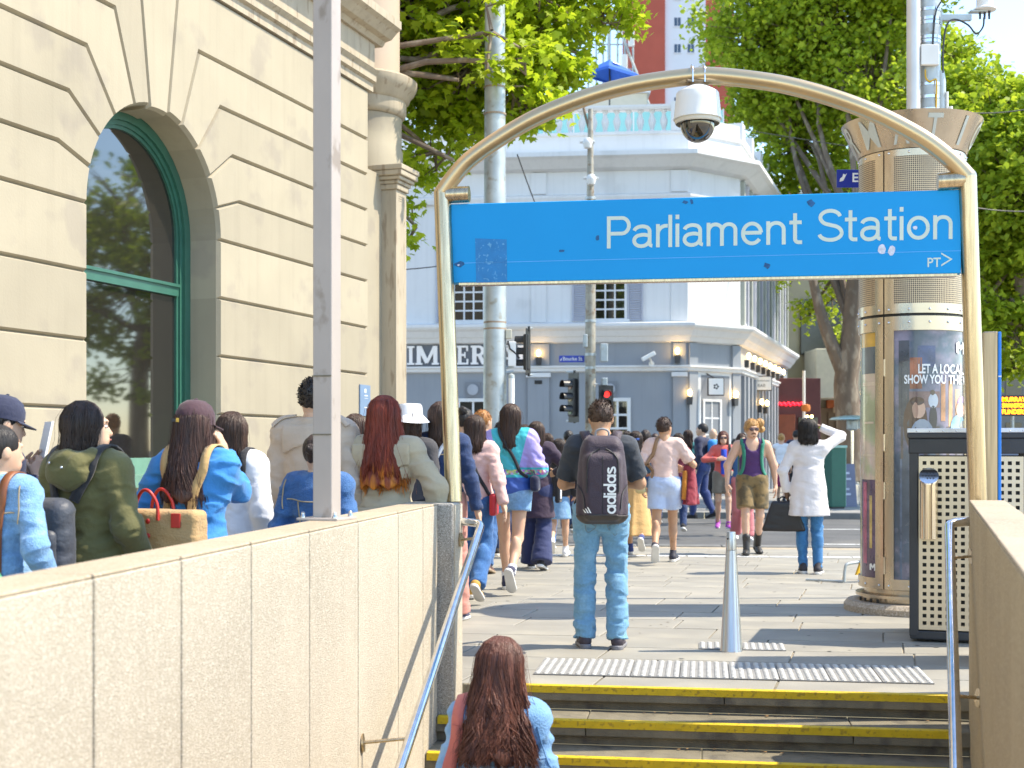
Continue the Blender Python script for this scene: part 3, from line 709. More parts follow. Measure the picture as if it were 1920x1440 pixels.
# perforated sheet of the drum: a fine punched pattern
mp_ = mat('punched_sheet', (.58, .44, .29), .4, .5, var=.15, vscale=3)
def punch(m, pitch, rad, dark):
    n, l = m.node_tree.nodes, m.node_tree.links; p = n['Principled BSDF']; cur = p.inputs['Base Color'].links[0].from_socket
    tc = n.new('ShaderNodeTexCoord'); s = n.new('ShaderNodeSeparateXYZ'); l.new(tc.outputs['Object'], s.inputs[0])
    def mth(op, a, b=None):
        q = n.new('ShaderNodeMath'); q.operation = op
        for i, x in enumerate((a, b)):
            if x is None: continue
            if isinstance(x, (int, float)): q.inputs[i].default_value = x
            else: l.new(x, q.inputs[i])
        return q.outputs[0]
    ang = mth('MULTIPLY', mth('ARCTAN2', s.outputs[1], s.outputs[0]), rad * 2 * math.pi / pitch); z = mth('MULTIPLY', s.outputs[2], 2 * math.pi / pitch)
    v = mth('MULTIPLY', mth('COSINE', ang), mth('COSINE', z)); hole = mth('GREATER_THAN', mth('ABSOLUTE', v), .42)
    mx = n.new('ShaderNodeMix'); mx.data_type = 'RGBA'; l.new(hole, mx.inputs[0]); l.new(cur, mx.inputs[6]); mx.inputs[7].default_value = (*dark, 1); l.new(mx.outputs[2], p.inputs['Base Color'])
    iv = mth('SUBTRACT', 1., hole); l.new(mth('MULTIPLY', iv, .5), p.inputs['Metallic'])
punch(mp_, .034, PR, (.05, .035, .02))
for c in (-90, 30, 150): arcwall(PR - .004, zz(571), zz(297), c - 48.7, c + 48.7).build('punched_sheet', mp_, pil, True)
# crown
M_crown = mat('crown_metal', (.58, .48, .37), .28, .85, var=.22, vscale=4, c2=(.46, .36, .27), c2amt=.25, c2scale=4, stretch=(1, 1, .35))
zc0, zc1 = zt + .005, zz(219); rc0, rc1 = .455, .592
MB().lathe((0, 0, 0), [(rc0 - .03, zc0), (rc0, zc0), (rc1, zc1), (rc1 - .015, zc1 + .002), (.3, zc1 - .03), (0, zc1 - .03)], 64, cap=False).build('crown', M_crown, pil, True)
word = 'INFORMATION'
M_lt = mat('letter_metal', (.55, .58, .55), .5, .3, var=.1)
angs = {4: -70, 5: -40.5, 6: -9.5, 7: 20, 8: 51}     # R M A T I as seen; the rest go on round the crown
for i, ch in enumerate(word):
    deg = angs.get(i, -70 + (i - 4) * 30.2)
    vs, fs = text_fit(ch, {'I': .035, 'M': .16, 'R': .12}.get(ch, .13), .245, .012); wd = max(v.x for v in vs); mb = MB(); L = zc1 - zc0; q = []
    for v in vs:
        z = .1 * L + v.y / .245 * .78 * L; r = rc0 + (rc1 - rc0) * z / L + .006; w = pa(deg) + (v.x - wd / 2) / r; q.append(V(r * math.cos(w), r * math.sin(w), zc0 + z))
    mb.add(q, fs).build('crown_letter', M_lt, pil, fix=False)
for k in range(4):
    w = pa(-62 + k * 9); MB().box((.475 * math.cos(w), .475 * math.sin(w), .108), (.012, .02, .03), rz=w).build('vent_slot', M_black, pil)
for k, py in enumerate((690, 830, 920, 1060)):        # hinges beside the door gap
    w = pa(-29); MB().tube([V(PR * 1.012 * math.cos(w), PR * 1.012 * math.sin(w), zz(py + 16)), V(PR * 1.012 * math.cos(w), PR * 1.012 * math.sin(w), zz(py - 16))], .009, 8).build('hinge', M_pil, pil, True)

# posters behind the curved glass: printed sheets
def on_pil(deg, z, r): w = pa(deg); return V(r * math.cos(w), r * math.sin(w), z)
def px2deg(px): return math.degrees(math.asin(max(-1, min(1, (px - 1709) / 97.0))))
def sheet_arc(name, d0, d1, z0, z1, r, m, n=16, parent=None):
    mb = MB(); vs = []
    for k in range(n + 1):
        for z in (z0, z1): vs.append(on_pil(d0 + (d1 - d0) * k / n, z, r))
    return mb.add(vs, [(2 * k, 2 * k + 2, 2 * k + 3, 2 * k + 1) for k in range(n)]).build(name, m, parent, True)
RP = PR - .016
pr = sheet_arc('poster', -18.7, 78.7, zp0, zp1, RP, mat('poster_ground', (.09, .12, .16), .25, var=.55, vscale=3.5, c2=(.24, .21, .27), c2amt=.5, c2scale=4, coat=.25), parent=pil)
pl_ = sheet_arc('poster', -138.7, -41.3, zp0, zp1, RP, mat('map_ground', (.38, .42, .26), .25, var=.3, vscale=3, c2=(.52, .42, .34), c2amt=.4, c2scale=3, coat=.6), parent=pil)
def patch(px0, px1, py0, py1, c, k=1, par=pr, var=.25, name='print'):
    sheet_arc(name, px2deg(px0), px2deg(px1), zz(py1), zz(py0), RP + .0012 * k, mat('ink_%02x%02x%02x' % tuple(int(255 * x) for x in c), c, .3, var=var, vscale=7, coat=.5), 6, par)
def oval(px, py, rx, ry, c, k, par=pr, var=.12, n=14, shape=None, cut=None):
    mb = MB(); vs = [on_pil(px2deg(px), zz(py), RP + .0012 * k)]
    for i in range(n):
        w = 2 * math.pi * i / n; q = 1 if shape is None else shape(w); vs.append(on_pil(px2deg(px + rx * q * math.cos(w)), zz(py - ry * q * math.sin(w)), RP + .0012 * k))
    mb.add(vs, [(0, 1 + i, 1 + (i + 1) % n) for i in range(n)]).build('print', mat('ink_%02x%02x%02x' % tuple(int(255 * x) for x in c), c, .3, var=var, vscale=7, coat=.5), par, True)
# left map poster
patch(1617, 1648, 622, 648, (.62, .36, .05), 1, pl_); patch(1617, 1648, 648, 699, (.10, .13, .15), 1, pl_)
patch(1617, 1648, 900, 1085, (.10, .06, .12), 1, pl_, .6); patch(1620, 1627, 905, 1060, (.45, .10, .18), 2, pl_, .5); patch(1632, 1637, 930, 1030, (.5, .35, .12), 2, pl_, .5)
for a in ((1619, 1646, 715, 722), (1622, 1640, 790, 794), (1619, 1646, 852, 856)): patch(*a, (.66, .55, .42), 2, pl_)
# city poster: blurred street, a standing figure, two people talking
for a in ((1706, 1728, 672, 730, (.30, .09, .04)), (1720, 1752, 650, 690, (.05, .07, .16)), (1686, 1705, 640, 800, (.06, .06, .07)), (1776, 1783, 715, 800, (.62, .34, .16)), (1762, 1770, 720, 790, (.42, .20, .10)), (1788, 1796, 730, 790, (.55, .30, .18)), (1700, 1760, 735, 765, (.22, .13, .12)), (1690, 1800, 800, 860, (.10, .08, .08)), (1688, 1800, 860, 1085, (.09, .13, .20))): patch(*a, 1, var=.6)
oval(1748, 752, 9, 14, (.45, .50, .56), 2); oval(1747, 737, 4, 5, (.10, .07, .05), 3); oval(1748, 785, 7, 24, (.03, .03, .04), 2)
HAIR1 = (.09, .045, .03)
oval(1716, 795, 22, 50, HAIR1, 3); oval(1722, 768, 12, 17, (.62, .38, .27), 4); oval(1719, 753, 13, 8, HAIR1, 5); oval(1716, 770, 5, 15, (.42, .24, .17), 5); oval(1728, 812, 20, 26, (.28, .33, .40), 4)
oval(1800, 760, 9, 18, (.25, .16, .42), 3); oval(1797, 768, 8, 14, (.66, .38, .28), 4); oval(1793, 800, 14, 22, (.22, .40, .52), 4)
def pil_text(name, body, px0, px1, py0, py1, par=pr, k=6, bold=.03):
    vs, fs = text_fit(body, 1., 1., bold); x0, x1 = px2deg(px0), px2deg(px1); sub = []
    mb = MB(); mb.add([on_pil(px2deg(px0 + (px1 - px0) * v.x), zz(py1 + (py0 - py1) * v.y), RP + .0012 * k) for v in vs], fs).build(name, M_white, par, fix=False)
pil_text('lettering', 'LET A LOCAL', 1721, 1803, 684, 702); pil_text('lettering', 'SHOW YOU THE', 1696, 1800, 704, 721)
pil_text('lettering', 'W', 1801.5, 1805, 704, 721)
def emblem(px0, px1, py0, py1, par):
    s = [(0, .1), (0, .85), (.28, 1), (.5, .62), (.72, 1), (1, .85), (1, .1), (.72, 0), (.72, .5), (.5, .28), (.28, .5), (.28, 0)]
    mb = MB(); mb.add([on_pil(px2deg(px0 + (px1 - px0) * x), zz(py1 + (py0 - py1) * y), RP + .0072) for x, y in s], [(0, 1, 2, 3, 10, 11)[:4] + (10, 11), (3, 4, 5, 6, 7, 8), (3, 8, 9, 10)]).build('emblem', M_white, par, fix=False)
emblem(1789, 1806, 640, 664, pr); emblem(1633, 1645, 1058, 1072, pl_)

# two poles standing on the pillar
p1 = thing('camera_mast', 'slim pale steel mast rising from the pillar crown', 'mast', PC + V(gx(1709, PD) - PC.x, 0, zc1 - .028))
zr = zc1 - .028
x1 = gx(1709.5, PD) - PC.x
MB().lathe((x1, -.05, 0), [(.085, 0), (.08, .03), (.062, .06)], 24).build('foot', M_whitep, p1, True)
MB().tube([(x1, -.05, .05), (x1, -.05, 4.2)], .058, 24).build('shaft', mat('pale_steel', (.60, .60, .60), .4, .4, var=.1, vscale=3), p1, True)
x2 = gx(1745, PD); pm0 = V(x2, PD + .05, zr)
p2 = thing('equipment_mast', 'thick grey banded mast with boxes and cables above the pillar crown', 'mast', pm0)
MB().tube([(0, 0, 0), (0, 0, 4.2)], .098, 28).build('shaft', M_galv, p2, True)
for py in (18, 35, 43, 70, 78, 100, 158, 182, 206): MB().lathe((0, 0, gz(py, PD) - zr), [(.1005, -.013), (.1005, .013)], 28, cap=False).build('band', M_chrome, p2, True)
MB().box((gx(1738, PD) - x2, -.12, gz(108, PD) - zr), (.155, .05, .175), bev=.006).build('junction_box', M_whitep, p2)
bx = gx(1764, PD) - x2
MB().box((bx + .005, 0, gz(32, PD) - zr), (.03, .06, .15)).build('clamp', M_galv, p2)
MB().box((gx(1795, PD) - x2, 0, gz(30, PD) - zr), (.27, .045, .05)).build('arm', M_galv, p2)
acx, acz = gx(1850, PD) - x2, gz(16, PD) - zr
MB().lathe((acx, 0, acz), [(.05, -.005), (.098, .0), (.098, .012), (.07, .03), (.066, .35)], 24).build('antenna', M_whitep, p2, True)
MB().box((acx - .06, 0, acz - .012), (.14, .07, .014)).build('antenna_plate', M_galv, p2)
for sx in (-.04, 0, .04): MB().tube([(acx + sx, 0, acz), (acx + sx, 0, acz - .075)], [.012, .009], 8).build('connector', M_black, p2, True)
cab = lambda pts: smooth_path([V(gx(a, PD) - x2, -.11 + k, gz(b, PD) - zr) for a, b, k in pts], 5)
MB().tube(cab([(1848, 30, .1), (1846, 48, .1), (1832, 62, .08), (1815, 48, .05), (1795, 38, .05), (1778, 42, .02), (1768, 62, 0), (1764, 100, 0), (1764, 140, 0)]), .008, 6).build('cable', M_black, p2, True)
MB().tube(cab([(1760, 8, 0), (1751, 25, 0), (1747, 55, 0), (1745, 90, 0)]), .007, 6).build('cable', M_black, p2, True)
MB().tube(cab([(1731, 134, 0), (1732, 150, 0), (1740, 156, 0), (1750, 152, 0), (1752, 165, 0), (1752, 214, .02)]), .007, 6).build('yellow_cable', mat('yellow_cable', (.62, .38, .02), .5), p2, True)
for (a, b0_, b1_, w) in ((1776, 172, 216, .011), (1782, 200, 218, .02)): MB().tube([(gx(a, PD) - x2, -.05, gz(b1_, PD) - zr), (gx(a, PD) - x2, -.05, gz(b0_, PD) - zr)], w, 10).build('aerial', M_whitep, p2, True)
for (a, b) in ((.06, .0),): MB().tube([(.1, -.02, 0), (.1, -.02, .42), (.085, -.02, .5)], .04, 14).build('conduit', M_galv, p2, True)

# small blue street sign at the pillar
sb = thing('street_sign', 'small dark blue street sign half hidden by the pillar', 'street sign', at(1605, 335, 12.4))
SBW = .36; MB().box((0, 0, 0), (SBW, .012, .166), bev=.002).build('plate', mat('street_blue', (.01, .03, .30), .4, var=.05), sb)
fr = (V(-SBW / 2, -.0075, -.083), V(1, 0, 0), ZUP, V(0, -1, 0))
letter_on('lettering', 'E', fr, .145, .05, .055, .085, 0, M_white, sb, .02)
MB().add([(-.155, -.0075, -.03), (-.12, -.0075, -.02), (-.085, -.0075, .05), (-.10, -.0075, .035), (-.12, -.0075, .045), (-.13, -.0075, .015), (-.15, -.0075, .0)], [(0, 1, 2, 3, 4, 5, 6)]).build('leaf_mark', M_white, sb, fix=False)
MB().box((.1, .03, 0), (.04, .05, .04)).build('bracket', M_galv, sb)
MB().tube([(.22, .06, -gz(335, 12.4)), (.22, .06, .4)], .03, 12).build('pole', M_galv, sb, True)

# yellow folding rail sign behind the pillar
ys = thing('folding_stand', 'yellow board on a bent grey tube stand beside the pillar base', 'stand', V(gx(1606, 13.9), 13.9, 0), R(20))
MB().tube(smooth_path([V(-.15, 0, .01), V(-.14, 0, .14), V(-.08, 0, .2), V(.3, 0, .22)], 5), .016, 10).build('tube_leg', M_galv, ys, True)
MB().tube([V(-.16, .0, .015), V(-.42, .3, .015)], .012, 8).build('ground_bar', M_galv, ys, True)
MB().prism([(-.02, .08), (.35, .08), (.35, .42), (.12, .42)], (V(0, 0, 0), V(1, 0, 0), ZUP, V(0, -1, 0)), 0, .03).build('board', mat('safety_yellow', (.72, .40, .01), .5, var=.1), ys)
MB().box((.2, -.033, .2), (.1, .004, .06)).build('black_band', M_black, ys)
# ================================================================== beige rusticated building on the left
M_beige = mat('beige_render', (.36, .31, .225), .75, var=.07, vscale=1.4, rand=.085, bump=.12, bscale=50, streak=.10, c2=(.315, .27, .205), c2amt=.2, c2scale=2)
M_pink = mat('pink_render', (.46, .36, .275), .75, var=.06, vscale=1.4, bump=.1)
M_trim = mat('stone_trim', (.40, .335, .245), .7, var=.12, vscale=3, bump=.15, c2=(.27, .21, .145), c2amt=.14, c2scale=6, stretch=(2, 2, .4), streak=.22)
M_green = mat('green_timber', (.03, .12, .085), .4, var=.12, vscale=8)
M_greenl = mat('pale_green_sill', (.13, .26, .19), .5, var=.12, vscale=8)
M_glass = mat('window_glass', (.018, .016, .014), .03, var=0, spec=1.0, coat=1.)
FA = V(gx(697, 17.0), 17.0, 0); FW = V(.319, .948, 0).normalized(); FNn = V(FW.y, -FW.x, 0)
bb = thing('corner_building', 'beige rusticated building with an arched green window beside the crowd', 'building', FA)
FF = (FA, -FW, ZUP, FNn)                               # u runs towards the camera
def f_s(px): y = (FA.x - FA.y * FW.x / FW.y) / ((px - 960) / F - FW.x / FW.y); return (FA.y - y) / FW.y
sJ, sI = f_s(412), f_s(165)                            # window jambs
Rw = (sI - sJ) / 2; sc = (sI + sJ) / 2; zs = 3.51; G = .023; CH = .59
zsill = 1.10
def block(poly, m=M_beige, name='stone_block', d0=-.42, dep=.045): MB(FA).prism(poly, FF, d0, 0, G, dep).build(name, m, bb)
courses = [-.1]; z = zs
while z > 0: courses.insert(1, z); z -= CH
sEnd, sPier, sNext = .10, sI + 3.5, sI + 3.5 + 2 * Rw
for z0, z1 in zip(courses[:-1], courses[1:]):
    block([(sEnd, z0), (sJ, z0), (sJ, z1), (sEnd, z1)])
    block([(sI, z0), (sPier, z0), (sPier, z1), (sI, z1)])
    if z1 < zsill + .1: block([(sJ, z0), (sI, z0), (sI, z1), (sJ, z1)], d0=-.42)
    block([(sNext, z0), (sNext + 4, z0), (sNext + 4, z1), (sNext, z1)])
zlast = [z for z in courses if z < zsill + .1][-1]
ztop = 5.93
th = [0, 17, 34, 51, 69]; zk = [zs + .45 * k for k in range(5)] + [ztop]
def radial(cx, sg, deg, r): return (cx + sg * r * math.cos(R(deg)), zs + r * math.sin(R(deg)))
for cx, lim in ((sc, (sEnd, sc + Rw + 1.75)), (sPier + Rw, (sI + 1.75, sNext + 4))):
    for sg, e in ((-1, lim[0]), (1, lim[1])):
        for k in range(4):
            r0 = Rw if k == 0 else (zk[k] - zs) / math.sin(R(th[k])); r1 = (zk[k + 1] - zs) / math.sin(R(th[k + 1]))
            arc_ = [radial(cx, sg, th[k] + (th[k + 1] - th[k]) * t / 4, Rw) for t in range(5)]
            poly = ([(e, zk[k])] + ([radial(cx, sg, th[k], r0)] if k else []) + arc_ + [radial(cx, sg, th[k + 1], r1), (e, zk[k + 1])])
            block(poly, name='voussoir')
        r1 = (zk[4] - zs) / math.sin(R(69)); xk = cx + sg * (ztop - zs) / math.tan(R(82))
        block([radial(cx, sg, 69 + 13 * t / 3, Rw) for t in range(4)] + [(xk, ztop), (e, ztop), (e, zk[4]), radial(cx, sg, 69, r1)], name='voussoir')
    xk = (ztop - zs) / math.tan(R(82))
    block([radial(cx, 1, 82 + 16 * t / 4, Rw - .03) for t in range(5)] + [(cx - xk, ztop), (cx + xk, ztop)], name='keystone', dep=.05)
# arched window: frame, transom, glass
def arch_poly(cx, r, z0, n=20): return [(cx - r, z0), (cx + r, z0)] + [(cx + r * math.cos(math.pi * k / n), zs + r * math.sin(math.pi * k / n)) for k in range(n + 1)]
for cx in (sc, sPier + Rw):
    w = bpy.data.objects.new('window', None); col.objects.link(w); w.parent = bb
    MB(FA).prism(arch_poly(cx, Rw - .01, zsill + .20), FF, -.47, -.415).build('pane', M_glass, w)
    for (ro, ri, d) in ((Rw, Rw - .10, -.34), (Rw - .10, Rw - .145, -.37), (Rw - .145, Rw - .18, -.39)):
        n = 20; out = [(cx - ro, zsill + .14)] + [(cx - ro * math.cos(math.pi * k / n), zs + ro * math.sin(math.pi * k / n)) for k in range(n + 1)] + [(cx + ro, zsill + .14)]
        inn = [(cx - ri, zsill + .14)] + [(cx - ri * math.cos(math.pi * k / n), zs + ri * math.sin(math.pi * k / n)) for k in range(n + 1)] + [(cx + ri, zsill + .14)]
        mb = MB(FA); o, u, v, nn = FF; q = len(out); P3 = lambda p, dd: o + u * p[0] + v * p[1] + nn * dd
        mb.add([P3(p, d) for p in out] + [P3(p, d) for p in inn] + [P3(p, d - .07) for p in inn], [(i, i + 1, q + i + 1, q + i) for i in range(q - 1)] + [(q + i, q + i + 1, 2 * q + i + 1, 2 * q + i) for i in range(q - 1)])
        mb.build('frame', M_green, w)
    for (za, zb2, d) in ((2.93, 3.02, -.37), (3.02, 3.05, -.35)): MB(FA).prism([(cx - Rw + .17, za), (cx + Rw - .17, za), (cx + Rw - .17, zb2), (cx - Rw + .17, zb2)], FF, -.412, d).build('transom', M_green, w)
    MB(FA).prism([(cx - Rw + .01, zsill + .02), (cx + Rw - .01, zsill + .02), (cx + Rw - .01, zsill + .205), (cx - Rw + .01, zsill + .205)], FF, -.40, -.33).build('bottom_rail', M_greenl, w)
    MB(FA).sweep([(-.40, zlast + .001), (.04, zlast + .001), (.04, zsill - .06), (-.30, zsill + .02), (-.40, zsill + .02)], FF, cx - Rw + .004, cx + Rw - .004).build('sill', M_greenl, w)
# string course and cornice
Sx = sNext + 4
MB(FA).sweep([(-.4, ztop), (.03, ztop), (.03, ztop + .10), (.075, ztop + .12), (.075, ztop + .20), (.12, ztop + .25), (.05, ztop + .27), (-.4, ztop + .27)], FF, .02, Sx).build('architrave', M_trim, bb)
MB(FA).sweep([(-.4, ztop + .272), (.055, ztop + .272), (.055, ztop + .60), (-.4, ztop + .60)], FF, .03, Sx).build('frieze', M_trim, bb)
MB(FA).sweep([(-.4, ztop + .602), (.10, ztop + .602), (.14, ztop + .66), (.22, ztop + .68), (.30, ztop + .76), (.36, ztop + .80), (.36, ztop + .90), (.10, ztop + .95), (-.4, ztop + .95)], FF, -.12, Sx).build('cornice', M_trim, bb)
zu = ztop + .953
MB(FA).prism([(.55, zu), (Sx, zu), (Sx, zu + 4), (.55, zu + 4)], FF, -.6, -.03).build('upper_wall', M_pink, bb)
MB(FA).prism([(.30, zu), (.545, zu), (.545, zu + 4), (.30, zu + 4)], FF, -.5, -.12).build('timber_panel', mat('tan_panel', (.44, .30, .17), .6, var=.1, vscale=4), bb)
MB(FA).prism([(.34, zu + .12), (.505, zu + .12), (.505, zu + 4), (.34, zu + 4)], FF, -.119, -.10).build('timber_moulding', mat('tan_panel', (.44, .30, .17)), bb)
# back of the building so that nothing shows through
MB(FA).prism([(-.9, -.1), (Sx, -.1), (Sx, 11), (-.9, 11)], FF, -9, -.62).build('main_block', M_beige, bb)
MB(FA).prism([(-.74, -.1), (.098, -.1), (.098, gz(334, 17.6)), (-.74, gz(334, 17.6))], FF, -.615, -.05).build('return_wall', M_beige, bb)
# round corner bay with its square column
bd_ = 18.05; BC = V(gx(676, bd_), bd_, 0)
def zb_(py): return gz(py, 17.6)
MB(FA).lathe(BC, [(.57, zb_(330)), (.57, zb_(272)), (.555, zb_(268)), (.555, zb_(216)), (.565, zb_(210))], 56).build('bay_frieze', M_beige, bb, True)
MB(FA).lathe(BC, [(.56, zb_(209)), (.60, zb_(205)), (.62, zb_(198)), (.62, zb_(180)), (.66, zb_(176)), (.685, zb_(166)), (.73, zb_(160)), (.765, zb_(150)), (.77, zb_(141)), (.72, zb_(136)), (.4, zb_(130))], 56).build('bay_cornice', M_trim, bb, True)
MB(FA).lathe(BC, [(.53, zb_(132)), (.53, zb_(132) + 4)], 40).build('bay_drum', M_pink, bb, True)
kc = V(gx(733, 17.55), 17.55, 0); ka = math.atan2(FW.y, FW.x) - math.pi / 2
MB(FA).box(kc + V(0, 0, zb_(362) / 2), (.30, .34, zb_(362)), rz=ka, bev=.008).build('column', M_trim, bb)
for (w0, za, zc_) in ((.36, 362, 352), (.40, 352, 345), (.47, 345, 338), (.54, 338, 328), (.57, 328, 318)):
    MB(FA).box(kc + V(0, 0, (zb_(za) + zb_(zc_)) / 2), (w0, w0 + .03, zb_(zc_) - zb_(za) - .001), rz=ka, bev=.012).build('capital', M_trim, bb)
for dz in (372, 376, 380): MB(FA).box(kc + Matrix.Rotation(ka, 3, 'Z') @ V(.1515, 0, 0) + V(0, 0, zb_(dz)), (.006, .18, .012), rz=ka).build('moulding', M_trim, bb)
# blue wayfinding plaque on the facade
wp = thing('wayfinding_plaque', 'small slate blue wayfinding plaque on the beige wall end', 'plaque', FA + FNn * .01 - FW * f_s(683) + V(0, 0, gz(780, 16.8)))
fr = (wp.location.copy(), -FW, ZUP, FNn)
f0, f1 = f_s(692) - f_s(683), f_s(673) - f_s(683)
MB(wp.location).prism([(f0, 0), (f1, 0), (f1, .39), (f0, .39)], fr, -.008, .008).build('plate', mat('slate_blue', (.16, .24, .36), .5, var=.06), wp)
for zc_, hh in ((.22, .004), (.29, .05), (.25, .012), (.1, .012)): MB(wp.location).prism([(-.015 if hh > .02 else -.06, zc_), (.03, zc_), (.03, zc_ + hh), (-.015 if hh > .02 else -.06, zc_ + hh)], fr, .0085, .0095).build('print', M_white, wp)

# ================================================================== corner hotel across the road
M_hw = mat('hotel_white', (.67, .67, .67), .7, var=.05, vscale=.8, c2=(.61, .61, .61), c2amt=.12, c2scale=1.1, bump=.05, streak=.10)
M_hg = mat('hotel_grey', (.26, .28, .31), .65, var=.07, vscale=1, streak=.12)
M_hg2 = mat('hotel_grey_dark', (.20, .215, .24), .6, var=.07, vscale=1)
M_shut = mat('shutter_grey', (.40, .41, .47), .6, var=.06)
HD = 38.0; s_ = F / HD
H0 = V(gx(1290, HD), HD, 0); hu = V(-math.cos(R(6)), math.sin(R(6)), 0); hn = V(-hu.y, hu.x, 0)   # u to the left along the front, n towards us
if hn.y > 0: hn = -hn
H1 = V(gx(1386, 39.3), 39.3, 0); H2 = V(gx(1476, 51), 51, 0)
def hz(py): return gz(py, HD)
def frame(a, b):
    u = (b - a).normalized(); n = V(u.y, -u.x, 0)
    if n.dot(-a) < 0: n = -n
    return (a, u, ZUP, n), (b - a).length
FH = (H0, hu, ZUP, hn); FC, LC = frame(H0, H1); FSd, LS = frame(H1, H2)
HL = 14.
ho = thing('corner_hotel', 'white and grey corner hotel with a roof balustrade across the road', 'hotel', H0)
faces = ((FH, HL, 'front'), (FC, LC, 'cant'), (FSd, LS, 'side'))
def hs(px): """distance along the front at a photograph column"""; d = V(gx(px, 1), 1, 0); M2 = Matrix(((d.x, -hu.x), (d.y, -hu.y))); t = M2.inverted() @ Vector((H0.x, H0.y)); return t[1]
# closed core: ground storey grey, upper storey white
back = [H0 + hu * HL, H0, H1, H2, H2 + V(-14, 3, 0), H0 + hu * HL + V(0, 12, 0)]
def corep(z0, z1, m, name, off=0.):
    n = len(back); vs = [V(p.x, p.y, z) for z in (z0, z1) for p in back]
    MB(H0).add(vs, [(i, (i + 1) % n, n + (i + 1) % n, n + i) for i in range(n)] + [tuple(range(n))[::-1], tuple(range(n, 2 * n))]).build(name, m, ho)
corep(0, hz(640), M_hg, 'lower_wall'); corep(hz(640) + .001, hz(290), M_hw, 'upper_wall')
def band(name, prof, m, faces_=faces, ext=.0):
    """moulding that runs round front, cant and side with mitred corners"""
    pts = [H0 + hu * HL, H0, H1, H2]; nr = [hn, None, None, FSd[3]]
    nr[1] = (hn + FC[3]).normalized() / ((hn + FC[3]).normalized().dot(hn)); nr[2] = (FC[3] + FSd[3]).normalized() / ((FC[3] + FSd[3]).normalized().dot(FC[3]))
    q = len(prof); vs = [p + k * d + V(0, 0, z) for p, k in zip(pts, nr) for d, z in prof]; fs = []
    for i in range(3):
        for j in range(q): fs.append((i * q + j, i * q + (j + 1) % q, (i + 1) * q + (j + 1) % q, (i + 1) * q + j))
    fs += [tuple(range(q)), tuple(3 * q + j for j in range(q))[::-1]]
    MB(H0).add(vs, fs).build(name, m, ho)
band('string_course', [(0, hz(697)), (.10, hz(695)), (.12, hz(690)), (.16, hz(688)), (.16, hz(685)), (0, hz(684))], M_hw)
band('main_cornice', [(0, hz(642)), (.12, hz(640)), (.20, hz(632)), (.24, hz(630)), (.34, hz(620)), (.42, hz(616)), (.46, hz(612)), (.46, hz(607)), (.1, hz(603)), (0, hz(602))], M_hw)
band('upper_string', [(0, hz(378)), (.12, hz(376)), (.16, hz(368)), (.16, hz(364)), (0, hz(360))], M_hw)
band('top_cornice', [(0, hz(318)), (.22, hz(314)), (.50, hz(300)), (.62, hz(296)), (.62, hz(288)), (.2, hz(284)), (0, hz(284))], M_hw)
band('parapet_base', [(-.3, hz(285)), (.05, hz(285)), (.05, hz(252)), (.1, hz(250)), (.1, hz(245)), (-.3, hz(245))], M_hw)
# balustrade
bal_m = MB().lathe((0, 0, 0), [(.085, 0), (.085, .05), (.05, .08), (.105, .30), (.11, .38), (.06, .52), (.05, .60), (.085, .64), (.085, .70)], 10).build('baluster', M_hw, ho, True)
zr0 = hz(245); hb = hz(203) - zr0; k = 0
sB0 = hs(1258)
n_b = 30
for i in range(n_b):
    o = bal_m if i == 0 else bal_m.copy()
    if i: col.objects.link(o); o.parent = ho
    o.location = hu * (sB0 + .2 + i * .335) + hn * -.10 + V(0, 0, zr0); o.scale = (1, 1, hb / .70)
MB(H0).sweep([(-.27, hz(203)), (.06, hz(203)), (.09, hz(199)), (.09, hz(195)), (-.27, hz(195))], FH, sB0 + .0, HL).build('balustrade_rail', M_hw, ho)
for s0 in (sB0 - .0 - .0, sB0 + 10.2): MB(H0).prism([(s0 - .62, hz(246)), (s0, hz(246)), (s0, hz(190)), (s0 - .62, hz(190))], FH, -.4, .1).build('parapet_pier', M_hw, ho)
for (a, b, t) in ((.05, .42, 190), (.42, .95, 205), (.95, LC - .05, 218)): MB(H0).prism([(a, hz(246)), (b, hz(246)), (b, hz(t)), (a, hz(t))], FC, -.4, .06).build('parapet_pier', M_hw, ho)
for k in range(6):
    a = .3 + k * 2.0; MB(H0).prism([(a, hz(246)), (a + .5, hz(246)), (a + .5, hz(205)), (a, hz(205))], FSd, -.4, .06).build('parapet_pier', M_hw, ho)
    MB(H0).prism([(a + .5, hz(246)), (a + 2.0, hz(246)), (a + 2.0, hz(226)), (a + .5, hz(226))], FSd, -.3, .0).build('parapet_wall', M_hw, ho)
# pilasters and panels of the upper storey
def slab(px0, px1, y0, y1, m, name, d0, d1, fr_=FH, inset=0.): return MB(H0).prism([(hs(px0), hz(y0)), (hs(px1), hz(y0)), (hs(px1), hz(y1)), (hs(px0), hz(y1))], fr_, d0, d1, inset, inset).build(name, m, ho)
for (a, b) in ((996, 1024), (1258, 1289)): slab(a, b, 359, 319, M_hw, 'pilaster', -.02, .06); slab(a, b, 602, 379, M_hw, 'pilaster', -.02, .06)
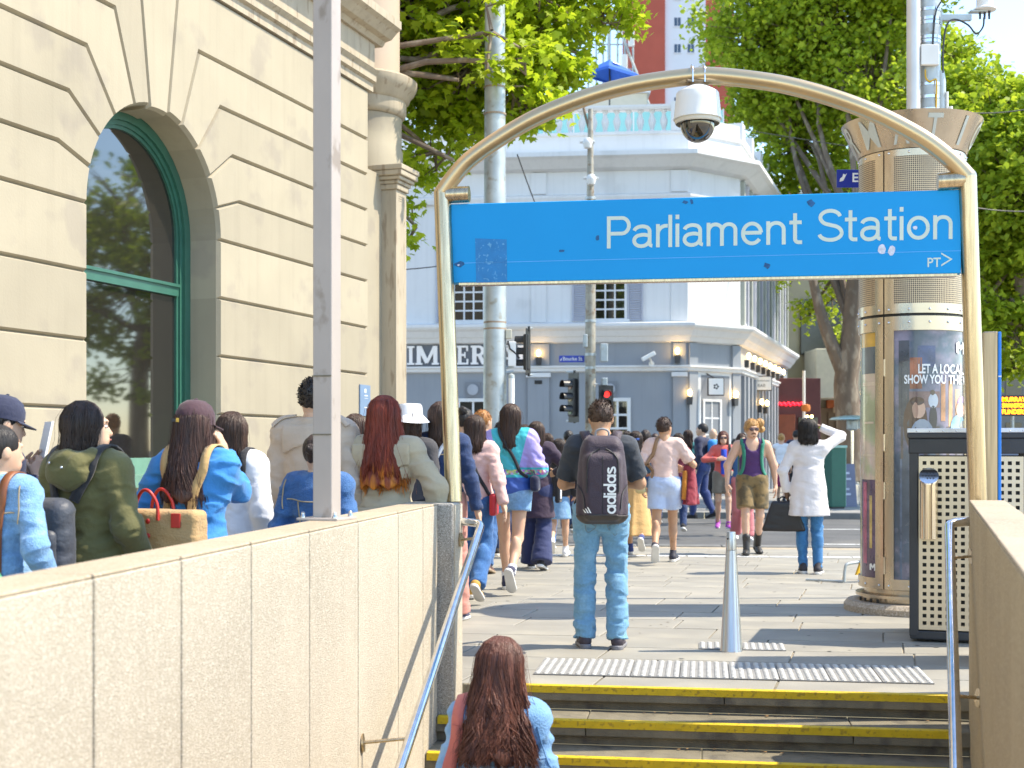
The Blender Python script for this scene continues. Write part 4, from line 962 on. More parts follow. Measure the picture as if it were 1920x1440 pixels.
# windows: opening, sash bars, shutters
def sash(fr_, s0, s1, z0, z1, nx, nz, arch=None, d=-.02, m=M_hw, bar=.045, fw=.07):
    w = bpy.data.objects.new('window', None); col.objects.link(w); w.parent = ho
    MB(H0).prism([(s0, z0), (s1, z0), (s1, z1), (s0, z1)], fr_, -.05, .012).build('pane', M_glass, w)
    for (a, b, c, e) in ((s0 - fw, s0, z0 - fw, z1 + fw), (s1, s1 + fw, z0 - fw, z1 + fw)): MB(H0).prism([(a, c), (b, c), (b, e), (a, e)], fr_, -.02, .07).build('frame', m, w)
    for (c, e) in ((z0 - fw, z0), (z1, z1 + fw)): MB(H0).prism([(s0, c), (s1, c), (s1, e), (s0, e)], fr_, -.02, .068).build('frame', m, w)
    for i in range(1, nx):
        x = s0 + (s1 - s0) * i / nx; MB(H0).prism([(x - bar / 2, z0), (x + bar / 2, z0), (x + bar / 2, z1), (x - bar / 2, z1)], fr_, .013, .045).build('glazing_bar', m, w)
    for j in range(1, nz):
        z = z0 + (z1 - z0) * j / nz; MB(H0).prism([(s0, z - bar / 2), (s1, z - bar / 2), (s1, z + bar / 2), (s0, z + bar / 2)], fr_, .012, .042).build('glazing_bar', m, w)
    return w
def shutter(px0, px1, y0, y1):
    a, b = sorted((hs(px0), hs(px1))); sh = bpy.data.objects.new('shutter', None); col.objects.link(sh); sh.parent = ho
    for (p, q, c, e) in ((a, a + .05, hz(y0), hz(y1)), (b - .05, b, hz(y0), hz(y1))): MB(H0).prism([(p, c), (q, c), (q, e), (p, e)], FH, .0, .06).build('stile', M_shut, sh)
    z = hz(y0); zt_ = hz(y1); nsl = 44
    for i in range(nsl):
        c = z + (zt_ - z) * i / nsl; e = z + (zt_ - z) * (i + .8) / nsl
        MB(H0).sweep([(.0, c), (.05, c), (.025, e), (.0, e)], FH, a + .05, b - .05).build('slat', M_shut, sh)
for (w0, w1, sl, sr) in ((853, 906, (818, 850), (910, 942)), (1117, 1171, (1073, 1105), (1176, 1206))):
    sash(FH, hs(w1), hs(w0), hz(596), hz(420), 3, 10)
    MB(H0).prism([(hs(w1) - .15, hz(604)), (hs(w0) + .15, hz(604)), (hs(w0) + .15, hz(598)), (hs(w1) - .15, hz(598))], FH, 0, .14).build('sill', M_hw, ho)
    shutter(*sl, 600, 415); shutter(*sr, 600, 415)
# grey storey: pilasters, vents, windows, lit lanterns, lettering
for (a, b) in ((990, 1030), (1262, 1286)):
    slab(a, b, 845, 700, M_hg, 'pilaster', -.02, .10); slab(a - 3, b + 3, 706, 698, M_hw, 'pilaster_cap', -.02, .15); slab(a, b, 684, 643, M_hg, 'pilaster', -.02, .08)
slab(765, 1286, 930, 858, M_hg2, 'plinth', -.02, .05)
for c in (887, 1143):
    slab(c - 14, c + 14, 744, 714, M_hg2, 'vent_frame', -.02, .05); ctr = H0 + hu * hs(c) + V(0, 0, hz(729))
    MB(H0).tube([ctr + hn * .04, ctr + hn * .10], .16, 20).build('round_vent', mat('vent_grey', (.36, .38, .42), .5, var=.08), ho, True)
for (a, b) in ((863, 912), (1140, 1176)): sash(FH, hs(b), hs(a), hz(905), hz(752), 2, 6, bar=.06, fw=.1)
slab(1003, 1017, 719, 712, M_black, 'number_plate', .1, .115)
M_bulb = mat_emit('warm_bulb', (1., .62, .22), 12.)
def lantern(p, n, lab):
    t = thing('wall_lantern', lab, 'lantern', p, group='lanterns on the hotel walls')
    u = V(-n.y, n.x, 0)
    MB(p).prism([(-.07, -.32), (.07, -.32), (.09, -.1), (-.09, -.1)], (p, u, ZUP, n), 0, .12).build('bracket', M_dark, t)
    MB(p).ball(p + n * .12 + V(0, 0, .02), (.06, .06, .09), 10, 8).build('bulb', M_bulb, t, True)
for px, py, lb in ((1011, 662, 'lit wall lantern after the last cream letter of the hotel name'), (1270, 660, 'lit wall lantern on the grey band beyond the bullet camera'), (1293, 738, 'lit wall lantern on the left side of the hotel corner door')): lantern(H0 + hu * hs(px) + hn * .1 + V(0, 0, hz(py)), hn, lb)
for s0, py in ((LC * .86, 738),): lantern(FC[0] + FC[1] * s0 + FC[3] * .05 + V(0, 0, hz(py)), FC[3], 'lit wall lantern between the hotel corner door and the side wall')
for i in range(8): lantern(FSd[0] + FSd[1] * (.3 + i * 1.25) + FSd[3] * .12 + V(0, 0, hz(662)), FSd[3], 'lit lantern of the row under the cornice on the hotel side wall')
for i in (2, 3): lantern(FSd[0] + FSd[1] * (.6 + i * 1.3) + FSd[3] * .12 + V(0, 0, hz(745)), FSd[3], 'lit lantern below the hanging sign on the hotel side wall')
slab(764, 1000, 684.5, 642.5, mat('name_band', (.13, .14, .16), .6, var=.08), 'name_band', -.02, .003)
# slab-serif name letters
M_name = mat('cream_letter', (.86, .81, .78), .5, var=.04)
def slab_letter(ch, x, w, h, z0):
    st = w * .27 if ch not in 'I' else w * .45; se = h * .10; B = []     # boxes (x0,z0,x1,z1)
    def rect(a, b, c, d): B.append([(x + a, z0 + b), (x + c, z0 + b), (x + c, z0 + d), (x + a, z0 + d)])
    def poly(p): B.append([(x + a, z0 + b) for a, b in p])
    if ch == 'I': rect(w / 2 - st / 2, 0, w / 2 + st / 2, h); rect(0, 0, w, se); rect(0, h - se, w, h)
    if ch == 'M':
        st = w * .18
        for c in (.12, .88): rect(w * c - st / 2, 0, w * c + st / 2, h); rect(w * c - w * .16, 0, w * c + w * .16, se)
        poly([(w * .02, h), (w * .24, h), (w * .56, h * .2), (w * .42, h * .05)]); poly([(w * .98, h), (w * .78, h), (w * .46, h * .2), (w * .52, h * .05)])
    if ch in 'PR':
        rect(w * .10, 0, w * .10 + st, h); rect(0, 0, w * .48, se); rect(0, h - se, w * .3, h)
        n = 10; o_, i_ = [], []
        for k in range(n + 1):
            a = math.pi / 2 - math.pi * k / n; o_.append((w * .52 + w * .38 * math.cos(a), h * .72 + h * .28 * math.sin(a))); i_.append((w * .50 + w * .16 * math.cos(a), h * .72 + h * .16 * math.sin(a)))
        for k in range(n): poly([o_[k], o_[k + 1], i_[k + 1], i_[k]])
        rect(w * .3, h * .88, w * .53, h); rect(w * .3, h * .44, w * .53, h * .56)
        if ch == 'R': poly([(w * .42, h * .5), (w * .68, h * .5), (w * 1.0, 0), (w * .72, 0)]); rect(w * .72, 0, w * 1.04, se)
    if ch == 'E':
        rect(w * .10, 0, w * .10 + st, h); rect(0, 0, w * .9, se); rect(0, h - se, w * .88, h); rect(w * .3, h * .45, w * .66, h * .57)
        rect(w * .78, 0, w * .92, h * .30); rect(w * .76, h * .72, w * .9, h); rect(w * .6, h * .36, w * .7, h * .66)
    if ch == 'A':
        poly([(w * .06, 0), (w * .22, 0), (w * .56, h), (w * .40, h)]); poly([(w * .70, 0), (w * .98, 0), (w * .64, h), (w * .40, h)]); rect(w * .2, h * .26, w * .8, h * .37); rect(-w * .04, 0, w * .34, se); rect(w * .62, 0, w * 1.06, se)
    if ch == 'L': rect(w * .10, 0, w * .10 + st, h); rect(0, 0, w * .9, se); rect(0, h - se, w * .5, h); rect(w * .78, 0, w * .92, h * .32)
    return B
nm = thing('name_lettering', 'large cream slab serif letters spelling the hotel name on the grey band', 'lettering', H0 + hu * hs(860) + V(0, 0, hz(683)))
xs_ = [('I', 764, 14), ('M', 781, 42), ('P', 826, 28), ('E', 857, 24), ('R', 883, 30), ('I', 917, 14), ('A', 935, 34), ('L', 971, 26)]
no = nm.location.copy(); FL = (H0, -hu, ZUP, hn)
for ch, px, wpx in xs_:
    x = -hs(px); w = wpx / s_; mb = MB(no)
    for b in slab_letter(ch, x, w, hz(645) - hz(681), hz(681)): mb.prism(b, FL, .0035, .07 + random.random() * .004)
    mb.build('letter', M_name, nm)
# entrance on the cant
MB(H0).prism([(.35, 0), (LC - .35, 0), (LC - .35, hz(690)), (.35, hz(690))], FC, -.02, .03).build('entrance_surround', M_hw, ho)
MB(H0).prism([(.5, 0), (LC - .45, 0), (LC - .45, hz(702)), (.5, hz(702))], FC, .0, .035).build('entrance_shade', M_hg2, ho)
sash(FC, .62, 1.25, .35, hz(752), 2, 5, bar=.05)
for a in (.0, LC - .34): MB(H0).prism([(a, 0), (a + .34, 0), (a + .34, hz(643)), (a, hz(643))], FC, -.02, .07).build('pilaster', M_hg, ho)
# side street wall: closely set pilasters
for i in range(15):
    a = .25 + i * .8
    if a + .3 > LS: break
    MB(H0).prism([(a, 0), (a + .32, 0), (a + .32, hz(699)), (a, hz(699))], FSd, -.02, .12).build('pilaster', M_hg if i % 2 else M_hg2, ho)
    MB(H0).prism([(a, hz(600)), (a + .22, hz(600)), (a + .22, hz(320)), (a, hz(320))], FSd, -.02, .12).build('pilaster', M_shut if i % 2 else mat('side_shade_grey', (.34, .36, .32), .7, var=.15, vscale=2), ho)  # upper pilasters greyed to paint in the dappled shade of this side
for i in range(5): sash(FSd, .9 + i * 2.4, 1.9 + i * 2.4, hz(594), hz(430), 2, 6, bar=.06)
# two hanging signs and a bullet camera
for (px, d_, w_, h_, lab, cat_, body) in ((1342, 38.2, .42, .46, 'white square hanging sign with a small dark emblem by the hotel door', 'sign', None), (1427, 42.5, .62, .42, 'white rectangular hanging sign along the hotel side wall', 'sign', 1)):
    c = at(px, 725 if body is None else 719, d_); t = thing('hanging_sign', lab, cat_, c)
    MB(c).box(c, (w_ + .06, .12, h_ + .06), bev=.02).build('case', M_dark, t)
    MB(c).box(c + V(0, -.065, 0), (w_, .012, h_), bev=.004).build('face', M_white, t)
    MB(c).tube([c + V(0, 0, h_ / 2), c + V(-.3, .3, h_ / 2 + .2)], .02, 8).build('bracket', M_dark, t)
    fr = (c + V(-w_ / 2, -.072, -h_ / 2), V(1, 0, 0), ZUP, V(0, -1, 0))
    if body is None:
        for k in range(5):
            a = 2 * math.pi * k / 5; MB(c).ball(c + V(.055 * math.cos(a), -.072, .055 * math.sin(a)), (.03, .003, .03), 8, 6).build('emblem', M_dark, t)
    else:
        letter_on('lettering', 'BAR', fr, .2, .09, .24, .1, .001, M_dark, t, .0, org=c)
        for k in range(12): MB(c).box(c + V(-.24 + k * .043, -.073, .08), (.022, .003, .035)).build('lettering', M_dark, t)
cc_ = at(1216, 668, 37.6); bc = thing('bullet_camera', 'white bullet security camera on the grey hotel band', 'security camera', cc_)
Mx = Matrix.Rotation(R(-28), 3, 'Y')
MB().box((0, 0, 0), (.42, .13, .12), M=Mx, bev=.02).build('housing', M_whitep, bc); MB().tube([(.05, .05, -.06), (.1, .15, -.2)], .03, 8).build('arm', M_whitep, bc, True); MB().tube([(.1, .15, -.2), (.1, .2, -.2)], .08, 12).build('mount', M_whitep, bc, True)
# things on the hotel roof
um = at(1143, 165, 42); uu = thing('roof_umbrella', 'blue market umbrella with a white patch on the hotel roof', 'umbrella', V(um.x, um.y, hz(246)))
uz = gz(112, 42) - hz(246); ur = .93
M_ub = mat('umbrella_blue', (.01, .10, .48), .7, var=.06)
cor = [V(ur, .1, uz - .44), V(.1, ur, uz - .44), V(-ur, -.1, uz - .44), V(-.1, -ur, uz - .44)]
MB().add([V(0, 0, uz)] + cor + [c - V(0, 0, .09) for c in cor], [(0, 1 + k, 1 + (k + 1) % 4) for k in range(4)] + [(1 + k, 5 + k, 5 + (k + 1) % 4, 1 + (k + 1) % 4) for k in range(4)]).build('canopy', M_ub, uu)
for c in cor: MB().tube([V(0, 0, uz - .1), c - V(0, 0, .03)], .012, 6).build('rib', M_dark, uu)
MB().tube([(0, 0, 0), (0, 0, uz)], .025, 8).build('pole', M_dark, uu)
MB().add([V(.12, -.42, uz - .225), V(.36, -.18, uz - .225), V(.20, -.08, uz - .115), V(.06, -.22, uz - .115)], [(0, 1, 2, 3)]).build('white_patch', M_white, uu, fix=False)
gb = thing('glass_screen', 'turquoise glass screen behind the roof balustrade', 'screen', V(gx(1150, 41), 41, hz(214)))
M_turq = mat('turquoise_glass', (.25, .55, .52), .12, var=.1, vscale=1, coat=.5)
for i in range(7):
    MB().box((-2.6 + i * .92, 0, .45), (.88, .02, .85)).build('pane', M_turq, gb); MB().box((-2.14 + i * .92, 0, .46), (.04, .05, .9)).build('post', M_hw, gb)
ph = thing('roof_penthouse', 'low cream rooftop box behind the blue umbrella', 'rooftop', V(gx(1150, 47), 47, hz(246)))
MB().box((.0, 0, 1.4), (2.1, 3, 3.4), bev=.03).build('wall', mat('cream_wall', (.60, .55, .44), .7, var=.06), ph); MB().box((0, 0, 3.15), (2.3, 3.2, .14)).build('roof_edge', M_hw, ph)
la = thing('rooftop_antenna_frame', 'lattice of grey antenna poles and dishes on the rooftop', 'antenna', V(gx(1145, 49), 49, hz(246) + 3.1))
for i, (a, h_) in enumerate(((1103, 3.2), (1118, 3.6), (1131, 4.2), (1142, 4.4), (1158, 3.4), (1172, 3.8), (1187, 3.0))):
    x = gx(a, 49) - gx(1145, 49); MB().tube([(x, 0, 0), (x, 0, h_)], .035 + .03 * (i == 3), 8).build('pole', M_galv, la)
for z in (.9, 1.8, 2.7): MB().tube([(gx(1100, 49) - gx(1145, 49), 0, z), (gx(1190, 49) - gx(1145, 49), 0, z)], .025, 6).build('rail', M_galv, la)
MB().tube([(.2, 0, 3.6), (1.6, 0, 0)], .05, 8).build('stay', M_galv, la)
for x, z in ((.75, 2.9), (.1, 1.3), (.5, 2.0)): MB().box((x, -.1, z), (.22, .15, .6), bev=.03).build('panel_antenna', M_whitep, la)

# ================================================================== brick and white tower far behind
td_ = 128.; tw = thing('brick_tower', 'tall red brick and white tower block far behind the hotel', 'tower', V(gx(1215, td_), td_, 0))
M_br = mat('red_brick', (.40, .085, .055), .85, var=.10, vscale=.5)
M_tw = mat('tower_white', (.62, .64, .70), .8, var=.04, vscale=.3)
xa, xb, xc = gx(1180, td_), gx(1247, td_), gx(1324, td_); ox = gx(1215, td_)
MB().box(((xa + xb) / 2 - ox, 4, 30), (xb - xa, 8, 60)).build('brick_wall', M_br, tw)
MB().box(((xb + xc) / 2 - ox, 4.3, 30), (xc - xb - .01, 8, 60)).build('white_wall', M_tw, tw)
MB().box((gx(1352, td_) - ox, 5, 30), (gx(1380, td_) - gx(1325, td_), 8, 60)).build('brick_wall', M_br, tw)
for i in range(8):
    for px in (1271, 1296):
        z = gz(39 + 50 * (i - 1), td_); x = gx(px, td_) - ox
        wv = MB().box((x, .31, z), (.62, .06, .8)).build('window', mat('blue_window', (.05, .08, .13), .15, var=.1), tw)
        MB().box((x, .26, z - .46), (.74, .1, .08)).build('sill', M_tw, wv); MB().box((x, .275, z), (.04, .02, .8)).build('bar', M_tw, wv)
# ================================================================== trees
def leaf_shape(kind):
    if kind == 'plane':                                  # five-lobed leaf, base at the origin, along +y
        return [(0, 0, 0), (.28, -.05, -.02), (.50, .22, -.06), (.30, .34, 0), (.46, .66, -.05), (.20, .58, .02), (0, 1.0, -.04), (-.20, .58, .02), (-.46, .66, -.05), (-.30, .34, 0), (-.50, .22, -.06), (-.28, -.05, -.02)]
    return [(0, 0, 0), (.42, .35, -.05), (.30, .75, .0), (0, 1.0, -.05), (-.30, .75, .0), (-.42, .35, -.05)]
def leaf_mesh(name, pts, size, kind, rs_, droop=.5):
    """one leaf per point, turned at random, most of them facing up and hanging a little"""
    n = len(pts); T = np.array(leaf_shape(kind)); m = len(T)
    az = rs_.uniform(0, 2 * np.pi, n); tilt = rs_.normal(droop, .45, n); roll = rs_.normal(0, .5, n); sz = size * rs_.uniform(.6, 1.15, n)
    L = T[None] * sz[:, None, None]
    cr, sr = np.cos(roll)[:, None], np.sin(roll)[:, None]; x = L[..., 0] * cr + L[..., 2] * sr; z = -L[..., 0] * sr + L[..., 2] * cr; y = L[..., 1]
    ct, st = np.cos(-tilt)[:, None], np.sin(-tilt)[:, None]; y, z = y * ct - z * st, y * st + z * ct
    ca, sa = np.cos(az)[:, None], np.sin(az)[:, None]; x, y = x * ca - y * sa, x * sa + y * ca
    vv = np.stack([x, y, z], -1) + pts[:, None, :]
    return raw_mesh(name, vv.reshape(-1, 3), np.arange(n * m).reshape(n, m))
def mat_leaf(name, c, tr=.5):
    m = mat(name, c, .5, var=.0, trans=tr, spec=.35)
    n, l = m.node_tree.nodes, m.node_tree.links; p = n['Principled BSDF']
    g = n.new('ShaderNodeNewGeometry'); hs_ = n.new('ShaderNodeHueSaturation'); hs_.inputs['Color'].default_value = (*c, 1)
    for a, b, s in (('Value', .78, 1.32), ('Hue', .485, .512)):
        r = n.new('ShaderNodeMapRange'); r.inputs[3].default_value = b; r.inputs[4].default_value = s; l.new(g.outputs['Random Per Island'], r.inputs[0]); l.new(r.outputs[0], hs_.inputs[a])
        if a == 'Hue': r.inputs[1].default_value = 1; r.inputs[2].default_value = 0
    l.new(hs_.outputs[0], p.inputs['Base Color'])
    for x in n:
        if x.type == 'BSDF_TRANSLUCENT': l.new(hs_.outputs[0], x.inputs[0])
    return m
M_leaf = mat_leaf('plane_leaf', (.37, .48, .030), .6); M_leaf2 = mat_leaf('street_leaf', (.34, .44, .035), .56)
M_bark = mat('bark', (.16, .115, .08), .9, var=.35, vscale=3, bump=.8, bscale=14, c2=(.26, .21, .155), c2amt=.35, c2scale=5, stretch=(1, 1, .45))
def tree(label, base, trunk, blobs, n_cl, per, size, seed, kind='plane', cl_r=.45, mleaf=None, forks=()):
    """trunk: list of (x,y,z,r) world points; blobs: ellipsoids (centre, radii) that the leaf clumps fill; twigs run to the clumps"""
    rs_ = np.random.RandomState(seed); t = thing('plane_tree', label, 'tree', base, group=None)
    tp = [V(*p[:3]) for p in trunk]; MB(base).tube(smooth_path(tp, 3), list(np.interp(np.linspace(0, len(tp) - 1, 3 * (len(tp) - 1) + 1), range(len(tp)), [p[3] for p in trunk])), 14).build('trunk', M_bark, t, True)
    vol = np.array([np.prod(b[1]) for b in blobs]); idx = rs_.choice(len(blobs), n_cl, p=vol / vol.sum()); C = []
    for i in idx:
        q = rs_.normal(size=3); q *= rs_.uniform(.25, 1) ** (1 / 2.2) / np.linalg.norm(q); C.append(np.array(blobs[i][0]) + q * np.array(blobs[i][1]))
    C = np.array(C)
    # limbs: trunk top to each blob, then twigs to the clumps
    mb = MB(base); top = tp[-1]
    for b in blobs:
        c = V(*b[0]); m_ = top.lerp(c, .5) + V(*(rs_.normal(size=3) * .15 * np.array(b[1]))) + V(0, 0, .1 * b[1][2]); st = tp[rs_.randint(max(1, len(tp) - 2), len(tp))]
        mb.tube(smooth_path([st, m_, c], 4), list(np.linspace(trunk[-1][3] * .5, .025, 9)), 8)
    for a, b2 in forks: mb.tube(smooth_path([V(*p) for p in a], 4), list(np.linspace(b2, b2 * .3, 4 * (len(a) - 1) + 1)), 8)
    for i, c in zip(idx, C):
        o_ = V(*blobs[i][0]); c = V(*c); j = V(*(rs_.normal(size=3) * .12)); mb.tube([o_.lerp(c, .05), o_.lerp(c, .5) + j - V(0, 0, .1), c], [.030, .018, .005], 5, cap=False)
    mb.build('limbs', M_bark, t, True)
    off = rs_.normal(size=(n_cl, per, 3)); off *= (cl_r * rs_.uniform(.2, 1, (n_cl, per, 1))) / np.linalg.norm(off, axis=2, keepdims=True); off[..., 2] *= .7
    P = (C[:, None, :] + off).reshape(-1, 3) - np.array(base)[None]
    cr = obj('crown', leaf_mesh('crown', P, size, kind, rs_), mleaf or M_leaf, t); cr['kind'] = 'stuff'
    return t
D1 = 20.
def eb(px, py, d, rx, rz, ry=None): p = at(px, py, d); return (tuple(p), (rx, ry or (rx + rz) / 2, rz))
tb1 = V(-5.2, 20.5, 0)
tree('bright green plane tree leaning out from behind the beige building corner', tb1, [(-5.2, 20.5, 0, .28), (-5.0, 20.2, 2.5, .24), (-4.4, 19.5, 5, .2), (-3.6, 18.5, 6.6, .15)],
     [eb(850, 70, D1, 2.0, 1.5, 1.2), eb(1000, -10, D1, 1.3, .9, .9), eb(1110, 15, 20.4, .75, .5), eb(815, 285, 19.6, .5, .62, .7), eb(780, 425, 19.6, .3, .45, .5), eb(965, 165, 19.6, .9, .72, .8), eb(870, 210, 20, .7, .7, .8), eb(780, -40, 21, 2.4, 1.8), eb(795, 320, 20, .36, .3, .5), eb(1060, 95, 20, .45, .55), eb(900, -150, 20.5, 2.2, 1.4, 2), eb(880, 130, 19.4, 1.3, .9, .7), eb(920, 60, 18.0, .75, .55, .2), eb(985, 120, 18.0, .4, .35, .15), eb(860, 150, 18.1, .45, .4, .15), eb(850, 300, 18.2, .3, .3, .15)],
     1000, 32, .165, 11, 'plane', .40)
T2 = 44.
def hb_(px, d): return V(gx(px, d), d, 0)
b2 = hb_(1592, 42); yy = 42.
tree('tall plane tree with a forked trunk standing outside the cafe', b2, [(b2.x, yy, 0, .50), (b2.x + .05, yy, 1.6, .42), (b2.x - .1, yy, 3.4, .38), (b2.x + .1, yy, 5.0, .34), (b2.x + .3, yy, 8, .24)],
     [eb(1440, 70, 46, 2.2, 2.8, 2), eb(1560, 60, 45, 2.8, 2.8, 2), eb(1640, 160, 44, 2.2, 2.4, 2), eb(1500, 270, 46, 1.6, 2.0), eb(1580, 380, 45, 1.6, 1.5), eb(1500, 430, 46, 1.0, 1.2), eb(1590, 520, 44, .6, .55), eb(1480, 160, 46, 2.0, 2.2, 2), eb(1530, 540, 45, .8, .5), eb(1680, -60, 44, 2.6, 2.2, 2), eb(1490, -60, 46, 2.6, 1.8, 2), eb(1420, 200, 47, 1.0, 1.2), eb(1350, 40, 48, 1.0, 1.6), eb(1520, 590, 45, .75, .5), eb(1560, 560, 44, .8, .7), eb(1490, 520, 47, .5, .5), eb(1585, 620, 44.5, .4, .4)],
     1400, 34, .21, 12, 'oval', .66, M_leaf2, forks=(([(b2.x - .05, yy, 3.5), (b2.x - .85, yy, 5.5), (b2.x - 1.4, yy, 8.0)], .28), ([(b2.x + .1, yy, 3.8), (b2.x + .6, yy, 6), (b2.x + 1, yy, 9)], .22)))
b3 = hb_(1990, 33)
tree('broad plane tree whose crown fills the view behind the pillar', b3, [(b3.x, 33, 0, .34), (b3.x, 33, 2, .3), (b3.x - .5, 33, 4.2, .25), (b3.x - 1.2, 33, 6, .18)],
     [eb(1870, 250, 33, 1.5, 1.3), eb(1820, 190, 34, 1.2, 1.2), eb(1880, 420, 33, 1.3, 1.3), eb(1850, 560, 33, .9, .9), eb(1910, 640, 33, .8, .75), eb(1790, 330, 35, 1.3, 1.5), eb(1940, 330, 32, 1.6, 2), eb(1770, 110, 36, 1.0, 1.0), eb(1905, 210, 34, .9, .9), eb(1860, 690, 34, .45, .35), eb(1890, 560, 34, 1.0, .9), eb(1900, 690, 34, .7, .45), eb(1850, 480, 33, .8, .9)],
     1000, 36, .18, 13, 'oval', .52, M_leaf2, forks=(([(b3.x - .5, 33, 4.2), (b3.x - 1.6, 33, 4.6), (b3.x - 2.6, 32.8, 4.4)], .09),))
b4 = hb_(1700, 60)
tree('dark leafy tree further down the side street', b4, [(b4.x, 60, 0, .4), (b4.x, 60, 4, .35), (b4.x, 60, 7, .25)],
     [eb(1640, 250, 60, 3.4, 4.0), eb(1800, 300, 62, 4, 4), eb(1700, 500, 60, 3.6, 2.6), eb(1860, 520, 62, 3.4, 3), eb(1560, 420, 60, 2, 3), eb(1920, 400, 60, 3, 4)], 620, 36, .33, 14, 'oval', 1.0, M_leaf2)
b5 = V(20, 30.8, 0)
tree('leafy plane tree mirrored in the green arched window', b5, [(20, 30.8, 0, .35), (20, 30.8, 3, .3), (19.8, 30.8, 5, .22)],
     [((20, 31, 6.5), (3.2, 2.6, 2.6)), ((17.5, 31.5, 5.6), (2.2, 2.2, 2.0)), ((23, 30, 7), (2.6, 2.6, 2.6)), ((20, 31, 4.0), (2.4, 1.6, 1.3)), ((21, 31, 9), (3, 2.5, 2))], 260, 30, .28, 15, 'oval', .7, M_leaf2)

# ================================================================== buildings down the side street
def simple(name, label, cat, loc, parts):
    t = thing(name, label, cat, loc)
    for (n_, c, s, m) in parts: MB().box(c, s, bev=.02).build(n_, m, t)
    return t
c0 = hb_(1520, 52)
M_brown = mat('brown_wall', (.20, .135, .085), .7, var=.15, vscale=1); M_olive = mat('olive_wall', (.33, .30, .21), .7, var=.1, vscale=1); M_darkwin = mat('dark_shopfront', (.03, .028, .026), .15, var=.2, spec=.7)
M_maroon = mat('maroon_paint', (.09, .022, .025), .5, var=.1)
cf = simple('cafe_building', 'olive and brown cafe building with a cream awning beyond the tree', 'building', c0,
            [('wall', (2.2, 4, 4.2), (10, 6, 8.4), M_olive), ('shopfront', (2.4, .95, 1.5), (9, .2, 3.0), M_brown), ('dark_opening', (3.3, .82, 1.9), (2.1, .12, 1.5), M_darkwin), ('dark_opening', (-.6, .82, 1.3), (1.2, .12, 2.6), M_darkwin),
             ('orange_fascia', (2.6, .78, 3.25), (3.6, .2, .55), mat('orange_fascia', (.42, .10, .025), .6, var=.15)), ('upper_window', (.6, .95, 6.2), (1.6, .16, 2.2), M_darkwin), ('upper_window', (3.2, .95, 6.2), (1.6, .16, 2.2), M_darkwin)])
for i in range(11): MB().box((1.1 + i * .28, .60, 2.9), (.16, .03, .22), bev=.01).build('valance_scallop', mat('tan_cloth', (.42, .30, .2), .8), cf)
for i in range(14): MB().box((.6 + i * .3, .80, 1.4), (.05, .08, 2.8)).build('mullion', M_brown, cf)
MB().box((1.55, -.1, 4.25), (3.2, 2.0, 1.9), bev=.03).build('cream_awning', mat('cream_canvas', (.52, .49, .38), .8, var=.06), cf)
mr = hb_(1490, 47.5); rb_ = simple('maroon_shopfront', 'dark maroon shopfront with a bright red sign next to the hotel', 'shop', mr,
            [('wall', (.0, 1.5, 1.95), (1.95, 2.6, 3.9), M_maroon), ('door', (-.25, .15, 1.3), (.6, .08, 2.6), mat('rust_door', (.22, .05, .02), .5, var=.15)), ('window', (.5, .15, 1.4), (.7, .08, 2.2), M_darkwin)])
MB().tube(smooth_path([V(-.9 + 1.25 * i / 16, .14, 2.93 + (.20 if i == 1 else .09 * (i % 2)) + .01 * math.sin(i * 2.3)) for i in range(17)], 4), .035, 6).build('red_script', mat_emit('red_neon', (.9, .01, .03), 1.2), rb_, True)
tl_ = thing('paper_lantern', 'orange paper lantern hanging on a pole outside the shops', 'lantern', at(1511, 765, 46))
MB().lathe((0, 0, 0), [(.06, -.13), (.14, -.1), (.16, 0), (.14, .1), (.06, .13)], 14).build('shade', mat('orange_paper', (.55, .17, .03), .7, var=.2, vscale=20), tl_, True)
MB().tube([(-.02, .22, -2.4), (-.02, .22, 1.3)], .05, 10).build('pole', M_whitep, tl_, True)
for i in range(2): MB().ball(at(1514 + i * 8, 781, 45) - tl_.location, .045, 8, 6).build('bulb', M_bulb, tl_, True)
# row behind the hotel along the side street, and a block far right to close the view
sv = hb_(1478, 58); M_pale = mat('pale_facade', (.50, .48, .42), .75, var=.1, vscale=.6)
st_ = thing('narrow_facade', 'narrow pale facade with vertical fins past the hotel side wall', 'building', sv, R(-12))
MB().box((.6, 3, 6.5), (3.2, 6, 13), bev=.02).build('wall', M_pale, st_)
for i in range(7): MB().box((-.8 + i * .45, -.1, 8.2), (.12, .2, 9), bev=.01).build('fin', M_hw if i % 2 else mat('orange_fin', (.5, .24, .12), .7), st_)
fb = thing('far_block', 'grey office block closing the far end of the side street', 'building', V(gx(1900, 110), 110, 0))
MB().box((0, 5, 10), (60, 10, 20)).build('wall', mat('far_grey', (.18, .17, .15), .8, var=.15, vscale=.2), fb)
for i in range(-12, 13):
    for j in range(5): MB().box((i * 2.3, -.02, 2.5 + j * 3.6), (1.3, .1, 2.0)).build('window', M_darkwin, fb)

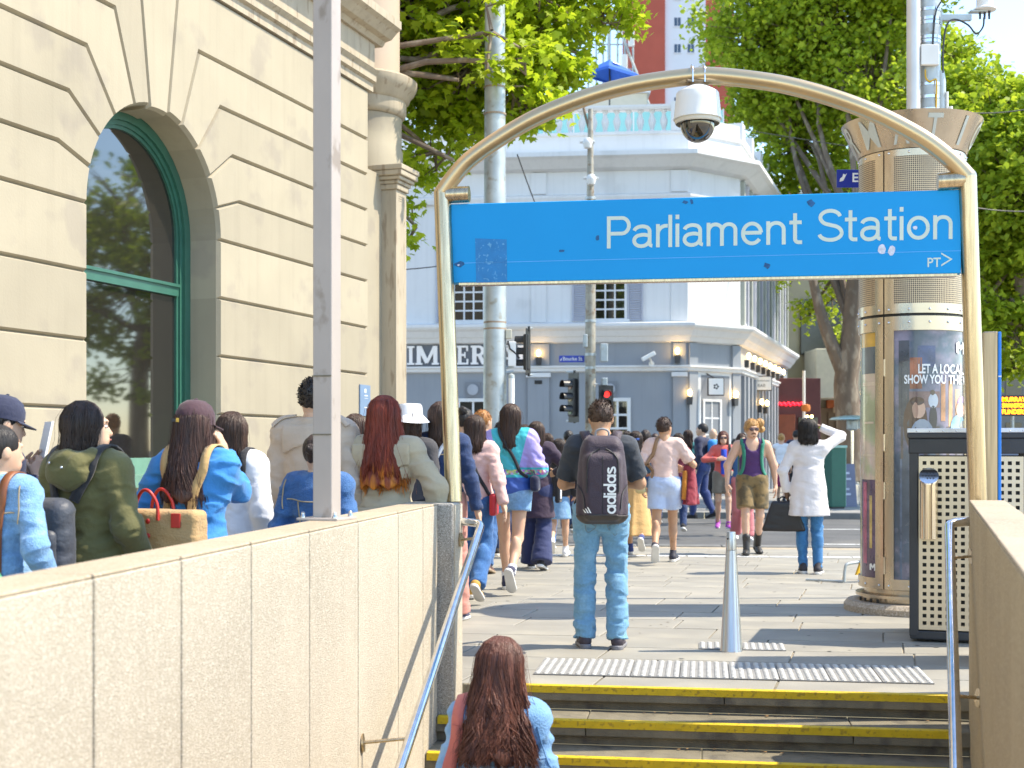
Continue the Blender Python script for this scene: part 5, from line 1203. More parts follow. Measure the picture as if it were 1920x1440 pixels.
# heaters, umbrella top, green box and board outside the cafe
gbx = thing('green_cabinet', 'dark green street cabinet with a pale top outside the cafe', 'cabinet', V(gx(1563, 31), 31, 0), R(12))
MB().box((0, 0, .72), (.36, .55, 1.36), bev=.015).build('body', mat('bottle_green', (.012, .11, .075), .45, var=.08), gbx); MB().box((0, 0, 1.43), (.40, .6, .06), bev=.01).build('top', mat('mint', (.3, .5, .42), .5), gbx); MB().box((.185, 0, .75), (.02, .5, 1.38)).build('edge', mat('mint', (.3, .5, .42)), gbx)
MB().box((0, 0, .02), (.3, .5, .04)).build('foot', M_dark, gbx)
ab = thing('menu_board', 'slate A-frame menu board outside the cafe', 'menu board', V(gx(1583, 32), 32, 0))
for s in (-1, 1): MB().add([V(-.24, s * .02, 1.02), V(.24, s * .02, 1.02), V(.24, s * .28, 0), V(-.24, s * .28, 0), V(-.24, s * .02 + .02, 1.02), V(.24, s * .02 + .02, 1.02), V(.24, s * .28 + .02, 0), V(-.24, s * .28 + .02, 0)], [(0, 1, 2, 3), (4, 7, 6, 5), (0, 4, 5, 1), (1, 5, 6, 2), (2, 6, 7, 3), (3, 7, 4, 0)]).build('board', mat('slate_board', (.16, .17, .24), .7, var=.1), ab)
for k, (z, w_) in enumerate(((.80, .2), (.66, .26), (.42, .15), (.3, .2))): MB().box((0, -.018 - (1.02 - z) * .255 - .018, z), (w_, .006, .05), M=Matrix.Rotation(R(-14), 3, 'X')).build('chalk_line', mat('chalk', (.5, .52, .62), .9, var=.2), ab)
for px_, d_, lab in ((1598, 33, 'steel patio heater with a wide pale hood near the menu board'), (1618, 35.5, 'steel patio heater with a pale hood close behind the pillar')):
    h0_ = V(gx(px_, d_), d_, 0); t = thing('patio_heater', lab, 'patio heater', h0_)
    zt_ = gz(783, d_)
    MB().lathe((0, 0, 0), [(.22, 0), (.22, .5), (.18, .52)], 20).build('base', M_chrome, t, True); MB().tube([(0, 0, .5), (0, 0, zt_ - .2)], .035, 10).build('stem', M_chrome, t, True)
    MB().lathe((0, 0, 0), [(.08, zt_ - .32), (.14, zt_ - .28), (.14, zt_ - .08), (.1, zt_ - .05)], 18).build('burner', M_galv, t, True)
    MB().lathe((0, 0, 0), [(.56, zt_ - .05), (.5, zt_), (.2, zt_ + .05), (.0, zt_ + .06)], 24, cap=False).build('hood', mat('pale_hood', (.45, .56, .50), .3, .5, var=.1), t, True)

# ================================================================== traffic poles and signals
def signal(p, rz, label, lit=None, sc_=.8):
    t = thing('traffic_signal', label, 'traffic signal', p, rz); t.scale = (sc_,) * 3
    MB().box((0, .0, 0), (.26, .13, .86), bev=.03).build('case', M_black, t)
    MB().box((0, .03, 0), (.46, .015, 1.12), bev=.006).build('backing_board', M_black, t)
    for k, c in enumerate(((.5, .02, .02), (.45, .25, .02), (.02, .3, .2))):
        z = .28 - k * .28; on = lit is not None and k in lit
        MB().tube([(0, -.065, z), (0, -.075, z)], .10, 18).build('lens', mat_emit('signal_%d' % k, c, 1.2) if on else mat('lens_%d' % k, tuple(x * .25 for x in c), .25, var=.1), t, True)
        n = 12; vs = [V(.115 * math.cos(R(-20 + 220 * i / n)), y, z + .115 * math.sin(R(-20 + 220 * i / n))) for y in (-.06, -.28) for i in range(n + 1)]
        MB().add(vs, [(i, i + 1, n + 2 + i, n + 1 + i) for i in range(n)]).build('visor', M_black, t, True)
    MB().tube([(0, .05, .5), (0, .05, .62)], .03, 8).build('spigot', M_black, t); MB().tube([(0, .05, -.5), (0, .05, -.58)], .03, 8).build('spigot', M_black, t)
    MB().tube([(0, .05, .58), (-.35, .05, .60)], .022, 8).build('bracket', M_galv, t); MB().tube([(0, .05, -.54), (-.35, .05, -.52)], .022, 8).build('bracket', M_galv, t)
    return t
d1 = dground(1030); q1 = V(gx(928, d1), d1, 0)
tp = thing('steel_pole', 'thick galvanised steel pole behind the left end of the station sign', 'pole', q1)
MB().tube([(0, 0, 0), (0, 0, 4), (0, 0, 9)], [.165, .155, .13], 28).build('shaft', M_galv, tp, True)
MB().lathe((0, 0, 0), [(.22, 0), (.22, .5), (.17, .56)], 28).build('base_sleeve', mat('worn_base', (.34, .34, .31), .7, .2, var=.2, vscale=6), tp, True)
for py in (605, 617, 655, 676, 700, 165, 215): MB().lathe((0, 0, gz(py, d1)), [(.158, -.012), (.158, .012)], 28, cap=False).build('band', mat('rust_band', (.36, .27, .2), .6, .5, var=.3, vscale=20), tp, True)
MB().box((.19, -.05, gz(627, d1)), (.085, .07, .13), bev=.01).build('switch_box', mat('putty', (.52, .50, .40), .5), tp)
MB().tube([(.18, -.05, gz(640, d1)), (.21, -.08, gz(655, d1)), (.26, -.06, gz(660, d1)), (.34, -.03, gz(672, d1))], .012, 8).build('cable', M_black, tp, True)
for y_ in (700, 690): MB().tube([(.1, 0, gz(y_, d1)), (.26, 0, gz(y_ - 3, d1))], .02, 8).build('strap_arm', M_galv, tp)
signal(V(gx(988, d1), d1 + .05, gz(660, d1)), R(-104), 'black traffic signal seen from the side on the thick pole', None, .58)
wq = thing('white_conduit', 'slim white pipe standing beside the thick pole', 'pipe', V(gx(959, d1), d1 - .1, 0))
MB().tube([(0, 0, 0), (0, 0, gz(707, d1))], .042, 14).build('pipe', M_white, wq, True); MB().lathe((0, 0, gz(707, d1)), [(.046, -.02), (.046, .02), (.0, .05)], 14).build('cap', M_galv, wq, True)
wb = thing('white_sign_back', 'small white sign blade fixed beside the thick pole', 'sign', V(gx(960, d1), d1 - .05, gz(664, d1)))
MB().box((0, 0, 0), (.11, .02, .34), bev=.01).build('blade', M_white, wb); MB().tube([(-.12, .02, .1), (0, .02, .1)], .012, 6).build('bracket', M_galv, wb)
d2 = 30.4; q2 = V(gx(1107, d2), d2, 0)
tq = thing('signal_pole', 'slender weathered pole with small cameras and signals before the hotel', 'pole', q2)
MB().tube([(0, 0, 0), (0, 0, 5), (0, 0, gz(205, d2))], [.125, .115, .055], 18).build('shaft', mat('weathered_pole', (.36, .33, .27), .6, .3, var=.25, vscale=6, c2=(.26, .19, .13), c2amt=.2, c2scale=8), tq, True)
MB().tube(smooth_path([V(0, 0, gz(250, d2)), V(-.12, 0, gz(215, d2)), V(-.18, 0, gz(190, d2))], 4), .03, 8).build('arm', M_brown, tq, True)
for (a, b, w_, h_) in ((1132, 662, .17, .42), (1133, 716, .13, .18), (1097, 640, .1, .3)): MB().box((gx(a, d2) - q2.x, -.08, gz(b, d2)), (w_, .16, h_), bev=.02).build('control_box', M_galv, tq)
for (a, b) in ((1101, 270), (1108, 338)):
    MB().lathe((gx(a, d2) - q2.x, -.12, gz(b, d2)), [(.0, -.14), (.08, -.12), (.11, -.02), (.11, .04), (.07, .10), (.0, .12)], 16).build('small_camera', M_whitep, tq, True); MB().box((gx(a, d2) - q2.x, -.05, gz(b - 3, d2)), (.34, .1, .05), bev=.01).build('camera_bracket', M_whitep, tq)
for py in (602, 665, 690, 372): MB().lathe((0, 0, gz(py, d2)), [(.128, -.03), (.128, .03)], 18, cap=False).build('band', M_galv, tq, True)
signal(V(gx(1073, d2), d2 - .15, gz(746, d2)), R(-62), 'black traffic signal facing sideways on the slender pole', None, 1.0)
signal(V(gx(1136, d2), d2 - .1, gz(757, d2)), R(8), 'traffic signal showing red beside the slender pole', (0,), .74)
bs = thing('street_name_sign', 'small blue Bourke St name plate before the hotel', 'street sign', at(1072, 673, d2 + .1))
MB().box((0, 0, 0), (.58, .02, .155), bev=.004).build('plate', mat('street_blue2', (.015, .05, .42), .4), bs)
letter_on('lettering', 'Bourke St', (V(-.29, -.0125, -.078), V(1, 0, 0), ZUP, V(0, -1, 0)), .09, .04, .44, .085, 0, M_white, bs, .01)
MB().add([(-.27, -.0125, -.05), (-.24, -.0125, -.04), (-.22, -.0125, .03), (-.25, -.0125, .0)], [(0, 1, 2, 3)]).build('leaf_mark', M_white, bs, fix=False)
MB().tube([(.29, .02, 0), (.42, .02, 0)], .02, 8).build('bracket', M_galv, bs)

# overhead wires
for k, (a, b, lab) in enumerate((((970, 290, 22), (1040, 470, 30), 'thin stay wire slanting down past the thick pole'), ((1290, 225, 40), (1920, 320, 38), 'overhead wire crossing in front of the hotel cornice'), ((1820, 212, 22), (1990, 190, 22), 'cable crossing the tree beside the equipment mast'), ((640, 505, 26), (850, 495, 26), 'thin cable crossing before the white upper storey'), ((1820, 388, 24), (1990, 392, 24), 'tram wire across the tree above the totem'))):
    p, q = at(*a), at(*b); t = thing('overhead_wire', lab, 'wire', p)
    MB(p).tube([p.lerp(q, i / 12) - V(0, 0, .25 * (i / 12) * (1 - i / 12)) for i in range(13)], .011, 5).build('strand', M_dark, t)

# ================================================================== traffic on the far right
def car(label, loc, rz, c, van=False):
    t = thing('parked_car', label, 'car', loc, rz); L, W, H = 4.4, 1.76, 1.45
    bm = mat('car_%s' % c[0], c[1], .25, .1, var=.03, coat=1.)
    prof = [(-2.2, .35), (-2.2, .75), (-2.05, .92), (-1.25, 1.0), (-.55, 1.42), (.95, 1.46), (1.75, 1.05), (2.15, .95), (2.2, .6), (2.15, .3)]
    mb = MB(); n = len(prof); rows = []
    for (y, k) in ((-W / 2, .0), (-W / 2 + .12, 1), (W / 2 - .12, 1), (W / 2, 0)):
        rows.append([V(x * (.985 if not k else 1), y * (1 if z < 1.02 else .86), z * (1 if k or z < 1.02 else .985)) for x, z in prof])
    mb.add([p for r in rows for p in r], [(i * n + j, i * n + (j + 1) % n, (i + 1) * n + (j + 1) % n, (i + 1) * n + j) for i in range(3) for j in range(n)] + [tuple(range(n)), tuple(range(3 * n, 4 * n))[::-1]]).build('body', bm, t, True)
    for s in (-1, 1):
        MB().add([V(x, s * (W / 2 * (.995 if z < 1.02 else .86) + .012), z) for x, z in ((-1.05, 1.0), (-.5, 1.36), (.9, 1.4), (1.5, 1.04))], [(0, 1, 2, 3)]).build('side_window', M_glass, t)
        for x in (-1.35, 1.35):
            w_ = MB().tube([(x, s * (W / 2 - .2), .31), (x, s * (W / 2 + .01), .31)], .31, 20).build('wheel', M_black, t, True); MB().tube([(x, s * (W / 2 + .01), .31), (x, s * (W / 2 + .02), .31)], .19, 14).build('rim', M_galv, w_, True)
    MB().add([V(-1.2, -.68, 1.035), V(-1.2, .68, 1.035), V(-.60, .60, 1.40), V(-.60, -.60, 1.40)], [(0, 1, 2, 3)]).build('windscreen', M_glass, t); MB().add([V(1.70, -.66, 1.10), V(1.70, .66, 1.10), V(1.02, .58, 1.44), V(1.02, -.58, 1.44)], [(0, 1, 2, 3)]).build('rear_window', M_glass, t)
    for s in (-1, 1): MB().ball((-2.16, s * .62, .72), (.06, .17, .09), 10, 6).build('headlight', M_white, t, True); MB().ball((2.15, s * .66, .8), (.05, .14, .09), 10, 6).build('tail_light', mat('tail_red', (.5, .01, .01), .3), t, True)
    return t
car('white car waiting under the orange message board', V(gx(1890, 44), 44, -.13), R(75), ('white', (.75, .75, .76)))
car('white hatchback further along behind the message board', V(gx(1925, 50), 50, -.13), R(80), ('white2', (.70, .72, .75)))
car('silver car far down the side street', V(gx(1850, 62), 62, -.13), R(78), ('silver', (.45, .47, .5)))
mbd = thing('message_board', 'orange lit road message board on a trailer above the cars', 'message board', V(gx(1900, 52), 52, -.13))
zc_ = gz(760, 52) + .13; MB().box((0, 0, zc_), (1.15, .14, .82), bev=.03).build('panel', M_black, mbd); MB().tube([(0, .1, 0), (0, .1, zc_)], .06, 10).build('post', M_galv, mbd); MB().box((0, .1, .3), (1.3, 1.2, .3), bev=.05).build('trailer', mat('safety_yellow', (.72, .40, .01)), mbd)
M_led = mat_emit('amber_led', (1., .26, .01), 3.)
for k, wd in enumerate(('MURRAY', 'SWANSTON', 'FLINDERS')): letter_on('lettering', wd, (V(-.5, -.075, zc_ - .36), V(1, 0, 0), ZUP, V(0, -1, 0)), .04, .50 - k * .24, .92, .18, 0, M_led, mbd, .015)
# ================================================================== figures: bodies and clothes grown as smooth surfaces round a posed skeleton
def smin(a, b, k):
    h = np.clip(k - np.abs(a - b), 0, None) / k; return np.minimum(a, b) - h * h * k * .25
def A3(p): return np.array(p, float)
def s_cap(P, a, b, ra, rb):
    a, b = A3(a), A3(b); ba = b - a; pa_ = P - a; t = np.clip(pa_ @ ba / max(ba @ ba, 1e-9), 0, 1)
    return np.linalg.norm(pa_ - t[:, None] * ba, axis=1) - (ra + (rb - ra) * t)
def s_cone(P, a, b, ra, rb):                              # same with a flat far end (sleeve or trouser hem)
    a, b = A3(a), A3(b); ba = b - a; L = np.linalg.norm(ba); pa_ = P - a; t = pa_ @ ba / (L * L); tc_ = np.clip(t, 0, 1)
    d = np.linalg.norm(pa_ - np.maximum(t, 0)[:, None].clip(0, 1.2) * ba, axis=1) - (ra + (rb - ra) * tc_)
    return np.maximum(d, (t - 1) * L)
def s_ell(P, c, r, M=None):
    q = P - A3(c); q = q @ M if M is not None else q; r = A3(r); k0 = np.linalg.norm(q / r, axis=1); k1 = np.linalg.norm(q / (r * r), axis=1)
    return k0 * (k0 - 1) / np.maximum(k1, 1e-6)
def s_flare(P, z0, z1, r0, r1, c=(0, 0), folds=0, fa=0.):   # elliptical skirt from (z0, radii r0) down to z1
    t = np.clip((z0 - P[:, 2]) / (z0 - z1), 0, 1); ax = r0[0] + (r1[0] - r0[0]) * t; ay = r0[1] + (r1[1] - r0[1]) * t
    x, y = P[:, 0] - c[0] , P[:, 1] - c[1]; k = np.sqrt((x / ax) ** 2 + (y / ay) ** 2)
    if folds: k = k * (1 + fa * t * np.sin(folds * np.arctan2(y, x) + 2 * np.sin(3 * np.arctan2(y, x))))
    d = (k - 1) * np.minimum(ax, ay); return np.maximum(d, np.maximum(P[:, 2] - z0, z1 - P[:, 2]))
def ev(P, prims, k0=.03):
    d = None
    for p in prims:
        f, k = p[0], k0
        if isinstance(p[-1], dict): k = p[-1].get('k', k0); p = p[:-1]
        e = {'cap': s_cap, 'cone': s_cone, 'ell': s_ell, 'flare': s_flare}[f](P, *p[1:])
        d = e if d is None else smin(d, e, k)
    return d
def nets(fn, lo, hi, h):
    """smooth closed surface where fn changes sign (verts, quads)"""
    lo, hi = A3(lo), A3(hi); n = np.ceil((hi - lo) / h).astype(int) + 1
    G = np.stack(np.meshgrid(*[lo[i] + h * np.arange(n[i]) for i in range(3)], indexing='ij'), -1).reshape(-1, 3)
    D = fn(G).reshape(n); m = n - 1; acc = np.zeros((*m, 3)); cnt = np.zeros(m)
    def S(o): return D[o[0]:o[0] + m[0], o[1]:o[1] + m[1], o[2]:o[2] + m[2]]
    for ax in range(3):
        for u in (0, 1):
            for v in (0, 1):
                o = [0, 0, 0]; o[(ax + 1) % 3] = u; o[(ax + 2) % 3] = v; o2 = list(o); o2[ax] = 1
                a, b = S(o), S(o2); x = (a < 0) != (b < 0); t = np.where(x, a / np.where(x, a - b, 1), 0)
                for i in range(3): acc[..., i] += x * (o[i] + (t if i == ax else 0))
                cnt += x
    on = cnt > 0; ids = -np.ones(m, int); ids[on] = np.arange(on.sum())
    Vt = lo + h * (np.argwhere(on) + acc[on] / cnt[on][:, None]); Q = []
    for ax in range(3):
        e = [slice(None)] * 3; a = D[tuple(slice(0, -1) if i == ax else slice(None) for i in range(3))]; b = D[tuple(slice(1, None) if i == ax else slice(None) for i in range(3))]
        x = np.argwhere((a < 0) != (b < 0)); u, v = (ax + 1) % 3, (ax + 2) % 3
        x = x[(x[:, u] > 0) & (x[:, v] > 0) & (x[:, u] < m[u]) & (x[:, v] < m[v])]
        if not len(x): continue
        q = []
        for du, dv in ((-1, -1), (0, -1), (0, 0), (-1, 0)):
            y = x.copy(); y[:, u] += du; y[:, v] += dv; q.append(ids[y[:, 0], y[:, 1], y[:, 2]])
        q = np.stack(q, 1); neg = a[x[:, 0], x[:, 1], x[:, 2]] < 0; q[~neg] = q[~neg][:, ::-1]; Q.append(q)
    return Vt, np.concatenate(Q)
def grad(fn, P, e=.003):
    g = np.stack([fn(P + np.eye(3)[i] * e) - fn(P - np.eye(3)[i] * e) for i in range(3)], 1); return g / np.maximum(np.linalg.norm(g, axis=1, keepdims=True), 1e-9)
def project(fn, P, off=0., it=5):
    for _ in range(it): P = P - (fn(P) - off)[:, None].clip(-.05, .05) * grad(fn, P)
    return P
def wrinkle(fn, Vt, amp, seed, joints=(), base=.55):
    r = np.random.RandomState(seed); w = np.zeros(len(Vt))
    for i in range(6):
        k = r.normal(size=3) * A3((.45, .45, .25)) + A3((0, 0, r.choice((-1, 1)))); k = k / np.linalg.norm(k) * (26 + 13 * i); q = r.normal(size=3) * 9
        w += np.sin(Vt @ k + r.uniform(0, 6) + 1.8 * np.sin(Vt @ q + r.uniform(0, 6))) / (1 + .35 * i)
    w = np.tanh(w * .7); w = .45 * w + .75 * (.5 - np.abs(np.tanh(np.roll(w, 0) * 1.1))) ; A = np.full(len(Vt), base)
    for j in joints: A = A + np.exp(-((Vt - A3(j)) ** 2).sum(1) / .012)
    return Vt + grad(fn, Vt) * (w * amp * A)[:, None]
def ribbon(fn, pts, w, off=.004, th=.004, n=40, closed=False):
    """strap lying on a surface: centre line pressed onto fn"""
    P = np.array([list(p) for p in smooth_path([V(*p) for p in pts], max(2, n // max(1, len(pts) - 1)))])
    P = project(fn, P, off); N = grad(fn, P); T = np.gradient(P, axis=0); T /= np.maximum(np.linalg.norm(T, axis=1, keepdims=True), 1e-9); B = np.cross(T, N); B /= np.maximum(np.linalg.norm(B, axis=1, keepdims=True), 1e-9)
    m = len(P); rows = [P - B * w / 2, P + B * w / 2, P + B * w / 2 + N * th, P - B * w / 2 + N * th]; Vt = np.stack(rows, 1).reshape(-1, 3); F_ = []
    for i in range(m - 1):
        for j in range(4): F_.append((i * 4 + j, i * 4 + (j + 1) % 4, i * 4 + 4 + (j + 1) % 4, i * 4 + 4 + j))
    F_ += [(0, 1, 2, 3), tuple((m - 1) * 4 + j for j in (3, 2, 1, 0))]; return Vt, F_
def pymesh(name, Vt, Fs, m, par, smooth=True):
    me = bpy.data.meshes.new(name)
    if isinstance(Fs, np.ndarray): me = raw_mesh(name, Vt, Fs)
    else: me.from_pydata([tuple(v) for v in Vt], [], Fs)
    return obj(name, me, m, par, smooth)
def ik(a, t, l1, l2, hint):
    a, t = A3(a), A3(t); v = t - a; d = min(np.linalg.norm(v), (l1 + l2) * .998); v = v / np.linalg.norm(v); x = (l1 * l1 - l2 * l2 + d * d) / (2 * d); h = math.sqrt(max(l1 * l1 - x * x, 1e-6))
    hint = A3(hint); p = hint - v * (hint @ v); p /= max(np.linalg.norm(p), 1e-6); return a + v * x + p * h, a + v * d
def rot_to(y, z):
    """matrix whose columns are x, y, z with y along the given direction and z close to the given one"""
    y = A3(y) / np.linalg.norm(y); z = A3(z) - y * (A3(z) @ y); z /= max(np.linalg.norm(z), 1e-6); return np.stack([np.cross(y, z), y, z], 1)

# ------------------------------------------------------------------ hand: palm, four unequal fingers, thumb leaving the side of the palm
HANDS = {}
def hand(curl):
    if curl in HANDS: return HANDS[curl]
    pr_ = [('ell', (0, .045, 0), (.041, .052, .0155)), ('cap', (0, -.02, 0), (0, .02, 0), .0265, .026), ('ell', (.026, .03, -.006), (.018, .03, .015))]
    fi = [(.027, .086, .072, .0088), (.009, .092, .08, .0092), (-.010, .089, .074, .0088), (-.028, .080, .058, .0078)]
    ch = []
    for (x, y, L, r) in fi:
        p = A3((x, y - .008, 0)); a = curl * .5; c = [p]
        for s, f in ((.45, .9), (.32, 1.0), (.25, .8)):
            p = p + L * s * A3((x * .6, math.cos(a), -math.sin(a))); c.append(p); a += curl * f
        for i in range(3): ch.append(('cap', c[i], c[i + 1], r * (1 - .1 * i), r * (.9 - .1 * i)))
    t0 = A3((.034, .022, -.006)); t1 = t0 + A3((.026, .028, -.012 - .008 * curl)); t2 = t1 + A3((.010 - .012 * curl, .028, -.010 * (1 + curl))); ch += [('cap', t0, t1, .0125, .0105), ('cap', t1, t2, .0105, .0085)]
    def fn(P):
        d = ev(P, pr_, .02)
        for c in ch: d = smin(d, s_cap(P, *c[1:]), .006)
        return d
    HANDS[curl] = nets(fn, (-.06, -.06, -.11), (.085, .19, .035), .0056); return HANDS[curl]

# ------------------------------------------------------------------ shoes
SHOES = {}
def shoe(kind):
    if kind in SHOES: return SHOES[kind]
    up = [('cap', (0, -.045, -.045), (0, .06, -.055), .036, .036), ('ell', (.003, .105, -.060), (.042, .075, .030)), ('cap', (0, -.04, -.03), (0, -.005, .03 if kind != 'boot' else .14), .040, .040 if kind != 'boot' else .052)]
    def fu(P): return np.maximum(ev(P, up, .03), -.079 - P[:, 2])
    def fs(P):
        q = P * A3((1, 1, 1)); a = np.maximum(s_cap(q * A3((1, 1, 0)), (0, -.055, 0), (.004, .12, 0), .041, .049), np.abs(P[:, 2] + .074) - .0125 - .006 * np.clip(-P[:, 1] * 8, 0, 1)); return a
    u = nets(fu, (-.07, -.12, -.10), (.07, .21, .22), .008); s = nets(fs, (-.07, -.12, -.10), (.075, .20, -.04), .0065)
    SHOES[kind] = (raw_mesh('shoe', *u), raw_mesh('sole', *s)); return SHOES[kind]

M_skin = {}
def skin(tone):
    c = {'light': (.60, .38, .265), 'tan': (.50, .28, .17), 'fair': (.60, .36, .245), 'brown': (.16, .085, .05)}[tone]
    m = mat('skin_' + tone, c, .5, var=.07, vscale=14, spec=.4)
    m.node_tree.nodes['Principled BSDF'].inputs['Subsurface Weight'].default_value = .12; m.node_tree.nodes['Principled BSDF'].inputs['Subsurface Radius'].default_value = (.012, .005, .003)
    m.node_tree.nodes['Principled BSDF'].inputs['Subsurface Scale'].default_value = .5
    return m
def cloth(name, c, rough=.85, **k):
    k.setdefault('var', .10); k.setdefault('vscale', 7); k.setdefault('bump', .35); k.setdefault('bscale', 45); k.setdefault('sheen', .15); k.setdefault('fold', .10)
    return mat('cloth_' + name, c, rough, **k)
def denim(name, c, pale): return cloth('denim_' + name, c, c2=tuple(.55 * a + .45 * b for a, b in zip(c, pale)), c2amt=.3, c2scale=11, bump=.6, bscale=150, var=.16, vscale=60)
def hairmat(name, c, c2=None, tip=None):
    m = mat('hair_' + name, c, .50, var=.45, vscale=34, stretch=(1, 1, .07), spec=.45, bump=.9, bscale=70)
    if tip is not None:
        n, l = m.node_tree.nodes, m.node_tree.links; p = n['Principled BSDF']; cur = p.inputs['Base Color'].links[0].from_socket
        tc = n.new('ShaderNodeTexCoord'); s = n.new('ShaderNodeSeparateXYZ'); l.new(tc.outputs['Object'], s.inputs[0]); nz = n.new('ShaderNodeTexNoise'); nz.inputs['Scale'].default_value = 30; mp2 = n.new('ShaderNodeMapping'); mp2.inputs['Scale'].default_value = (1, 1, .1); l.new(tc.outputs['Object'], mp2.inputs[0]); l.new(mp2.outputs[0], nz.inputs[0])
        ad = n.new('ShaderNodeMath'); ad.operation = 'MULTIPLY_ADD'; ad.inputs[1].default_value = .55; l.new(nz.outputs[0], ad.inputs[0]); l.new(s.outputs[2], ad.inputs[2])
        r = n.new('ShaderNodeMapRange'); r.inputs[1].default_value = tip[1]; r.inputs[2].default_value = tip[2]; r.inputs[3].default_value = 1; r.inputs[4].default_value = 0; l.new(ad.outputs[0], r.inputs[0])
        mx = n.new('ShaderNodeMix'); mx.data_type = 'RGBA'; l.new(r.outputs[0], mx.inputs[0]); l.new(cur, mx.inputs[6]); mx.inputs[7].default_value = (*tip[0], 1); l.new(mx.outputs[2], p.inputs['Base Color'])
    return m
HB = hairmat('brown', (.045, .021, .013)); HK = hairmat('black', (.014, .010, .009)); HD_ = hairmat('dark', (.028, .015, .011)); HG = hairmat('ginger', (.36, .15, .04)); HBL = hairmat('blond', (.42, .22, .07))

def stray(P, rs_, k):                                    # a few fine locks that stand away from the rest
    Q = P[rs_.randint(0, len(P), k)].copy(); u = np.linspace(0, 1, Q.shape[1])[None, :, None]; return Q + rs_.normal(size=(k, 1, 3)) * .016 * u * A3((1.3, 1, .6)) + .006 * np.sin(u * rs_.uniform(6, 14, (k, 1, 1)) + rs_.uniform(0, 6, (k, 1, 3))) * u
def hair_strands(kind, zend, n, rs_, hw, wave=.008, back=.085, press=None):
    """thin locks from the crown over the skull and down to zend; returns (verts, quads) in head space"""
    S = 10; t = np.linspace(0, 1, S); phi = rs_.uniform(-np.pi * .80, np.pi * .80, n)     # 0 = back of the head
    ln = np.clip(rs_.normal(1, .05, n), .8, 1.15); out = []
    sx = np.sin(phi); cy = -np.cos(phi); Z0 = 1.60
    top = Z0 + .105 + rs_.normal(0, .003, n); ze = zend + (1 - ln) * (1.6 - zend) + rs_.normal(0, .012, n)
    P = np.zeros((n, S, 3))
    for i, u in enumerate(t):
        a = min(u / .42, 1) * np.pi / 2; f = max(0, (u - .42) / .58)
        rx = .084 * np.sin(a) + f * (hw - .084) ; ry = .104 * np.sin(a) * (1 - f) + f * back
        P[:, i, 0] = sx * rx * (1 + .04 * rs_.normal(size=n)); P[:, i, 1] = np.where(cy > 0, cy * ry * (1 - .35 * f), cy * ry) - .012 * np.sin(a) - .01 * f
        P[:, i, 2] = np.where(f == 0, Z0 + (top - Z0) * np.cos(a), Z0 + (ze - Z0) * f)
        w_ = wave * f * 2; P[:, i, 0] += w_ * np.sin(phi * 9 + u * 9 + rs_.normal(0, .4, n)); P[:, i, 1] += w_ * np.cos(phi * 7 + u * 8)
    if press is not None: P = press(press(P))
    ns_ = max(12, n // 5); P = np.concatenate([P, stray(P, rs_, ns_)]); thin = np.concatenate([rs_.uniform(.6, 1.35, n), rs_.uniform(.18, .35, ns_)]); n = n + ns_
    r = .0047 * np.array([.5, .9, 1, 1, 1, 1, .95, .85, .6, .2]); T = np.gradient(P, axis=1); T /= np.maximum(np.linalg.norm(T, axis=2, keepdims=True), 1e-9)
    o = P - A3((0, 0, 1.55)); o[..., 2] *= .2; B = np.cross(T, o); B /= np.maximum(np.linalg.norm(B, axis=2, keepdims=True), 1e-9); N = np.cross(B, T)
    rr = r[None, :, None] * thin[:, None, None]
    ring = np.stack([P + N * rr * .6, P - N * rr * .4 + B * rr, P - N * rr * .4 - B * rr], 2); Vt = ring.reshape(-1, 3); idx = np.arange(n * S * 3).reshape(n, S, 3); Q = []
    for j in range(3): Q.append(np.stack([idx[:, :-1, j], idx[:, :-1, (j + 1) % 3], idx[:, 1:, (j + 1) % 3], idx[:, 1:, j]], -1).reshape(-1, 4))
    return Vt, np.concatenate(Q)

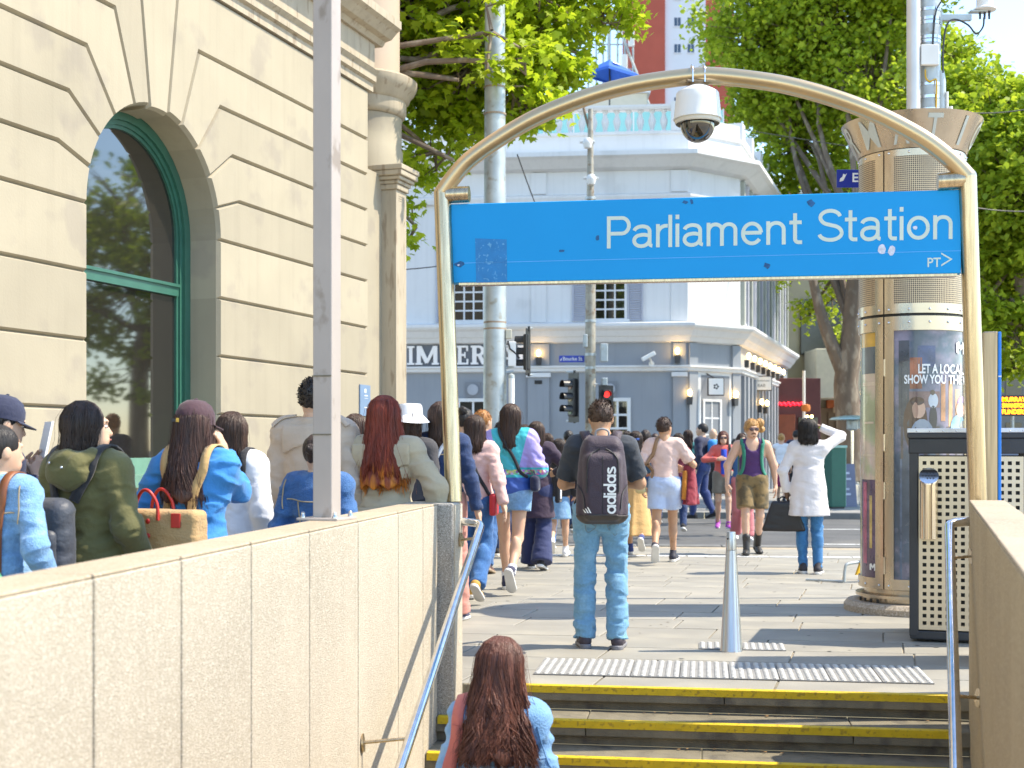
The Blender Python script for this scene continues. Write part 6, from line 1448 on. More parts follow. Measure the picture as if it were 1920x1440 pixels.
class Person:
    def __init__(s, label, px, top, d, rz=-15, sex='f', tone='light', base=None, feet=None, hands=None, lean=0., head=(0, 0), curl=.45, muscle=1., width=1., h=None, vox=None, seed=1, elbow=None, bare=False):
        s.rs = np.random.RandomState(seed); s.seed = seed; s.legt = 0. if bare else -.018; bz = 0. if base is None else base
        H = h or (gz(top, d) - bz); s.k = H / 1.715; s.loc = V(gx(px, d), d, bz); s.rz = R(rz)
        s.root = thing('person', label, 'person', s.loc, s.rz); s.root.scale = (s.k,) * 3
        s.vox = vox or (.0115 if d < 11 else .0135 if d < 19 else .018); s.far = d > 18
        W = width * (1.07 if sex == 'm' else .97); s.W = W; s.sex = sex; s.tone = tone; s.mus = muscle * (1.06 if sex == 'm' else .94)
        s.lean = lean; c, n = math.cos(-lean), math.sin(-lean)
        def T(p): p = A3(p); q = p - A3((0, 0, .95)); return A3((q[0], q[1] * c - q[2] * n, q[1] * n + q[2] * c)) + A3((0, 0, .95))
        s.T = T
        feet = feet or ((-.09, .02, 0, 0), (.09, -.02, 0, 0))
        far_reach = max(math.hypot(f[1], f[0] * .3) for f in feet); drop = .93 - min(.915, math.sqrt(max(.3, .87 ** 2 - max(0, abs(feet[0][1])) ** 2 * .8)) + .085)
        hipz = .93 - max(0, drop) ; s.dz = hipz - .915 if hipz < .915 else 0
        s.hip = [A3((-.085 * W, 0, .915 + s.dz)), A3((.085 * W, 0, .915 + s.dz))]
        s.knee, s.ank, s.pitch = [], [], []
        for i, f in enumerate(feet):
            an = A3((f[0], f[1], .088 + f[2])); kn, an = ik(s.hip[i], an, .425, .415, (f[0] * .3, 1, .1)); s.knee.append(kn); s.ank.append(an); s.pitch.append(f[3])
        up = A3((0, 0, s.dz)); s.up = up
        sw = (.152 if sex == 'f' else .174) * width
        s.sh = [T((-sw, 0, 1.385)) + up, T((sw, 0, 1.385)) + up]; s.elb, s.wri = [], []; hands = hands or (None, None)
        for i in (0, 1):
            sg = -1 if i == 0 else 1; hnd = hands[i]
            if hnd is None: hnd = s.sh[i] + A3((sg * .075, .02, -.50))
            el, wr_ = ik(s.sh[i], hnd, .285, .245, (elbow[i] if elbow else (sg * .5, -1, -.2))); s.elb.append(el); s.wri.append(wr_)
        yaw, pit = R(head[0]), R(head[1]); s.Hm = np.array((Matrix.Rotation(yaw, 3, 'Z') @ Matrix.Rotation(pit, 3, 'X')).to_3x3()); s.Hp = T((0, .0, 1.47)) + up
        s.curl = curl
    def hd(s, P): return (np.asarray(P) - A3((0, 0, 1.47))) @ s.Hm.T + s.Hp       # head space -> figure space
    # ---- shared shapes
    def torso(s, t=0.):
        W, T, up = s.W, s.T, s.up; f = s.sex == 'f'
        return [('ell', T((0, .005, 1.27)) + up, (.152 * W + t, .102 + t, .20)), ('ell', T((0, -.002, 1.08)) + up, ((.122 if f else .136) * W + t, .092 + t, .17)), ('ell', T((0, -.005, .955)) + up, ((.158 if f else .148) * W + t, .112 + t, .14)),
                ('cap', s.sh[0] * .78 + A3((0, 0, .22 * s.sh[0][2])) + A3((0, 0, .012)), s.sh[1] * .78 + A3((0, 0, .22 * s.sh[1][2])) + A3((0, 0, .012)), .052 + t, .052 + t), ('cap', s.sh[0], s.sh[1], .04 + t, .04 + t)]
    def limbs(s, t, arm=True, leg=True):
        o = []; m = s.mus
        for i in (0, 1):
            if arm: o += [('cap', s.sh[i], s.elb[i], .050 * m + t, .038 * m + t), ('cap', s.elb[i], s.wri[i], .040 * m + t, .026 + t)]
            if leg:
                t = t + s.legt; o += [('cap', s.hip[i], s.knee[i], .082 * s.W + t, .054 + t), ('cap', s.knee[i], s.ank[i], .051 + t, .036 + t), ('ell', s.knee[i] * .68 + s.ank[i] * .32 + A3((0, -.018, 0)), (.050 + t, .050 + t, .12))]; t = t - s.legt
        return o
    def body(s):
        neck = [('cap', s.T((0, -.012, 1.40)) + s.up, s.hd([(0, -.008, 1.52)])[0], .058 * (1.1 if s.sex == 'm' else .95), .052 * (1.1 if s.sex == 'm' else .95))]
        pr_ = s.torso(-.006); lim = s.limbs(-.002)
        def fn(P):
            d = ev(P, pr_, .06); d = smin(d, ev(P, neck, .03), .05)
            L = [ev(P, lim[k:k + n], .03) for k, n in ((0, 2), (2, 3), (5, 2), (7, 3))]
            for e in L: d = smin(d, e, .03)
            return d
        pts = np.array([*s.sh, *s.elb, *s.wri, *s.ank, *s.knee, *s.hip, s.Hp + A3((0, 0, .1))]); lo, hi = pts.min(0) - .16, pts.max(0) + .16
        Vt, Q = nets(fn, lo, hi, max(s.vox, .014)); Vs, Qs = [Vt], [Q]; k = len(Vt)
        H = [('ell', (0, -.012, 1.605), (.076, .094, .097)), ('ell', (0, .028, 1.555), (.060, .066, .082)), ('ell', (0, .070, 1.515), (.032, .025, .026)), ('cap', (0, -.01, 1.47), (0, -.002, 1.56), .05, .052)]
        fine = [('cap', (0, .093, 1.588), (0, .108, 1.558), .008, .0125), ('ell', (0, .088, 1.527), (.022, .012, .0085)), ('cap', (-.03, .088, 1.618), (.03, .088, 1.618), .010, .010)]
        ears = [('ell', (x, -.008, 1.578), (.011, .020, .032)) for x in (-.077, .077)]
        def fh(P):
            d = ev(P, H, .04); d = smin(d, ev(P, fine, .01), .016)
            for x in (-.031, .031): d = -smin(-d, s_ell(P, (x, .096, 1.594), (.016, .013, .011)), .014) if not s.far else d
            return smin(d, ev(P, ears, .005), .008)
        hv, hq = nets(fh, (-.10, -.13, 1.42), (.10, .14, 1.72), .0085 if s.far else .0065)
        Vs.append(s.hd(hv)); Qs.append(hq + k); k += len(hv)
        for i in (0, 1):
            d = s.wri[i] - s.elb[i]; sg = -1 if i == 0 else 1
            hv, hq = hand(s.curl); hv = hv * A3((-sg, 1, 1)); M = rot_to(d, getattr(s, 'palm', (A3((sg, .15, .2)),) * 2)[i] * A3((1 if not hasattr(s, 'palm') else 1, 1, 1)))
            hv = hv @ M.T + s.wri[i] + d / np.linalg.norm(d) * .012; Vs.append(hv); Qs.append((hq if -sg > 0 else hq[:, ::-1]) + k); k += len(hv)
        o = pymesh('body', np.concatenate(Vs), np.concatenate(Qs), skin(s.tone), s.root); s.bodyf = fn
        return o
    def face(s, glasses=False, brow=HB, beard=None):
        mb = MB(); w = MB(); ir = MB(); lp_ = MB()
        for x in (-.031, .031):
            w.ball(s.hd([(x, .081, 1.593)])[0], (.0125, .0125, .008), 10, 8); ir.ball(s.hd([(x, .0905, 1.593)])[0], .0062, 8, 6); mb.tube([s.hd([(x + a, .098 - abs(x + a) * .25, 1.614 + b)])[0] for a, b in ((-.018, -.002), (0, .004), (.018, -.001))], [.002, .004, .002], 6)
        if glasses:
            g = MB()
            for x in (-.032, .032): g.ball(s.hd([(x, .104, 1.592)])[0], (.028, .007, .021), 12, 8)
            g.tube([s.hd([(a, .106, 1.596)])[0] for a in (-.01, .01)], .003, 6)
            for x in (-1, 1): g.tube([s.hd([p])[0] for p in ((x * .058, .098, 1.597), (x * .079, .0, 1.596))], .003, 6)
            g.build('sunglasses', mat('sunglass', (.05, .012, .018), .08, var=0, coat=1.), s.root, True)
        else: w.build('eyes', mat('eye_white', (.7, .68, .65), .2), s.root, True); ir.build('irises', M_black, s.root, True)
        mb.build('eyebrows', brow, s.root, True)
        lp_.ball(s.hd([(0, .098, 1.530)])[0], (.022, .006, .006), 10, 6); lp_.build('lips', mat('lips', (.45, .17, .14), .4), s.root, True)
        if beard:
            b = MB(); b.tube([s.hd([p])[0] for p in ((-.032, .088, 1.528), (-.014, .106, 1.541), (.014, .106, 1.541), (.032, .088, 1.528))], [.004, .008, .008, .004], 6); b.ball(s.hd([(0, .090, 1.505)])[0], (.016, .010, .012), 8, 6); b.build('beard', beard, s.root, True)
    def grow(s, name, fn, m, amp=.006, joints=(), pts=None, pad=.16, base=.55, vox=None, seed=0):
        pts = np.array(pts if pts is not None else [*s.sh, *s.elb, *s.wri, *s.hip]); Vt, Q = nets(fn, pts.min(0) - pad, pts.max(0) + pad, vox or s.vox)
        if amp: Vt = wrinkle(fn, Vt, amp * 1.5, s.seed * 7 + seed, joints, base)
        return pymesh(name, Vt, Q, m, s.root)
    def top(s, m, name='shirt', sleeve=1.0, hem=.86, loose=.012, slw=1., flare=None, collar=.0, tank=False, amp=.006, cuff=.012, folds=0, neck=.0):
        """sleeve 1 = to the wrist, .5 = half, 0 = none; hem height; flare = (top z, hem radii) for coats"""
        tr = s.torso(loose); S = []
        for i in (0, 1):
            if sleeve <= 0: continue
            a, e, w = s.sh[i], s.elb[i], s.wri[i]; q = s.mus
            if sleeve <= .55: en = a + (e - a) * (sleeve / .55); S.append([('cone', a, en, (.054 * q + loose * .7) * slw, (.054 * q + loose * .7) * slw)])
            else:
                en = e + (w - e) * ((sleeve - .55) / .45) * .99; S.append([('cap', a, e, (.050 * q + loose * .55) * slw, (.040 * q + loose * .55) * slw), ('cone', e, en, (.040 * q + loose * .55) * slw, (.031 + cuff) * slw)])
        nk = s.T((0, -.01, 1.445)) + s.up; hz_ = hem + s.dz
        def fn(P):
            d = ev(P, tr, .06)
            if flare: d = smin(d, s_flare(P, flare[0] + s.dz, hz_, (flare[1][0], flare[1][1]), (flare[2][0], flare[2][1]), folds=folds, fa=.05), .05)
            if tank: d = np.maximum(d, np.abs(P[:, 0]) - (.118 * s.W + np.clip(1.28 + s.dz - P[:, 2], 0, .2) * .45)); d = np.maximum(d, -s_ell(P, s.T((0, .09, 1.44)) + s.up, (.085, .12, .13)))
            d = np.maximum(d, hz_ - P[:, 2])
            for q in S: d = smin(d, ev(P, q, .03), .035)
            if collar: d = smin(d, np.maximum(s_cap(P, nk - A3((0, 0, .04)), nk + A3((0, -.01, collar)), .072, .064), P[:, 2] - nk[2] - collar), .02)
            return np.maximum(d, -s_cap(P, nk + A3((0, .01, .01 + collar)), nk + A3((0, .03, .3)), .058 + neck, .07 + neck))
        lo = [p for p in (*s.sh, *s.elb, *s.wri)] + [A3((0, 0, hz_))]
        s.topf = fn; return s.grow(name, fn, m, amp, [*s.elb, s.T((0, -.1, 1.1)), *[x + A3((0, -.03, -.08)) for x in s.sh]], lo, .20 if flare else .17)
    def trousers(s, m, name='trousers', hem=None, loose=.012, flare=0., rise=1.02, amp=.006):
        """hem: None = ankle, else share of the leg from hip (0) to ankle (1)"""
        G = []
        for i in (0, 1):
            h, k, a = s.hip[i], s.knee[i], s.ank[i]; h = h + A3((0, 0, .02))
            if hem is not None and hem < .5: en = h + (k - h) * (hem / .5); G.append([('cone', h, en, .086 * s.W + loose, .07 + loose + flare)])
            elif hem is not None: en = k + (a - k) * ((hem - .5) / .5); G.append([('cap', h, k, .086 * s.W + loose, .062 + loose), ('cone', k, en, .062 + loose, .055 + loose + flare)])
            else: G.append([('cap', h, k, .086 * s.W + loose, .060 + loose), ('cone', k, a + (a - k) * .06, .060 + loose, .046 + loose + flare), ('ell', k * .68 + a * .32 + A3((0, -.018, 0)), (.056 + loose, .058 + loose, .14))])
        pv = [('ell', A3((0, -.008, .955)) + s.up, (.160 * s.W + loose * .6, .116 + loose * .6, .15)), ('cap', s.hip[0] + A3((.02, -.05, -.02)), s.hip[1] + A3((-.02, -.05, -.02)), .07 + loose * .5, .07 + loose * .5)]
        def fn(P):
            d = ev(P, pv, .05); a = smin(d, ev(P, G[0], .03), .05); b = smin(d, ev(P, G[1], .03), .05)
            return np.maximum(smin(a, b, .012), P[:, 2] - rise - s.dz)
        s.trf = fn
        return s.grow(name, fn, m, amp, [*[k + A3((0, -.05, 0)) for k in s.knee], *[a + A3((0, 0, .05)) for a in s.ank], A3((0, -.1, .86)) + s.up], [*s.hip, *s.knee, *s.ank, A3((0, 0, 1.0))], .2 if flare else .15)
    def skirt(s, m, z1, r1, folds=9, fa=.06, name='skirt'):
        def fn(P): return s_flare(P, 1.03 + s.dz, z1, (.135 * s.W, .105), r1, folds=folds, fa=fa)
        return s.grow(name, fn, m, .004, (), [A3((r1[0], r1[1], z1)), A3((-r1[0], -r1[1], 1.03))], .06)
    def shoes(s, mu, ms, kind='sneaker'):
        for i in (0, 1):
            u, so = shoe(kind); o = bpy.data.objects.new('shoe', u.copy()); col.objects.link(o); o.data.materials.append(mu); o.data.shade_smooth(); o.parent = s.root
            o.location = s.ank[i]; o.rotation_euler = (-R(s.pitch[i]), 0, R(8 if i == 0 else -8)); q = bpy.data.objects.new('sole', so.copy()); col.objects.link(q); q.data.materials.append(ms); q.data.shade_smooth(); q.parent = o
    def socks(s, m, z=.10):
        mb = MB()
        for i in (0, 1): d = (s.knee[i] - s.ank[i]); d /= np.linalg.norm(d); mb = MB(); mb.tube([s.ank[i] - d * .02, s.ank[i] + d * z], [.042, .043], 14).build('sock', m, s.root, True)
    def hair(s, m, kind='long', zend=1.25, n=None, hw=.10, wave=.008, back=.10, vol=1.):
        n = int((n if n is not None else (170 if not s.far else 60)) * 2.3)
        cap = [('ell', (0, -.018, 1.612), (.085 * vol, .101 * vol, .101 * vol))]; r = .4
        def fn(P):
            d = ev(P, cap)
            if kind in ('long', 'bob'):
                d = np.maximum(d, -s_ell(P, (0, .13, 1.545), (.075, .09, .105)))
                b = s_cap(P * A3((1, 1.35, 1)), (0, -.045, 1.60), (0, (-back + .015) * 1.35, zend + .03), .086, hw * .86); b = np.maximum(b, zend + .015 * np.sin(P[:, 0] * 70) - P[:, 2]); d = smin(d, b, .03)
                d = np.maximum(d, -s_cap(P, (0, .06, 1.2), (0, .045, 1.545), .075, .062))
            elif kind == 'short':
                d = np.maximum(d, P[:, 1] * .9 - .035 - (P[:, 2] - 1.60) * .9); d = np.maximum(d, 1.53 + np.abs(P[:, 1] + .07) * .35 - P[:, 2])
                d = np.maximum(d, -s_ell(P, (0, .13, 1.56), (.09, .10, .09))); d = d + .003 * np.sin(P[:, 0] * 130) * np.sin(P[:, 1] * 110 + 1) * np.sin(P[:, 2] * 120)
            elif kind == 'up':
                d = np.maximum(d, -s_ell(P, (0, .13, 1.55), (.085, .10, .10))); d = np.maximum(d, 1.535 - P[:, 1] * .6 * (P[:, 1] > 0) - P[:, 2] - .06 * (np.abs(P[:, 0]) < .05)); d = d + .002 * np.sin(P[:, 0] * 150 + 5 * P[:, 2])
            elif kind == 'curly':
                d = np.maximum(d - .008, -s_ell(P, (0, .125, 1.555), (.07, .085, .10))); d = np.maximum(d, 1.52 - P[:, 2])
                d = d + .009 * np.sin(P[:, 0] * 95 + 2 * np.sin(P[:, 2] * 60)) * np.sin(P[:, 1] * 90) * np.sin(P[:, 2] * 85)
            return d
        zl = min(zend, 1.50) - .03; Vt, Q = nets(fn, (-.16, -.20, zl), (.16, .13, 1.74), .008 if not s.far else .012); Vs, Qs = [Vt], [Q]
        if kind in ('long', 'bob'):
            def press(P):
                sh_ = P.shape; P = P.reshape(-1, 3); d = fn(P); g = grad(fn, P); lift = s.rs.uniform(.000, .007, len(P) // sh_[1]).repeat(sh_[1]); far_ = np.where(P[:, 2] < zend + .08, 1.0, 1.0); m_ = d < lift
                P = P + g * np.where(m_, np.clip(lift - d, 0, .05), 0)[:, None]; return P.reshape(sh_)
            hv, hq = hair_strands(kind, zend, n, s.rs, hw, wave, back + .012, press); Vs.append(hv); Qs.append(hq + len(Vt))
        if kind in ('short', 'curly') and not s.far:    # short stubble locks to break the outline
            q = s.rs.randint(0, len(Vt), 700); P = Vt[q]; P = P[P[:, 2] > 1.55]; N = grad(fn, P); L = (.012 if kind == 'short' else .02); dirn = N * .6 + A3((0, -.25, .15 if kind == 'short' else -.3)) + s.rs.normal(size=P.shape) * .25
            a = s.rs.normal(size=P.shape) * .003; tri = np.stack([P - a, P + a, P + dirn * L + a * .3, P + dirn * L - a * .3], 1).reshape(-1, 3); Vs.append(tri); Qs.append(np.arange(len(tri)).reshape(-1, 4) + sum(len(v) for v in Vs[:-1]))
        s.hairf = fn
        return pymesh('hair', s.hd(np.concatenate(Vs)), np.concatenate(Qs), m, s.root)
    def bun(s, m, c=(0, -.12, 1.60), r=.042):
        def fn(P): return s_ell(P, c, (r, r * .9, r)) + .004 * np.sin(P[:, 0] * 140 + 60 * P[:, 2]) * np.sin(P[:, 2] * 130)
        Vt, Q = nets(fn, A3(c) - .08, A3(c) + .08, .008); pymesh('hair_bun', s.hd(Vt), Q, m, s.root)
    def cap(s, m, brim_dir=0):
        mb = MB(); ns = 24; vs, fs = [], []
        prof = [(.100, -.025), (.101, .0), (.097, .035), (.078, .075), (.045, .098), (.0, .105)]
        for (r, z) in prof:
            for k in range(ns): w = 2 * math.pi * k / ns; vs.append(s.hd([(r * .93 * math.cos(w), r * 1.08 * math.sin(w) - .012, 1.632 + z)])[0])
        for i in range(len(prof) - 1):
            for k in range(ns): fs.append((i * ns + k, i * ns + (k + 1) % ns, (i + 1) * ns + (k + 1) % ns, (i + 1) * ns + k))
        c = mb.add(vs, fs).build('cap', m, s.root, True)
        vs = []; n = 12
        for lv in (0, 1):
            for r0 in (0, 1):
                for k in range(n + 1): w = R(25 + 130 * k / n); vs.append(s.hd([((.093 + r0 * .012) * math.cos(w), (.104 + r0 * .075 * math.sin(w)) * math.sin(w) - .012, 1.612 - .018 * r0 * math.sin(w) - .004 * lv)])[0])
        q = n + 1; fs = [(k, k + 1, q + k + 1, q + k) for k in range(n)] + [(2 * q + k, 3 * q + k, 3 * q + k + 1, 2 * q + k + 1) for k in range(n)] + [(q + k, q + k + 1, 3 * q + k + 1, 3 * q + k) for k in range(n)]
        MB().add(vs, fs).build('cap_brim', m, s.root, True)
        MB().box(s.hd([(0, -.122, 1.622)])[0], (.075, .006, .016)).build('cap_strap', M_dark, s.root); MB().box(s.hd([(0, -.127, 1.622)])[0], (.016, .005, .020)).build('cap_buckle', mat('brass', (.6, .4, .1), .3, .9), s.root)
        MB().ball(s.hd([(0, -.012, 1.738)])[0], (.01, .01, .005), 8, 6).build('cap_button', m, s.root, True)
    def bucket(s, m):
        mb = MB(); ns = 28; vs, fs = [], []; prof = [(.158, -.052), (.150, -.045), (.106, .006), (.104, .01), (.098, .075), (.085, .094), (.0, .10)]
        for j, (r, z) in enumerate(prof):
            for k in range(ns): w = 2 * math.pi * k / ns; rr = r + (.006 * math.sin(3 * w + 1) if j < 2 else 0); vs.append(s.hd([(rr * .95 * math.cos(w), rr * 1.08 * math.sin(w) - .012, 1.640 + z + (.008 * math.sin(2 * w) if j < 2 else 0))])[0])
        for i in range(len(prof) - 1):
            for k in range(ns): fs.append((i * ns + k, i * ns + (k + 1) % ns, (i + 1) * ns + (k + 1) % ns, (i + 1) * ns + k))
        mb.add(vs, fs).build('bucket_hat', m, s.root, True)
    def strip(s, name, pts, w, m, fn=None, off=.004, th=.004, par=None, n=40): Vt, Fs = ribbon(fn or s.topf, pts, w, off, th, n); return pymesh(name, Vt, Fs, m, par or s.root)
    def carried(s, name, label, cat):
        t = thing(name, label, cat, s.loc, s.rz); t.scale = (s.k,) * 3; return t
    def sdf(s, name, fn, lo, hi, h, m, par, amp=0., seed=3):
        Vt, Q = nets(fn, lo, hi, h)
        if amp: Vt = wrinkle(fn, Vt, amp, seed, (), 1.)
        return pymesh(name, Vt, Q, m, par)
def s_box(P, c, hx, r):
    q = np.abs(P - A3(c)) - (A3(hx) - r); return np.linalg.norm(np.maximum(q, 0), axis=1) + np.minimum(q.max(1), 0) - r
WALK = ((-.08, .22, 0, -8), (.08, -.30, .16, 48)); WALK2 = ((-.08, -.30, .16, 48), (.08, .22, 0, -8)); STEP = ((-.08, .14, 0, 0), (.08, -.18, .03, 16))
# ================================================================== the people, each with what they wear and carry
C_navy = cloth('navy', (.016, .020, .055)); C_black = cloth('black', (.014, .013, .016)); C_whitec = cloth('white', (.74, .74, .77), bump=.2)
C_tan = cloth('tan_canvas', (.46, .29, .13), bump=.5, bscale=90); C_strapk = cloth('black_webbing', (.02, .02, .024)); C_sole = mat('rubber_white', (.66, .64, .60), .6, var=.08); C_solek = mat('rubber_tan', (.34, .25, .17), .7, var=.2, vscale=30)
D_light = denim('light', (.17, .34, .56), (.30, .48, .68)); D_mid = denim('mid', (.035, .12, .30), (.07, .19, .40)); D_dark = denim('dark', (.012, .035, .11), (.02, .06, .17)); D_jean = cloth('denim_jean', (.16, .36, .54), c2=(.21, .42, .59), c2amt=.3, c2scale=12, bump=.6, bscale=140, var=.14, vscale=60, fold=.12)
C_thread = mat('thread', (.42, .33, .2), .8); M_red = mat('red_leather', (.50, .03, .02), .4, var=.08); M_brown2 = mat('brown_leather', (.22, .07, .025), .45, var=.15)
def march(fn, x, z, y0=-.6, sgn=1):
    """where a line along the depth axis first meets a surface"""
    x, z = np.asarray(x, float), np.asarray(z, float); y = np.full(len(x), y0)
    for _ in range(40): y = y + sgn * np.clip(fn(np.stack([x, y, z], 1)), -.02, .2) * .9
    return y
def decal(name, fn, pts, faces, m, par, lift=.002, y0=-.6):
    P = np.array([(a, b) for a, b in pts]); y = march(fn, P[:, 0], P[:, 1], y0) - lift; return pymesh(name, np.stack([P[:, 0], y, P[:, 1]], 1), faces, m, par, False)
def seams(p, lines, w=.006, m=C_thread):
    for l in lines: p.strip('seam', l, w, m, off=.004, th=.004, n=24)

# ---- man with the big backpack, standing at the head of the stairs
p = Person('man in dark T-shirt and pale jeans standing with a big backpack near the bollard', 1127, 748, 9.35, -2, 'm', 'tan', feet=((-.115, .03, 0, 0), (.115, -.03, 0, 0)), hands=((-.07, .25, 1.13), (.09, .25, 1.12)), head=(0, -20), elbow=((-1, -.6, -.4), (1, -.6, -.4)), width=1.03, seed=2, curl=.9, vox=.0105)
p.body(); p.top(cloth('charcoal_tee', (.035, .042, .055)), 'shirt', .46, .86, .016, 1.05, neck=.006); p.trousers(D_jean, loose=.010, amp=.014, flare=.018); p.hair(hairmat('brown2', (.06, .032, .02)), 'short')
p.shoes(mat('trainer_dark', (.05, .04, .055), .6, var=.2, vscale=20), mat('sole_grey', (.20, .20, .22), .6)); p.socks(mat('red_lining', (.55, .04, .03), .7), .045)
for sx in (-1, 1):      # back pockets
    q = [(sx * .04, -.2, .87), (sx * .14, -.2, .86), (sx * .142, -.2, .755), (sx * .09, -.2, .725), (sx * .045, -.2, .755), (sx * .04, -.2, .87)]; p.strip('pocket_seam', q, .005, mat('jean_thread', (.16, .24, .30), .8), p.trf, .001, .003, n=40)
    p.strip('pocket_seam', [(sx * .045, -.2, .80), (sx * .09, -.2, .83), (sx * .14, -.2, .795)], .004, mat('jean_thread', (.16, .24, .30)), p.trf, .001, .003)
p.strip('pocket_seam', [(0, -.2, 1.0), (0, -.2, .9), (0, -.18, .83)], .005, mat('jean_thread', (.16, .24, .30)), p.trf, .001, .003)
mb = MB()
mb.add([(-.02, 0, .02), (0, 0, .028), (.02, 0, .02), (.015, 0, -.01), (0, 0, -.026), (-.015, 0, -.01)], [(0, 1, 2, 3, 4, 5)])
decal('neck_print', p.topf, [(x * .8 + .0, 1.418 + z * .8) for x, z in ((-.026, .02), (0, .03), (.026, .02), (.02, -.01), (0, -.03), (-.02, -.01), (-.018, .013), (0, .02), (.018, .013), (.013, -.007), (0, -.02), (-.013, -.007))], [(i, (i + 1) % 6, 6 + (i + 1) % 6, 6 + i) for i in range(6)], M_white, p.root, .003)
bag = p.carried('backpack', 'large purple-black backpack with white lettering worn by the man near the bollard', 'backpack')
M_bagc = cloth('bag_purple', (.045, .027, .042), .6, bump=.4, bscale=120); M_bagk = cloth('bag_black', (.02, .018, .022), .6)
def bagf(P):
    z = np.clip((P[:, 2] - .87) / .59, 0, 1); w = .178 - .045 * z ** 2.2; q = P.copy(); q[:, 0] = q[:, 0] * (.178 / w); return s_box(q, (0, -.215, 1.165), (.178, .098, .295), .085) * .9
def bagfront(P): return np.maximum(s_box(P * A3((1, 1, 1)), (.0, -.30, 1.12), (.128, .055, .225), .052), .885 - P[:, 2])
def bagall(P): return smin(bagf(P), bagfront(P), .02)
p.sdf('body', bagall, (-.25, -.42, .82), (.25, -.07, 1.52), .0095, M_bagc, bag, .0035, 5)
p.sdf('base_panel', lambda P: np.maximum(bagall(P) - .006, P[:, 2] - .925 - .015 * np.cos(P[:, 0] * 9)), (-.25, -.42, .82), (.25, -.07, .96), .0095, mat('bag_base', (.045, .035, .03), .5), bag)
for sx in (-1, 1):
    p.strip('shoulder_strap', [(sx * .085, -.14, 1.40), (sx * .105, -.09, 1.46), (sx * .115, .0, 1.49), (sx * .118, .08, 1.42), (sx * .13, .12, 1.25), (sx * .16, .06, 1.08)], .062, M_bagc, off=.008, th=.014, par=bag, n=60)
    p.strip('side_web', [(sx * .155, -.13, 1.16), (sx * .17, -.09, 1.06), (sx * .165, -.03, .99)], .022, C_strapk, off=.01, th=.006, par=bag)
    p.strip('zip', [(sx * .02, -.4, 1.395), (sx * .075, -.4, 1.375), (sx * .118, -.4, 1.31), (sx * .135, -.4, 1.2), (sx * .138, -.4, 1.08)], .010, M_bagk, bagall, .002, .005, par=bag)
    p.strip('pocket_edge', [(sx * .172, -.27, 1.13), (sx * .15, -.34, 1.06), (sx * .145, -.36, .97)], .008, M_bagk, bagall, .002, .004, par=bag)
p.strip('centre_seam', [(0, -.42, 1.36), (0, -.42, 1.1), (0, -.42, .94)], .005, M_bagk, bagall, .001, .002, par=bag)
MB().tube(smooth_path([V(-.045, -.22, 1.452), V(-.04, -.225, 1.49), V(0, -.23, 1.505), V(.04, -.225, 1.49), V(.045, -.22, 1.452)], 5), .007, 8).build('grab_handle', mat('grey_web', (.3, .3, .32), .7), bag, True)
st, wd = stroke_word('AdidAs', .115, -.03); sxx, syy = .315 / wd, .084 / .74
for k, (q, f) in enumerate(st): decal('lettering', bagall, [(.088 - b * syy, .940 + a * sxx) for a, b in q], f, M_white, bag, .0025 + .0002 * (k % 5))
for k in range(3): x = -.118 + k * .016; h_ = .012 + k * .009; decal('three_bars', bagall, [(x, .945), (x + .011, .945), (x + .011 - .012 - h_ * .25, .945 + h_ + .006), (x - .012 - h_ * .25, .945 + h_ + .012)], [(0, 1, 2, 3)], M_white, bag, .003)

# ---- woman in the foreground, coming up the stairs
stp = (N0.y - .9 * .0 - 5.45) / .2969; i_s = int(round(stp)); bz = -RISE * i_s
p = Person('woman with long wavy auburn hair and blue shirt climbing the stairs', 936, 1203, 5.45, -8, 'f', 'light', base=bz, feet=((-.09, .10, 0, 0), (.09, -.05, 0, 0)), head=(-6, -14), seed=4, width=.90, h=1.745, vox=.009)
p.body(); p.top(cloth('chambray', (.17, .36, .62), c2=(.22, .42, .67), c2amt=.3, c2scale=9, bump=.5, bscale=140, fold=.12), 'shirt', 1, .72, .026, 1.02, amp=.012, collar=.02); p.trousers(D_mid); p.shoes(C_black, C_sole)
p.hair(hairmat('auburn', (.12, .042, .026)), 'long', 1.22, 520, .132, .030, .090, 1.0)
seams(p, [[(.0, -.2, 1.30), (.0, -.2, 1.1), (0, -.2, .8)], [(.17, -.1, 1.38), (.2, -.1, 1.28), (.205, -.06, 1.2)]], .005, mat('chambray_seam', (.10, .24, .45), .8))
tt = p.carried('shoulder_bag', 'coral canvas shoulder bag of the woman on the stairs', 'bag'); C_coral = cloth('coral', (.58, .17, .14))
p.strip('strap', [(-.17, .14, 1.22), (-.15, .05, 1.42), (-.135, -.01, 1.455), (-.15, -.08, 1.40), (-.19, -.16, 1.2), (-.215, -.17, 1.0)], .05, C_coral, off=.006, th=.006, par=tt, n=60)
p.strip('strap', [(-.16, -.10, 1.38), (-.17, -.15, 1.2), (-.165, -.18, 1.0)], .035, C_coral, off=.012, th=.006, par=tt, n=40)
p.sdf('pouch', lambda P: s_box(P, (-.24, -.10, .82), (.055, .17, .19), .05), (-.33, -.32, .60), (-.15, .12, 1.05), .012, C_coral, tt, .006)

